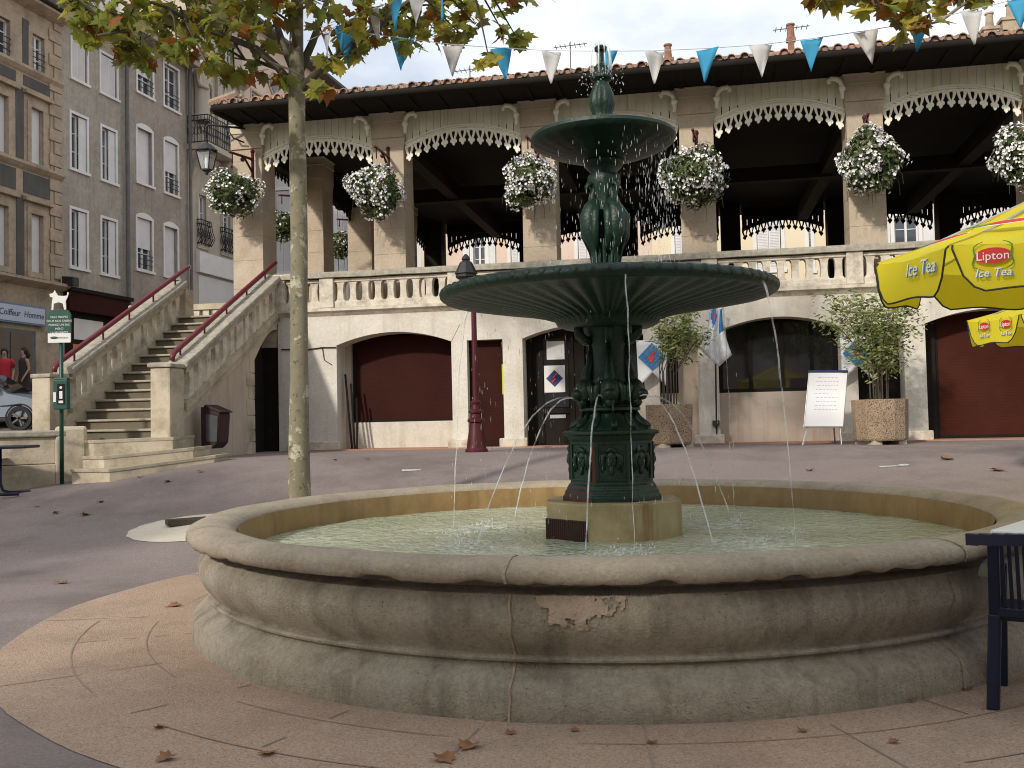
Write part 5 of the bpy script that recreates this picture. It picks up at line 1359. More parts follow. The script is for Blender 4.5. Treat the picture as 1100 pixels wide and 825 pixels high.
for (px, py, r, n) in ((885, 2, 18, 9), (905, -6, 18, 8), (930, 0, 20, 12), (940, 10, 12, 5), (962, 2, 18, 10), (972, 22, 12, 6), (970, 34, 6, 3), (990, 24, 9, 4), (985, 0, 16, 8), (1010, 2, 13, 6), (1000, 26, 6, 2), (1052, -4, 10, 5), (1030, -2, 10, 4)):
    c = tp2(px, py - 3, rnd.uniform(8.5, 9.2)); cluster(leaf, tw, c, r*9/FOC, int(n*1.3), rnd, [3, 1, 4, 2.5, 3], min(lp2, key=lambda q: (q - c).length), flat=.7)
for i in range(50):
    a = rnd.uniform(0, 6.28); r = 2.6*math.sqrt(rnd.random()); c = Vector((r*math.cos(a), r*math.sin(a), rnd.uniform(5.4, 8.6))); q = c + T2
    if (q.z - CAMZ)/q.y < .47 and q.x/q.y < .6: continue
    cluster(leaf, tw, c, .6, 22, rnd, W_, min(lp2, key=lambda q: (q - c).length))
tw.build('twigs', M['twig'], t2); leaf.build('crown', LEAF, t2)
# the row of plane trees behind the viewer that shades the basin and the paving
proto = None
for i, (x, y) in enumerate(((-4.6, -3.2), (-1.4, -5.6), (-9.5, -7.5), (2.2, -8.6), (-13.5, 2.5), (4.6, -2.4), (1.5, -3.6))):
    if proto is None:
        r3 = random.Random(5); proto = thing('plane_tree', 'plane tree of the row behind the viewer that shades the basin', 'tree', (x, y, 0), 0, 'plane trees shading the basin')
        MB().tube([(0, 0, -.2), (.03, 0, 2), (0, .04, 4), (0, 0, 6), (.1, 0, 8)], [.18, .15, .14, .11, .05], 10).build('trunk', M['bark'], proto, smooth='all')
        leaf = MB(); tw = MB(); lp = [Vector((0, 0, 4.5)), Vector((0, 0, 6))]
        for k in range(7):
            a = k*.9; e = Vector((2.2*math.cos(a), 2.2*math.sin(a), 5.6 + .4*(k % 3))); tw.tube([(0, 0, 4.2), e*.5 + Vector((0, 0, 2.4)), e], [.07, .05, .02], 6); lp.append(e)
        for k in range(120):
            a = r3.uniform(0, 6.28); r = 3.2*math.sqrt(r3.random()); z = r3.uniform(4.2, 8.6); sc = math.sqrt(max(.1, 1 - ((z - 6.2)/2.7)**2))
            cluster(leaf, tw, Vector((r*sc*math.cos(a), r*sc*math.sin(a), z)), .7, 17, r3, W_, min(lp, key=lambda q: abs(q.z - z)) if k % 3 == 0 else None, size=(.24, .34))
        tw.build('limb', M['twig'], proto); leaf.build('crown', LEAF, proto)
    else:
        c = copy_tree(proto); c.location = (x, y, 0); c.rotation_euler = (0, 0, i*1.3)

# ================================================================== hanging baskets
def ball(seed, rad, nl, nfl, bare):
    r3 = random.Random(seed); lf = MB(); fl = MB()
    def dirn():
        while True:
            q = Vector((r3.uniform(-1, 1), r3.uniform(-1, 1), r3.uniform(-1, 1)))
            if .1 < q.length < 1: return q.normalized()
    def rr(d): return rad*(1 + .34*noise.noise(d*1.7 + Vector((seed, 0, 0))) + .05*noise.noise(d*6))*(1.0 if d.z > -.3 else .96)
    for i in range(nl):
        d = dirn(); p = d*rr(d)*r3.uniform(.72, 1.0); s_ = r3.uniform(.04, .085)
        Mx = Matrix.Translation(p) @ d.to_track_quat('Z', 'Y').to_matrix().to_4x4() @ Matrix.Rotation(r3.uniform(0, 6.3), 4, 'Z') @ Matrix.Rotation(r3.gauss(0, .6), 4, 'X')
        lf.add([Mx @ Vector(v) for v in ((0, -s_*.9, 0), (s_*.45, 0, s_*.1), (0, s_*.9, -.1*s_), (-s_*.45, 0, s_*.1))], [(0, 1, 2, 3)], 0 if r3.random() < .7 else 1)
    for i in range(12):  # trailing stems
        d = dirn(); d.z = -abs(d.z); p = d*rad*.9; lf.tube([p, p + Vector((d.x*.08, d.y*.08, -.1)), p + Vector((d.x*.1, d.y*.1, -.26 - .1*r3.random()))], [.007, .006, .003], 4)
    for i in range(nfl):
        d = dirn()
        if noise.noise(d*1.6 + Vector((bare*3.3, seed, 0))) > .12: continue
        if d.z < -.55 and r3.random() < .55: continue
        p = d*(rr(d)*1.0 + r3.uniform(-.02, .05)); s_ = r3.uniform(.024, .040); m_ = 0 if r3.random() < .88 else 1
        Mx = Matrix.Translation(p) @ d.to_track_quat('Z', 'Y').to_matrix().to_4x4() @ Matrix.Rotation(r3.gauss(0, .5), 4, 'X') @ Matrix.Rotation(r3.gauss(0, .5), 4, 'Y')
        b = len(fl.v); fl.v.append(tuple(Mx @ Vector((0, 0, -.012))))
        for k in range(10):
            a = 2*math.pi*k/10; q = s_*(1 if k % 2 == 0 else .62); fl.v.append(tuple(Mx @ Vector((q*math.cos(a), q*math.sin(a), .006))))
        for k in range(10): fl.f.append([b, b + 1 + k, b + 1 + (k + 1) % 10]); fl.m.append(m_)
    return lf, fl
def make_basket(seed, rad, nl, nfl, label, loc, arm, group='hanging baskets of white flowers'):
    t = thing('hanging_basket', label, 'flower basket', loc, 0, group)
    lf, fl = ball(seed, rad, nl, nfl, seed)
    lf.build('foliage', M['fol'], t); b = fl.build('blossoms', [M['blossom'], M['blossom2']], t); b['kind'] = 'stuff'
    MB().lathe([(.05, -rad*.6), (rad*.5, -rad*.45), (rad*.62, -.05), (rad*.6, 0)], 20).build('pot', M['darkwood_shade'], t, smooth='all')
    vr = random.Random(seed); f_ = (vr.uniform(.9, 1.08), vr.uniform(.9, 1.08), vr.uniform(.84, 1.04))
    for ch_ in t.children: ch_.scale = f_
    arm = Vector(arm); top = Vector((0, 0, rad + .12)); m_ = MB()
    m_.tube([top, top + Vector((0, 0, .22))], .014, 5)
    e = Vector((arm.x, arm.y, top.z + .22)); m_.tube([top + Vector((0, 0, .22)) - arm.normalized()*.08, top + Vector((0, 0, .22)), e], [.03, .026, .03], 7)
    mid = (top + Vector((0, 0, .22)) + e)/2
    m_.tube([mid, mid + Vector((0, 0, -.06)) + (e - mid)*.3, e + Vector((0, 0, -.3))], .024, 6)
    m_.tube([e + Vector((0, 0, -.42)), e + Vector((0, 0, .14))], .035, 7)
    m_.sphere(e + Vector((0, 0, .17)), .05, 8, 6); m_.sphere(mid + Vector((0, 0, -.07)), .05, 8, 6)
    m_.build('wall_bracket', M['maroon_dark'], t, smooth='all')
    return t
blabs = ['loose leafy hanging basket on the corner pier at the left end of the hall', 'full round hanging basket of white flowers just right of the plane tree trunk', 'round hanging basket of white flowers left of the small upper fountain bowl',
         'patchy hanging basket with bare green lower half right of the small upper fountain bowl', 'hanging basket with straggling dry lower stems above the white flip chart', 'hanging basket of lilac tinted flowers cut by the right edge of the photo']
for k, (px, py, rp_) in enumerate(((250, 209, 28), (405, 207, 31), (568, 197, 31), (746, 192, 33), (934, 176, 33), (1102, 169, 32))):
    if k == 0: base = HALL.w(.1, -.75, HALL.px(px, py, -.75)[1]); q = at(px, py, base.y); arm = Vector((.28, .55, 0))
    else:
        x, z = HALL.px(px, py, -.72); base = HALL.w(x, -.72, z); q = base; arm = HALL.w(PITCH_B*k + PW/2, 0, 0) - HALL.w(x, -.72, 0)
    q = base if k else q
    make_basket(30 + k, rp_*1.0*q.y/FOC, 1500 if k else 1700, (900, 1500, 1500, 1350, 1400, 1300)[k] if k else 620, blabs[k], q, arm)
for k, (px, py, Y, rp_, lab) in enumerate(((303, 243, 24.2, 19, 'shaded leafy basket hanging inside the side arch left of the trunk'), (365, 263, 28.0, 15, 'small distant leafy basket hanging in the far side arch'))):
    q = at(px, py, Y); make_basket(60 + k, rp_*q.y/FOC, 800, 160, lab, q, Vector((.9, .35, 0)))

# ================================================================== lantern on the corner pier
q = at(222, 172, 20.6); lt = thing('wall_lantern', 'old black lantern with clear panes on an iron arm at the hall corner', 'lantern', q, HALL.ang)
def lantern(root, s=1.0, z0=0):
    top = [(.03, .42), (.05, .38), (.09, .36), (.25, .22), (.27, .2), (.25, .18)]
    MB().lathe([(r*s, z*s + z0) for r, z in top], 6).sphere((0, 0, z0 + .45*s), .045*s, 8, 6).build('lamp_hood', M['black_iron'], root)
    g = MB()
    for k in range(4):
        a = math.pi/4 + k*math.pi/2; g.tube([(.24*s*math.cos(a), .24*s*math.sin(a), z0 + .19*s), (.13*s*math.cos(a), .13*s*math.sin(a), z0 - .22*s)], .015*s, 5)
    for z, r in ((.19, .24), (-.22, .13)):
        p = [(r*s*math.cos(math.pi/4 + k*math.pi/2), r*s*math.sin(math.pi/4 + k*math.pi/2), z0 + z*s) for k in range(5)]; g.tube(p, .017*s, 5)
    g.lathe([(.12*s, z0 - .22*s), (.05*s, z0 - .27*s), (.03*s, z0 - .33*s)], 6); g.build('lamp_cage', M['black_iron'], root)
    p = MB(); p.lathe([(.235*s, z0 + .185*s), (.125*s, z0 - .215*s)], 4, a0=math.pi/4, a1=math.pi/4 + 2*math.pi); p.build('lamp_glass', M['lampglass'], root)
    MB().lathe([(.03*s, z0 - .2*s), (.05*s, z0 - .05*s), (.03*s, z0 + .05*s)], 8).build('bulb', M['paper'], root)
M['lampglass'] = bpy.data.materials.new('lamp glass'); M['lampglass'].use_nodes = True
n_ = M['lampglass'].node_tree; b_ = n_.nodes['Principled BSDF']; b_.inputs['Roughness'].default_value = .08; b_.inputs['Base Color'].default_value = (.7, .75, .78, 1)
t_ = n_.nodes.new('ShaderNodeBsdfTransparent'); x_ = n_.nodes.new('ShaderNodeMixShader'); x_.inputs[0].default_value = .3
n_.links.new(t_.outputs[0], x_.inputs[1]); n_.links.new(b_.outputs[0], x_.inputs[2]); n_.links.new(x_.outputs[0], n_.nodes['Material Output'].inputs['Surface'])
lantern(lt, .95)
MB().tube([(0, 0, .42), (0, 0, .72), (.05, .0, .76), (.72, .35, .72)], .022, 6).tube([(.35, .18, .74), (.5, .25, .5), (.7, .34, .42)], .018, 6).build('lamp_arm', M['black_iron'], lt, smooth='all')
# street lamp in front of the hall
q = on_ground(512, 485.5); sl_ = thing('street_lamp', 'maroon street lamp with fluted foot and black lantern standing before the hall arcade', 'street lamp', (q.x, q.y, q.z - .01))
foot = [(.20, 0), (.20, .05), (.17, .08), (.165, .14), (.14, .30), (.115, .48), (.11, .52), (.15, .54), (.15, .58), (.10, .61), (.095, .68), (.13, .70), (.13, .73), (.085, .76), (.075, .84), (.09, .86), (.09, .89), (.055, .92), (.05, 1.0)]
MB().lathe(foot, 24, rf=lobes(10, .03, .1, .5)).build('foot', M['maroon_dark'], sl_, smooth=True)
MB().lathe([(.052, .95), (.047, 2.2), (.043, 2.93)], 16).build('post', M['maroon_dark'], sl_, smooth='all')
lx = -.12; MB().tube([(0, 0, 2.8), (-.02, 0, 2.92), (lx, 0, 2.98), (lx, 0, 3.06)], [.04, .035, .03, .03], 8).build('lamp_arm', M['black_iron'], sl_, smooth='all')
lr = MB().lathe([(.06, 3.02), (.15, 3.06), (.185, 3.09), (.185, 3.13), (.175, 3.14)], 8, c=(lx, 0, 0)).lathe([(.175, 3.14), (.205, 3.15), (.11, 3.35), (.06, 3.39), (.08, 3.41), (.055, 3.46), (.02, 3.5)], 8, c=(lx, 0, 0)).build('lantern_hood', M['black_iron'], sl_)

# ================================================================== planters and their shrubs
def planter(px, py, n, r0, r1, h, label, a0):
    q = on_ground(px, py); q.y += r0*.9; t = thing('planter', label, 'planter', (q.x, q.y, gz(q.x, q.y)), a0, 'pebble dash planters before the arcade')
    hx = lambda r: [(r*math.cos(2*math.pi*k/n), r*math.sin(2*math.pi*k/n)) for k in range(n)]
    mb = MB()
    for z, r in ((.06, r0*.96), (.10, r0), (h, r1), (h, r1 - .07), (h - .08, r1 - .08)):
        for x, y in hx(r): mb.v.append((x, y, z))
    for j in range(4):
        for k in range(n): mb.f.append([j*n + k, j*n + (k + 1) % n, (j + 1)*n + (k + 1) % n, (j + 1)*n + k]); mb.m.append(0)
    mb.f.append(list(range(n))[::-1]); mb.m.append(0)
    mb.build('tub', M['aggregate'], t, bevel=.015)
    mb = MB().prism(hx(r1 - .075), h - .12, h - .07, axis='z'); mb.build('soil', M['darkwood_shade'], t, wobble=.02)
    MB().box(-.3, -.15, -.3, .3, 0, .07).box(.15, .3, -.3, .3, 0, .07).build('skid', M['concrete'], t)
    return Vector((q.x, q.y, gz(q.x, q.y)))
p1 = planter(724, 481, 6, .44, .47, .76, 'six sided pebble dash planter between the white banners', R(18))
p2 = planter(956, 478, 12, .44, .46, .76, 'rounder pebble dash planter beside the white flip chart', R(10))
def shrub(base, hgt, wid, nst, nl, seed, label, bias=(0, 0), lo=.4):
    r3 = random.Random(seed); t = thing('shrub', label, 'shrub', base + Vector((0, 0, .66)), 0)
    st = MB(); lf = MB()
    for i in range(nst):
        a = r3.uniform(0, 6.3); b0 = Vector((.14*math.cos(a), .14*math.sin(a), 0)); e = Vector((bias[0] + wid*.55*math.cos(a)*r3.uniform(.2, 1), bias[1] + wid*.5*math.sin(a)*r3.uniform(.2, 1), hgt*r3.uniform(.6, 1)))
        c1_ = Vector((b0.x*1.1, b0.y*1.1, e.z*.5)); P = [b0, c1_*.5 + b0*.5, c1_, c1_.lerp(e, .6) + Vector((0, 0, .08)), e]
        st.tube(P, [.013, .012, .01, .007, .003], 5)
        for k in range(nl):
            t_ = r3.uniform(lo, 1.06); j = min(3, int(t_*4)); p = P[j].lerp(P[j + 1], min(1.1, t_*4 - j))
            p = p + Vector((r3.gauss(0, .11*wid), r3.gauss(0, .11*wid), r3.gauss(0, .08)))
            ln_ = r3.uniform(.06, .13); w_ = ln_*.16; az = r3.uniform(0, 6.3); d = Vector((math.cos(az), math.sin(az), r3.uniform(-.9, .5))).normalized(); s_ = d.orthogonal().normalized()
            s_ = (Matrix.Rotation(r3.uniform(0, 3), 3, d) @ s_)*w_
            lf.add([p, p + d*ln_*.45 + s_, p + d*ln_, p + d*ln_*.45 - s_], [(0, 1, 2, 3)], pick(r3, [5, 3, 2.4]))
    for i in range(70):   # low greenery at the soil
        a = r3.uniform(0, 6.3); r = .3*math.sqrt(r3.random()); p = Vector((r*math.cos(a), r*math.sin(a), .01)); d = Vector((r3.uniform(-.6, .6), r3.uniform(-.6, .6), 1)).normalized(); s_ = d.orthogonal().normalized()*.02; l_ = r3.uniform(.05, .12)
        lf.add([p, p + d*l_*.5 + s_, p + d*l_, p + d*l_*.5 - s_], [(0, 1, 2, 3)], 1)
    st.build('stems', M['twig'], t); lf.build('foliage', M['bamboo'], t)
shrub(p1, 2.0, .95, 13, 150, 3, 'wispy green shrub with thin stems growing in the six sided planter', (.30, 0), .62)
shrub(p2, 1.95, 1.45, 16, 230, 8, 'bushy bamboo like shrub growing in the rounder planter', (-.05, 0))

# ================================================================== white banners
def logo(parent, cx, cz, r, y, sgn=-1):
    Mx = Matrix.Translation((cx, y, cz)) @ Matrix.Rotation(R(45), 4, 'Y')
    m_ = MB()
    for i in range(6):
        a = -r + 2*r*i/6; m_.box(a + .006, a + 2*r/6 - .004, -.003, .003, -r, r, M=Mx)
    m_.build('emblem', M['logo_blue'], parent)
    MB().prism([(cx - r*.30, cz - r*.55), (cx + r*.05, cz - r*.6), (cx + r*.25, cz - r*.1), (cx + r*.12, cz + r*.2), (cx + r*.35, cz + r*.5), (cx + r*.05, cz + r*.62), (cx - r*.12, cz + r*.25), (cx - r*.38, cz - r*.05)], y - .012, y - .005).build('emblem', M['logo_red'], parent)
def fork_banner(x, z1, z0, w, label):
    t = thing('banner', label, 'banner', HALL.w(x, FL - .22, 0), HALL.ang)
    mb = MB(); n = 12; m_ = 10
    for i in range(n + 1):
        u = i/n; lowz = z0 + (.28 if True else 0)*(1 - abs(2*u - 1))
        for j in range(m_ + 1):
            v = j/m_; z = z1 + (lowz - z1)*v
            y = .035*math.sin(u*7 + v*2)*v + .02*noise.noise(Vector((u*3, v*3, x)))
            mb.v.append(((u - .5)*w*(1 - .06*v), y, z))
    for i in range(n):
        for j in range(m_):
            a = i*(m_ + 1) + j; mb.f.append([a, a + 1, a + m_ + 2, a + m_ + 1]); mb.m.append(0)
    o = mb.build('cloth', M['cloth'], t, smooth='all'); md = o.modifiers.new('thick', 'SOLIDIFY'); md.thickness = .004
    MB().tube([(-w*.55, 0, z1), (w*.55, 0, z1)], .014, 6).tube([(0, 0, z1), (0, .22, z1 + .02)], .012, 5).build('rod', M['alu'], t)
    logo(t, .0, z1 - .31, .19, -.05)
for (px, pyt, pyb, px0, px1, lab) in ((700, 366, 416, 685, 718, 'white forked banner with a blue and red emblem between the fountain stem and the planter'), (920, 361, 409, 902, 938, 'white forked banner with a blue and red emblem behind the bushy shrub')):
    x, z1 = HALL.px(px, pyt, FL - .2); _, z0 = HALL.px(px, pyb, FL - .2); xa, _ = HALL.px(px0, pyb, FL - .2); xb, _ = HALL.px(px1, pyb, FL - .2)
    fork_banner(x, z1, z0, xb - xa, lab)
# drooping flag on a slanting pole
x, z1 = HALL.px(765, 329, FL - .5); _, z0 = HALL.px(765, 394, FL - .5)
t = thing('flag', 'white flag drooping in folds from a pole left of the dark arched window', 'flag', HALL.w(x, FL - .55, 0), HALL.ang)
mb = MB(); n = 26; m_ = 14
for i in range(n + 1):
    u = i/n
    for j in range(m_ + 1):
        v = j/m_; wd_ = .16 + .16*v; ln = (z1 - z0)*(.70 + .30*(1 - abs(u - .62)*1.6))
        mb.v.append((.05 + (u - .5)*2*wd_*.8 + .04*math.sin(v*4 + u*3), .09*math.sin(u*13)*(.5 + .5*v), z1 - v*ln))
for i in range(n):
    for j in range(m_):
        a = i*(m_ + 1) + j; mb.f.append([a, a + 1, a + m_ + 2, a + m_ + 1])
        u, v = (i + .5)/n, (j + .5)/m_; d1 = abs(u - .30)/.22 + abs(v - .2)/.24
        mb.m.append(2 if (d1 < .42) else 1 if (d1 < 1 or (u > .72 and .05 < v < .5)) else 0)
o = mb.build('cloth', [M['cloth'], M['logo_blue'], M['logo_red']], t, smooth='all'); o.modifiers.new('thick', 'SOLIDIFY').thickness = .003
MB().tube([(.02, .5, z0 - 1.35), (.03, .42, z0 - .5), (.05, .0, z1 + .1)], .018, 6).sphere((.05, 0, z1 + .13), .035, 8, 6).box(-.05, .08, .42, .55, z0 - 1.1, z0 - 1.0).build('flag_pole', M['black_iron'], t)

# ================================================================== flip chart
q = on_ground(884, 478); t = thing('flip_chart', 'white flip chart on thin metal legs standing in front of the dark window', 'flip chart', (q.x, q.y, q.z - .01), R(-6))
k_ = q.y/FOC; inv = Matrix.Rotation(R(6), 4, 'Z')
def fc(px, py, dy): v = at(px, py, q.y + dy) - q; return inv @ v
c4 = [fc(863, 458.5, -.02), fc(906, 458.5, -.02), fc(911, 397, .28), fc(869, 397, .28)]
nn = (c4[1] - c4[0]).cross(c4[3] - c4[0]).normalized()
if nn.y > 0: nn = -nn
def slab(cs, off0, off1):
    return MB().add([c + nn*off0 for c in cs] + [c + nn*off1 for c in cs], [(3, 2, 1, 0), (4, 5, 6, 7), (0, 1, 5, 4), (1, 2, 6, 5), (2, 3, 7, 6), (3, 0, 4, 7)])
slab(c4, -.02, .0).build('board', M['alu'], t, bevel=.004)
def sub(u0, u1, v0, v1):
    f_ = lambda u, v: c4[0].lerp(c4[1], u).lerp(c4[3].lerp(c4[2], u), v); return [f_(u0, v0), f_(u1, v0), f_(u1, v1), f_(u0, v1)]
pp = slab(sub(.02, .98, .02, .95), .001, .010).build('paper_pad', M['paper'], t)
slab(sub(.0, 1, .955, .995), .001, .014).build('clamp_bar', M['navy'], t)
mb = MB(); r3 = random.Random(2); M['ink'] = mat('grey ink', (.45, .47, .52), rough=.7)
for row in range(9):
    v = .86 - row*.07; u = .2 + .05*r3.random()
    while u < (.75 if row != 4 else .5):
        w_ = r3.uniform(.03, .08); cs = sub(u, u + w_, v, v + .010); b = len(mb.v); mb.v += [tuple(c + nn*.0112) for c in cs]; mb.f.append([b, b + 1, b + 2, b + 3]); mb.m.append(0); u += w_ + .03
mb.build('handwriting', M['ink'], pp)
for a_, b_2 in ((fc(868, 457, 0), fc(862, 478, -.12)), (fc(903, 457, 0), fc(904, 478.5, -.12)), (fc(895, 440, .2), fc(897, 474, .55))):
    bb = Vector((b_2.x, b_2.y, .01)); MB().tube([a_ - nn*.03, bb], .014, 6).build('leg', M['alu'], t)

# ================================================================== yellow parasols
M['seam'] = mat('yellow seam', (.50, .40, .02), rough=.8)
def parasol(name_label, c, rad, ze, rise, rot, tilt, fl_h=.26, writing=True, seed=1):
    t = thing('parasol', name_label, 'parasol', (c[0], c[1], gz(c[0], c[1])), 0, 'yellow parasols')
    ze -= gz(c[0], c[1])
    T = Matrix.Translation((0, 0, ze)) @ Matrix.Rotation(tilt[0], 4, 'X') @ Matrix.Rotation(tilt[1], 4, 'Y')
    n = 8; A = [rot + 2*math.pi*k/n for k in range(n)]
    can = MB(); apex = Vector((0, 0, rise)); seg = 8
    for k in range(n):
        P, Q = [Vector((rad*math.cos(a), rad*math.sin(a), 0)) for a in (A[k], A[(k + 1) % n])]
        base = len(can.v)
        for i in range(seg + 1):
            s_ = i/seg
            for j in range(seg + 1):
                e = P.lerp(Q, j/seg); v = apex.lerp(e, s_); sag = .05*math.sin(math.pi*j/seg)*s_; v.z -= sag*.6
                v.z -= .06*math.sin(math.pi*s_) + .012*noise.noise(v*5 + Vector((seed, 0, 0))); can.v.append(tuple(T @ v))
        for i in range(seg):
            for j in range(seg):
                a = base + i*(seg + 1) + j; can.f.append([a, a + 1, a + seg + 2, a + seg + 1]); can.m.append(0)
    co_ = can.build('canopy', M['yellow'], t, smooth='all')
    for k in range(n):
        P = Vector((rad*math.cos(A[k]), rad*math.sin(A[k]), 0)); pts = []
        for i in range(seg + 1):
            v = apex.lerp(P, i/seg); v.z -= .06*math.sin(math.pi*i/seg) - .004; pts.append(T @ v)
        MB().tube(pts, .006, 5).build('seam', M['seam'], co_)
    # hanging flaps, rounded at their ends, black bound
    for k in range(n):
        P, Q = [Vector((rad*math.cos(a), rad*math.sin(a), 0)) for a in (A[k], A[(k + 1) % n])]
        fl = MB(); N_ = 16; low = []
        out = ((P + Q)/2).normalized()
        for j in range(N_ + 1):
            u = j/N_; uu = .015 + .97*u; e = P.lerp(Q, uu); e.z -= .03*math.sin(math.pi*uu)
            edge = min(u, 1 - u); h = fl_h*(min(1, edge/.16)**.45 if edge < .16 else 1)*(1 + .06*math.sin(u*9 + k))
            if edge == 0: h = .02
            sw_ = out*(.010*math.sin(u*6 + k*2 + seed))
            fl.v.append(tuple(T @ e)); d_ = T @ (e + Vector((0, 0, -h)) + sw_*1.5 + out*.01); fl.v.append(tuple(d_)); low.append(d_)
        for j in range(N_): fl.f.append([2*j, 2*j + 1, 2*j + 3, 2*j + 2]); fl.m.append(0)
        fo_ = fl.build('flap', M['yellow'], co_, smooth='all')
        MB().tube([T @ P.lerp(Q, .015)] + low + [T @ P.lerp(Q, .985)], .0065, 5).build('trim', M['trim'], fo_)
    MB().tube([(0, 0, 0), (0, 0, ze + rise - .02)], .024, 10).build('pole', M['alu'], t, smooth='all')
    MB().lathe([(.28, 0), (.28, .08), (.06, .12), (.05, .4)], 20).build('base', M['concrete'], t)
    rb = MB()
    for a in A: rb.tube([T @ Vector((0, 0, rise - .05)), T @ Vector((rad*.97*math.cos(a), rad*.97*math.sin(a), -.02))], .008, 5)
    rb.build('ribs', M['alu'], t)
    def face(k):
        P, Q = [Vector((rad*math.cos(a), rad*math.sin(a), 0)) for a in (A[k % n], A[(k + 1) % n])]
        mid = (P + Q)/2; x = (Q - P).normalized(); up = (apex - mid).normalized(); nrm_ = x.cross(up).normalized()
        if nrm_.z < 0: nrm_ = -nrm_; 
        x = up.cross(nrm_).normalized()
        fx = (Q - P).normalized(); fn = Vector((mid.x, mid.y, 0)).normalized()
        fx = Vector((0, 0, 1)).cross(fn).normalized()
        fl_ = lambda u, v: T @ Matrix.Translation(mid + fx*u + Vector((0, 0, v)) + fn*.022) @ Matrix(((fx.x, 0, fn.x, 0), (fx.y, 0, fn.y, 0), (fx.z, 1, fn.z, 0), (0, 0, 0, 1)))
        return lambda u, v: fl_(u, v) if v < 0 else T @ Matrix.Translation(mid + x*u + up*v + nrm_*.012) @ Matrix((( x.x, up.x, nrm_.x, 0), (x.y, up.y, nrm_.y, 0), (x.z, up.z, nrm_.z, 0), (0, 0, 0, 1)))
    def ell(cx_, cy_, a, b, n_=28, a0=0, a1=2*math.pi): return [(cx_ + a*math.cos(a0 + (a1 - a0)*i/n_), cy_ + b*math.sin(a0 + (a1 - a0)*i/n_)) for i in range(n_ + (0 if abs(a1 - a0) > 6.2 else 1))]
    if not writing: 
        return t, face, co_, A, T, ell
    return t, face, co_, A, T, ell
ang0 = R(-90 + 45)
pr1 = parasol('large yellow parasol with red oval badge and slanted white lettering at the right edge', (3.80, 6.4), 1.29, 2.41, .56, R(180 - 18.7), (R(2.7), 0))
def badge(P, k, u, v, s, kind):
    t, face, co_, A, T, ell = P; Fm = face(k)
    if kind == 'oval':
        mb = MB().prism(ell(0, 0, .165*s, .075*s), .002, .004, axis='z', M=Fm(u, v)); o = mb.build('badge', M['label_red'], co_)
        for s_ in (-1, 1):
            m2 = MB(); pts = [(s_*(.19 + .03*math.sin(i*.9))*s*math.cos(a), .15*s*math.sin(a)) for i, a in enumerate([R(-65 + 13*j) for j in range(11)])]
            m2.tube([Fm(u, v) @ Vector((x, y, .003)) for x, y in pts], [.009*s*math.sin(.3 + 2.5*i/10) for i in range(11)], 5)
            m2.build('leaf_wreath', M['label_green'], o)
        text('lettering', 'Lipton', .115*s, M['paper'], o, Fm(u, v - .004*s) @ Matrix.Translation((0, 0, .006)), extrude=.001)
    elif kind == 'tea':
        o = text('lettering', 'Ice Tea', .135*s, M['label_blue'], co_, Fm(u, v) @ Matrix.Translation((.006, -.006, .002)), extrude=.0015, shear=.25)
        text('lettering', 'Ice Tea', .13*s, M['paper'], o, Fm(u, v) @ Matrix.Translation((0, 0, .007)), extrude=.001, shear=.25)
    elif kind == 'swoosh':
        pts = [(-.30, -.05), (-.1, .035), (.1, .055), (.32, .03), (.1, -.01), (-.1, -.035)]
        o = MB().prism([(x*s, y*s) for x, y in pts], .002, .004, axis='z', M=Fm(u, v)).build('swoosh', M['label_red'], co_)
        MB().prism([(x*s*1.1, y*s*1.35 + .0) for x, y in pts], .0005, .0015, axis='z', M=Fm(u, v)).build('swoosh', M['paper'], o)
        MB().prism([(-.36*s, -.085*s), (-.2*s, -.05*s), (-.12*s, -.01*s), (-.26*s, -.03*s)], .0045, .006, axis='z', M=Fm(u, v)).build('leaf_mark', M['label_green'], o)
# panel between ribs: k=0 spans A0..A1 ; A0 points left (180 deg), going counter clockwise seen from above = towards the viewer
badge(pr1, 0, .17, -.10, 1.0, 'tea'); badge(pr1, 0, .2, .14, .75, 'swoosh')
badge(pr1, 1, -.25, -.085, .62, 'oval'); badge(pr1, 1, -.25, -.185, .52, 'tea'); badge(pr1, 1, -.2, .3, .8, 'swoosh')
pr2 = parasol('yellow parasol farther back, seen below the large parasol at the right edge', (6.6, 11.1), 1.29, 2.42, .5, R(180 - 16), (R(1.5), 0), fl_h=.26, seed=4)
badge(pr2, 0, -.12, -.085, .6, 'oval'); badge(pr2, 0, -.12, -.185, .45, 'tea'); badge(pr2, 0, .28, -.085, .6, 'oval'); badge(pr2, 0, .28, -.185, .45, 'tea'); badge(pr2, 1, .0, -.09, .62, 'oval')

# ================================================================== blue chair and white table at the right
ch = thing('plastic_chair', 'dark blue plastic slatted garden chair beside the basin at the right edge', 'chair', (2.205, 4.60, 0), R(-31))
def bar(mb, p, q, w, d):
    p, q = Vector(p), Vector(q); t_ = (q - p); ln = t_.length; t_.normalize(); x = Vector((1, 0, 0)) if abs(t_.x) < .9 else Vector((0, 1, 0)); y = t_.cross(x).normalized(); x = y.cross(t_).normalized()
    Mx = Matrix(((x.x, y.x, t_.x, p.x), (x.y, y.y, t_.y, p.y), (x.z, y.z, t_.z, p.z), (0, 0, 0, 1))); return mb.box(-w/2, w/2, -d/2, d/2, 0, ln, M=Mx)
BLU = M['plastic_blue']
for (a, b) in (((0, 0, 0), (.02, .03, .44)), ((.50, 0, 0), (.48, .03, .44)), ((.0, .46, 0), (.02, .44, .62)), ((.50, .46, 0), (.48, .44, .62))):
    bar(MB(), a, b, .056, .05).build('leg', BLU, ch, bevel=.008)
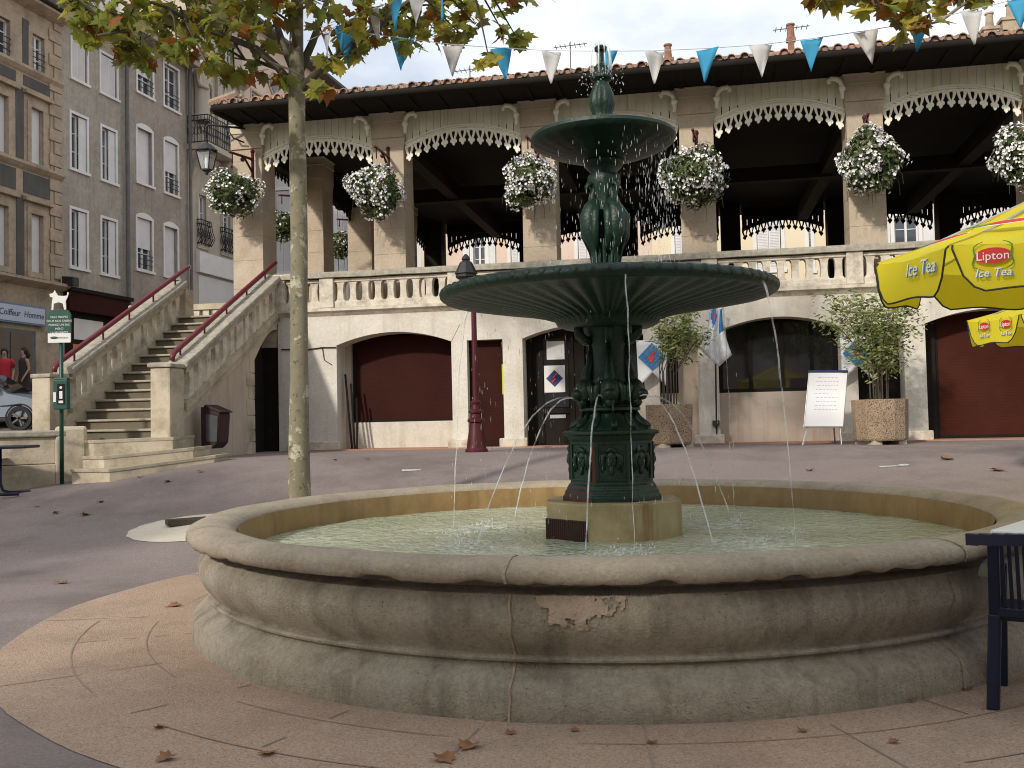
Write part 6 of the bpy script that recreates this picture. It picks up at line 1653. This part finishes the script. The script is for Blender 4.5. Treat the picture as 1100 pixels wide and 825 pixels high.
for xa, xb in ((.02, .03), (.48, .47)): bar(MB(), (xa, .03, .44), (xb, -.03, .80), .05, .045).build('back_post', BLU, ch, bevel=.008)
br = MB()
for i in range(12):
    x0, x1 = -.085 + .67*i/12, -.085 + .67*(i + 1)/12; f = lambda x: -.03 - .045*(1 - ((x - .25)/.33)**2)
    z_ = lambda x: .795 + .012*(1 - ((x - .25)/.33)**2)
    br.prism([(x0, f(x0) - .022), (x1, f(x1) - .022), (x1, f(x1) + .03), (x0, f(x0) + .03)], z_(x0) - .03, z_(x0) + .022, axis='z')
br.build('backrest', BLU, ch)
for i in range(13):
    x = .065 + i*.0308; bar(MB(), (x, -.035 - .03*(1 - ((x - .25)/.33)**2), .79), (x, .02, .47), .017, .012).build('slat', BLU, ch)
MB().box(.03, .47, .005, .03, .43, .475).build('back_rail', BLU, ch, bevel=.006)
MB().box(0, .5, .02, .47, .41, .44).build('seat', BLU, ch, bevel=.012)
for s_ in (0, 1): MB().prism([(-.04, .62), (.1, .655), (.46, .655), (.5, .63), (.46, .62), (.1, .615)], -.045 if s_ == 0 else .48, .02 if s_ == 0 else .545, axis='x').build('armrest', BLU, ch, bevel=.01)
cn = at(1063, 569, 4.92); tb = thing('garden_table', 'white topped garden table behind the blue plastic chair', 'table', (cn.x, cn.y, 0), R(-43))
MB().box(0, .8, 0, .8, cn.z - .03, cn.z).build('tabletop', M['table_white'], tb, bevel=.01)
MB().tube([(.48, .48, .03), (.48, .48, cn.z - .03)], .035, 10).build('pedestal', M['plastic_blue'], tb, smooth='all')
for a_ in range(4): MB().tube([(.48, .48, .08), (.48 + .3*math.cos(a_*1.571 + .3), .48 + .3*math.sin(a_*1.571 + .3), .02)], .022, 6).build('foot', M['plastic_blue'], tb)
# blue table with curved foot, left edge
q = on_ground(26, 531); tt = at(38, 478, q.y); ct = thing('cafe_table', 'dark blue metal table with a curved sled foot at the left edge', 'table', (q.x, q.y, q.z), R(8))
ht = tt.z - q.z
MB().box(-1.1, .12, -.3, .35, ht - .045, ht).build('tabletop', BLU, ct, bevel=.012)
for y in (-.22, .28): MB().tube([(.0, y, .02), (-.3, y, .02), (-.4, y, .05), (-.44, y, .16), (-.44, y, ht - .05)], .024, 8).build('leg', BLU, ct, smooth='all')
MB().tube([(-.44, .2, ht), (-.44, .2, ht + .6), (-.1, .2, ht + .62)], .02, 6).build('rail', BLU, ct, smooth='all')

# ================================================================== dog sign post, litter bin
q = on_ground(66.5, 520); sp_ = thing('dog_waste_post', 'green post with a dog silhouette sign and bag dispenser by the low wall', 'sign post', (q.x, q.y, q.z))
k_ = q.y/FOC; zt = lambda py: at(68, py, q.y).z - q.z
MB().tube([(0, 0, 0), (0, 0, zt(336))], .032, 10).build('post', M['sign_green'], sp_, smooth='all')
z0, z1 = zt(367), zt(333); w_ = 12.5*k_
pts = [(-w_, z0), (w_, z0), (w_, z1 - .08), (w_*.8, z1 - .015), (w_*.45, z1), (-w_*.45, z1), (-w_*.8, z1 - .015), (-w_, z1 - .08)]
pn = MB().prism(pts, -.06, -.035).build('sign_panel', M['sign_green'], sp_, bevel=.005)
MB().box(-w_*.98, w_*.98, -.066, -.061, z0 - .02, z0 + .13).build('white_strip', M['win_white'], pn)
MB().sphere((-w_*.45, -.068, z0 + .06), .035, 8, 6, sc=(1.8, .1, .6)).build('emblem', M['sign_green'], pn)
for i, s_ in enumerate(('VILLE PROPRE', 'POUR NOS CHIENS', 'PRENEZ UN SAC', 'MERCI', 'LA PROPRETE')):
    text('lettering', s_, .046, M['win_white'], pn, Matrix.Translation((.0, -.0625, z1 - .12 - i*.062)) @ VERT, extrude=.0006)
text('lettering', 'animaux', .05, M['sign_green'], pn, Matrix.Translation((w_*.3, -.0675, z0 + .06)) @ VERT, extrude=.0006)
dg = [(-.17, 0), (-.13, 0), (-.12, .13), (-.02, .16), (.07, .13), (.10, 0), (.14, 0), (.13, .18), (.17, .26), (.20, .36), (.17, .37), (.16, .30), (.10, .29), (-.03, .30), (-.07, .36), (-.10, .42), (-.13, .36), (-.21, .34), (-.20, .28), (-.14, .26), (-.16, .15)]
MB().prism([(x*.75, z1 - .0 + z*.75) for x, z in dg], -.055, -.035).build('dog_silhouette', M['win_white'], sp_)
z0, z1 = zt(440), zt(408)
dp = MB().box(-.07, .16, -.14, -.03, z0, z1).box(-.07, .16, -.12, -.03, z1, z1 + .03).build('dispenser', M['sign_green'], sp_, bevel=.015)
MB().box(0.0, .12, -.146, -.141, z0 + .08, z1 - .07).build('instruction_label', M['darkglass'], dp)
g_ = MB().sphere((.06, -.149, z1 - .13), .022, 8, 6, sc=(1, .2, 1)).box(.035, .085, -.152, -.147, z0 + .17, z0 + .29).box(.025, .095, -.152, -.147, z0 + .10, z0 + .14); g_.build('pictogram', M['win_white'], dp)
MB().box(-.063, -.02, -.146, -.141, z0 + .12, z1 - .2).build('bag_slot', M['win_white'], dp)
q = at(219, 488, 16.9); q.z = gz(q.x, q.y); bn = thing('litter_bin', 'maroon litter bin with grey front hung on a post against the stair wall', 'litter bin', q, R(-8))
M['binred'] = mat('bin maroon', (.022, .006, .009), (.03, .008, .011), scale=5, rough=.5, spec=.3); M['binface'] = mat('bin grey', (.035, .037, .042), (.05, .052, .056), scale=6, rough=.6)
kz = 16.9/FOC; zb0, zb1 = at(230, 482, 16.9).z - q.z, at(230, 437, 16.9).z - q.z
MB().box(-.035, .03, -.02, .05, -.1, zb1).build('post', M['binred'], bn)
prof = [(.04, zb0 + .06), (.04, zb1 - .02), (.14, zb1 + .02), (.36, zb1 - .09), (.40, zb1 - .12), (.36, zb0 + .10), (.26, zb0)]
MB().prism(prof, -.20, .22).build('body', M['binred'], bn, bevel=.03)
MB().prism([(.14, zb0 + .12), (.34, zb0 + .12), (.36, zb1 - .17), (.14, zb1 - .12)], -.215, -.201).build('front_panel', M['binface'], bn, bevel=.01)
MB().prism([(.10, zb1 - .0), (.38, zb1 - .11), (.44, zb1 - .10), (.40, zb1 - .07), (.14, zb1 + .04)], -.22, .24).build('lid', M['binred'], bn, bevel=.01)
# small security camera under the cornice at the corner of the tan house
x, z = STREET.px(74, 303, -.3); sc_ = thing('security_camera', 'small dark floodlight camera sticking out at the corner of the tan house', 'security camera', STREET.w(x, -.02, z), STREET.ang)
MB().box(-.05, .05, -.3, .0, -.04, .04).build('arm', M['leadgrey'], sc_); MB().prism([(-.5, -.16), (-.1, -.10), (-.1, .16), (-.5, .12)], -.0, .28, axis='x', M=Matrix.Translation((-.1, 0, .02))).build('housing', M['black_iron'], sc_, bevel=.02)
MB().box(-.08, .16, -.2, -.06, -.12, .1).build('mount', M['win_white'], sc_)

# ================================================================== bunting
def bunting(label, pts, flags):
    # pts: line through space; flags: list of (world point, colour, size, yaw, sway)
    t = thing('bunting', label, 'bunting', pts[0], 0, 'strings of blue and white pennants'); o = Vector(pts[0])
    MB().tube([Vector(p) - o for p in pts], .004, 4).build('cord', M['pen_white'], t)
    for (p, c, w, h, yaw, lean) in flags:
        p = Vector(p) - o; x = Vector((math.cos(yaw), math.sin(yaw), 0)); y = Vector((-x.y, x.x, 0)); mb = MB(); n = 6
        for i in range(n + 1):
            v = i/n; ww = w*(1 - v) + .004
            for j in range(5):
                u = j/4 - .5; mb.v.append(tuple(p + x*(u*ww + lean*v) + y*(.02*math.sin(v*3 + u*4 + p.x*5) + .03*v*math.sin(p.x*9)) + Vector((0, 0, -h*v - .004*(1 - v)))))
        for i in range(n):
            for j in range(4):
                a = i*5 + j; mb.f.append([a, a + 1, a + 6, a + 5]); mb.m.append(0)
        f = mb.build('pennant', M['pen_blue'] if c == 'b' else M['pen_white'], t, smooth='all'); f.modifiers.new('thick', 'SOLIDIFY').thickness = .002
F1 = [(370, 33, 'b'), (433, 41, 'b'), (487, 48, 'w'), (538, 51.5, 'b'), (592, 54.5, 'w'), (652, 55, 'b'), (703, 54.5, 'w'), (760, 52, 'b'), (817, 48, 'w'), (872, 41.5, 'b'), (930, 33, 'w'), (987, 23.5, 'b'), (1043, 11, 'w'), (1096, -2, 'b')]
Yb = lambda px: 10.9 - (px - 340)/760*2.3
line = [at(p, y, Yb(p)) for p, y in [(330, 26)] + [(a, b) for a, b, c in F1] + [(1180, -28), (1300, -70)]]
bunting('long string of blue and white pennants swagged across the hall roof behind the fountain top', line, [(at(p, y, Yb(p)), c, .232*Yb(p)/10*random.uniform(.95, 1.05), .335*Yb(p)/10*random.uniform(.93, 1.05), R(-9) + random.gauss(0, .2) + (.5 if i == 0 else 0), random.uniform(-.05, .05)) for i, (p, y, c) in enumerate(F1)])
F2 = [(352, 34, 'w'), (366, 25, 'b'), (401, 10, 'w'), (426, 0, 'b'), (449, -7, 'w'), (474, -14, 'b')]
Yc = lambda px: 10.9 - (px - 340)/140*1.6
line = [at(p, y, Yc(p)) for p, y in [(330, 44)] + [(a, b) for a, b, c in F2] + [(520, -34), (640, -80)]]
bunting('shorter string of pennants running up through the plane leaves beside the trunk', line, [(at(p, y, Yc(p)), c, .20, .33, R(-40) + random.gauss(0, .3), random.uniform(-.05, .05)) for (p, y, c) in F2])

# ================================================================== people by the shop
def skin_body(name, joints, edges, mt, parent):
    me = bpy.data.meshes.new(name); me.from_pydata([j[0] for j in joints], edges, []); me.materials.append(mt)
    o = bpy.data.objects.new(name, me); COL.objects.link(o); o.parent = parent
    md = o.modifiers.new('skin', 'SKIN'); 
    if not me.skin_vertices: 
        bm = bmesh.new(); bm.from_mesh(me); bm.verts.layers.skin.verify(); bm.to_mesh(me); bm.free()
    for i, j in enumerate(joints):
        r = j[1] if isinstance(j[1], tuple) else (j[1], j[1]); me.skin_vertices[0].data[i].radius = r; me.skin_vertices[0].data[i].use_root = (i == 0)
    md.use_smooth_shade = True; s_ = o.modifiers.new('sub', 'SUBSURF'); s_.levels = 1; s_.render_levels = 2
    return o
def person(label, loc, rz, hgt, kind, lean=0):
    t = thing('person', label, 'person', loc, rz); s = hgt/1.68
    J = [((0, 0, .92), (.13, .10)), ((0, 0, 1.12), (.115, .085)), ((0, 0, 1.32), (.135, .09)), ((0, .0, 1.44), (.05, .05)), ((0, -.01, 1.52), (.065, .07)), ((0, -.015, 1.62), (.07, .085)), ((0, 0, 1.67), (.04, .05)),
         ((.09, 0, .86), .085), ((.10, -.02, .48), .055), ((.10, .03, .10), .035), ((.10, -.12, .03), .03), ((-.09, 0, .86), .085), ((-.10, .05, .48), .055), ((-.10, .10, .10), .035), ((-.10, -.04, .03), .03),
         ((.17, 0, 1.38), .05), ((.22, .02, 1.12), .036), ((.21, -.12, .90), .026), ((.21, -.16, .84), (.03, .018)), ((-.17, 0, 1.38), .05), ((-.23, .03, 1.12), .036), ((-.24, -.06, .89), .026), ((-.24, -.09, .82), (.03, .018))]
    E_ = [(0, 1), (1, 2), (2, 3), (3, 4), (4, 5), (5, 6), (0, 7), (7, 8), (8, 9), (9, 10), (0, 11), (11, 12), (12, 13), (13, 14), (2, 15), (15, 16), (16, 17), (17, 18), (2, 19), (19, 20), (20, 21), (21, 22)]
    for h in (18, 22):
        hx_ = J[h][0]
        for k in range(5):
            J.append(((hx_[0] + (k - 2)*.014 + (.03 if k == 0 and h == 22 else -.03 if k == 4 and h == 18 else 0), hx_[1] - .025, hx_[2] - .075 + abs(k - 2)*.008), .009)); E_.append((h, len(J) - 1))
    J = [((j[0][0]*s, j[0][1]*s, j[0][2]*s), tuple(q*s for q in j[1]) if isinstance(j[1], tuple) else j[1]*s) for j in J]
    b = skin_body('body', J, E_, M['skin'], t)
    h = MB().sphere((0, .02*s, 1.62*s), .105*s, 12, 8, sc=(.95, 1.0, 1.12)); h.tube([(0, .07*s, 1.6*s), (0, .1*s, 1.5*s), (0, .09*s, 1.40*s)], [.08*s, .075*s, .03*s], 8); 
    # hair leaves the face free
    h.v = [(x, max(y, -.035*s) if z < 1.66*s else y, z) for x, y, z in h.v]; h.build('hair', M['hair'], t, smooth='all')
    fc_ = MB().sphere((-.028*s, -.092*s, 1.595*s), .009*s, 6, 4).sphere((.028*s, -.092*s, 1.595*s), .009*s, 6, 4).sphere((0, -.095*s, 1.535*s), .012*s, 6, 4, sc=(1.8, .5, .5)); fc_.build('face_features', M['hair'], b)
    MB().sphere((0, -.098*s, 1.565*s), .014*s, 6, 4, sc=(.8, 1, 1.4)).build('nose', M['skin'], b)
    ell_ = lambda pr: MB().lathe([(r*s, z*s) for r, z in pr], 20, rf=lambda r, z, a, j: r*(1 - .28*abs(math.sin(a))))
    sleeve = lambda sx: MB().tube([(sx*.13*s, 0, 1.40*s), (sx*.185*s, .005, 1.36*s), (sx*.215*s, .015, 1.2*s)], [.07*s, .066*s, .056*s], 8)
    if kind == 'red':
        ell_([(.19, .84), (.185, .95), (.165, 1.1), (.185, 1.28), (.185, 1.38), (.10, 1.44), (.07, 1.46)]).build('top', M['red_top'], t, smooth='all')
        for sx in (-1, 1): sleeve(sx).build('sleeve', M['red_top'], t, smooth='all')
        for sx in (-1, 1): MB().tube([(sx*.09*s, 0, .9*s), (sx*.10*s, .0, .48*s), (sx*.10*s, .05*s, .06*s)], [.11*s, .085*s, .06*s], 10).build('trouser_leg', M['denim'], t, smooth='all')
    else:
        ell_([(.23, .48), (.22, .62), (.20, .85), (.165, 1.1), (.18, 1.28), (.175, 1.38), (.10, 1.44), (.07, 1.45)]).build('dress', M['brown_dress'], t, smooth='all')
    return t
for (px, py0, py1, Y, kind, lab, rz) in ((5, 376, 442, 25.4, 'red', 'woman in a red top standing outside the hairdresser at the left edge', R(20)), (26, 375, 441, 25.2, 'brown', 'bare armed woman in a dark brown dress standing by the shop window', R(-35))):
    f_ = at(px, py1, Y); h_ = at(px, py0, Y); person(lab, f_, rz, h_.z - f_.z, kind)

# ================================================================== silver car
wc = at(20, 450, 22.6); cz0 = at(20, 463, 22.6).z
car = thing('parked_car', 'silver hatchback nosing in from the left edge behind the low wall', 'car', (wc.x, wc.y + .75, cz0), R(4))
# body: side profile lofted across the width, wheel of the near side at x=0
prof = [(.62, .32), (.66, .50), (.60, .66), (.30, .80), (-.30, .90), (-.95, 1.36), (-1.5, 1.46), (-2.4, 1.42), (-3.1, 1.02), (-3.28, .85), (-3.28, .36)]
secs = []
mb = MB(); ny = 9
for j in range(ny):
    y = -.80 + 1.6*j/(ny - 1); f = abs(y)/.80
    for i, (x, z) in enumerate(prof):
        tuck = (1 - .17*f**2*max(0, (z - .85)/.6)); 
        yy = y*tuck; xx = x - (.14*f**3 if x > 0 else -.10*f**3 if x < -3 else 0); mb.v.append((xx, yy, z - .03*f**2*(z > .7)))
n = len(prof)
for j in range(ny - 1):
    for i in range(n - 1): mb.f.append([j*n + i, j*n + i + 1, (j + 1)*n + i + 1, (j + 1)*n + i]); mb.m.append(0)
mb.f.append(list(range(n))); mb.m.append(0); mb.f.append([(ny - 1)*n + i for i in range(n)][::-1]); mb.m.append(0)
mb.f.append([j*n for j in range(ny)] + [j*n + n - 1 for j in reversed(range(ny))]); mb.m.append(0)
mb.build('body', M['silver'], car, smooth=True)
for sy in (-1, 1):
    yw = sy*.785
    MB().prism([(-.42, .93), (-.98, 1.30), (-1.5, 1.38), (-1.55, .93)], yw*.92 - .012, yw*.92 + .012).build('side_window', M['darkglass'], car)
    MB().prism([(-1.62, .93), (-1.57, 1.38), (-2.35, 1.35), (-2.85, 1.0), (-2.8, .93)], yw*.92 - .012, yw*.92 + .012).build('side_window', M['darkglass'], car)
    MB().sphere((.50, sy*.58, .64), .12, 10, 8, sc=(.9, 1.1, .7)).build('headlight', M['glass'], car, smooth='all')
    MB().sphere((-.55, sy*.88, .98), .09, 8, 6, sc=(.8, 1, .8)).build('wing_mirror', M['silver'], car, smooth='all')
    for wx in (0, -2.5):
        w_ = MB().lathe([(.19, -.09), (.27, -.1), (.29, -.06), (.29, .06), (.27, .1), (.19, .09)], 28)
        Mx = Matrix.Translation((wx, sy*.74, .29)) @ Matrix.Rotation(R(90), 4, 'X'); w_.v = [tuple(Mx @ Vector(v)) for v in w_.v]; tw_ = w_.build('wheel', M['rubber'], car, smooth=True)
        r_ = MB().lathe([(.03, -.08), (.06, -.085), (.19, -.07), (.2, -.085)], 28)
        for k in range(5):
            a = k*2*math.pi/5; r_.tube([(.03*math.cos(a), .03*math.sin(a), .09), (.18*math.cos(a), .18*math.sin(a), .085)], .03, 6); r_.tube([(.03*math.cos(a), .03*math.sin(a), -.09), (.18*math.cos(a), .18*math.sin(a), -.085)], .03, 6)
        r_.v = [tuple(Mx @ Vector(v)) for v in r_.v]; r_.build('rim', M['leadgrey'], tw_, smooth=True)
        a_ = MB().lathe([(.30, -.03), (.335, -.03), (.335, .03), (.30, .03)], 24); Mx2 = Matrix.Translation((wx, sy*.775, .30)) @ Matrix.Rotation(R(90), 4, 'X'); a_.v = [tuple(Mx2 @ Vector(v)) for v in a_.v]; a_.build('wheel_arch', M['rubber'], car)
MB().prism([(-.28, .905), (-.93, 1.34), (-.93, 1.36), (-.26, .925)], -.62, .62).build('windscreen', M['darkglass'], car)
MB().box(.55, .665, -.4, .4, .34, .46).build('grille', M['rubber'], car); MB().box(.66, .672, -.26, .26, .47, .57).build('number_plate', M['paper'], car)

# ================================================================== fallen leaves
LV = [(478, 818, .10, 1), (503, 805, .10, 1), (1022, 741, .13, 2), (975, 754, .10, 2), (888, 764, .12, 2), (1038, 742, .06, 2), (288, 812, .08, 1), (66, 627, .12, 0), (60, 552, .10, 0), (92, 554, .14, 0), (186, 652, .12, 1), (172, 784, .06, 1), (178, 818, .09, 1), (180, 518, .12, 0), (150, 513, .1, 0), (215, 507, .1, 0), (360, 495, .1, 0), (394, 494, .1, 0), (1018, 494, .2, 0), (1072, 506, .2, 0), (870, 540 - 34, .12, 0), (40, 545, .08, 0), (108, 540, .1, 0), (1012, 744, .07, 2), (548, 790, .05, 1), (700, 800, .05, 1), (862, 788, .05, 1), (960, 800, .05, 1), (618, 787, .045, 1)]
gl = {0: ('dry brown leaf lying on the dark asphalt', 'leaves fallen on the asphalt'), 1: ('dry brown leaf lying on the pinkish paving before the basin', 'leaves fallen on the paving'), 2: ('curled brown leaf on the paving beside the blue chair', 'leaves fallen by the blue chair')}
r3 = random.Random(9)
for (px, py, s_, g) in LV:
    q = on_ground(px, py); mb = MB(); b = 0; cu = r3.uniform(.5, 1.3)
    for (x, y) in LEAF_SHAPE + [(0, .34)]: mb.v.append((x*s_*1.1, (y - .3)*s_*1.1, s_*(cu*x*x*.8 + .25*cu*(y - .35)**2 + r3.uniform(-.03, .05)) + .004))
    n = len(LEAF_SHAPE); mb.f = [[i, (i + 1) % n, n] for i in range(n)]; mb.m = [0]*n
    o = mb.build('fallen_leaf', M['dryleaf'], smooth='all'); tag(o, gl[g][0], 'fallen leaf', gl[g][1]); o.location = (q.x, q.y, q.z + .008); o.rotation_euler = (r3.gauss(0, .08), r3.gauss(0, .08), r3.uniform(0, 6.3))
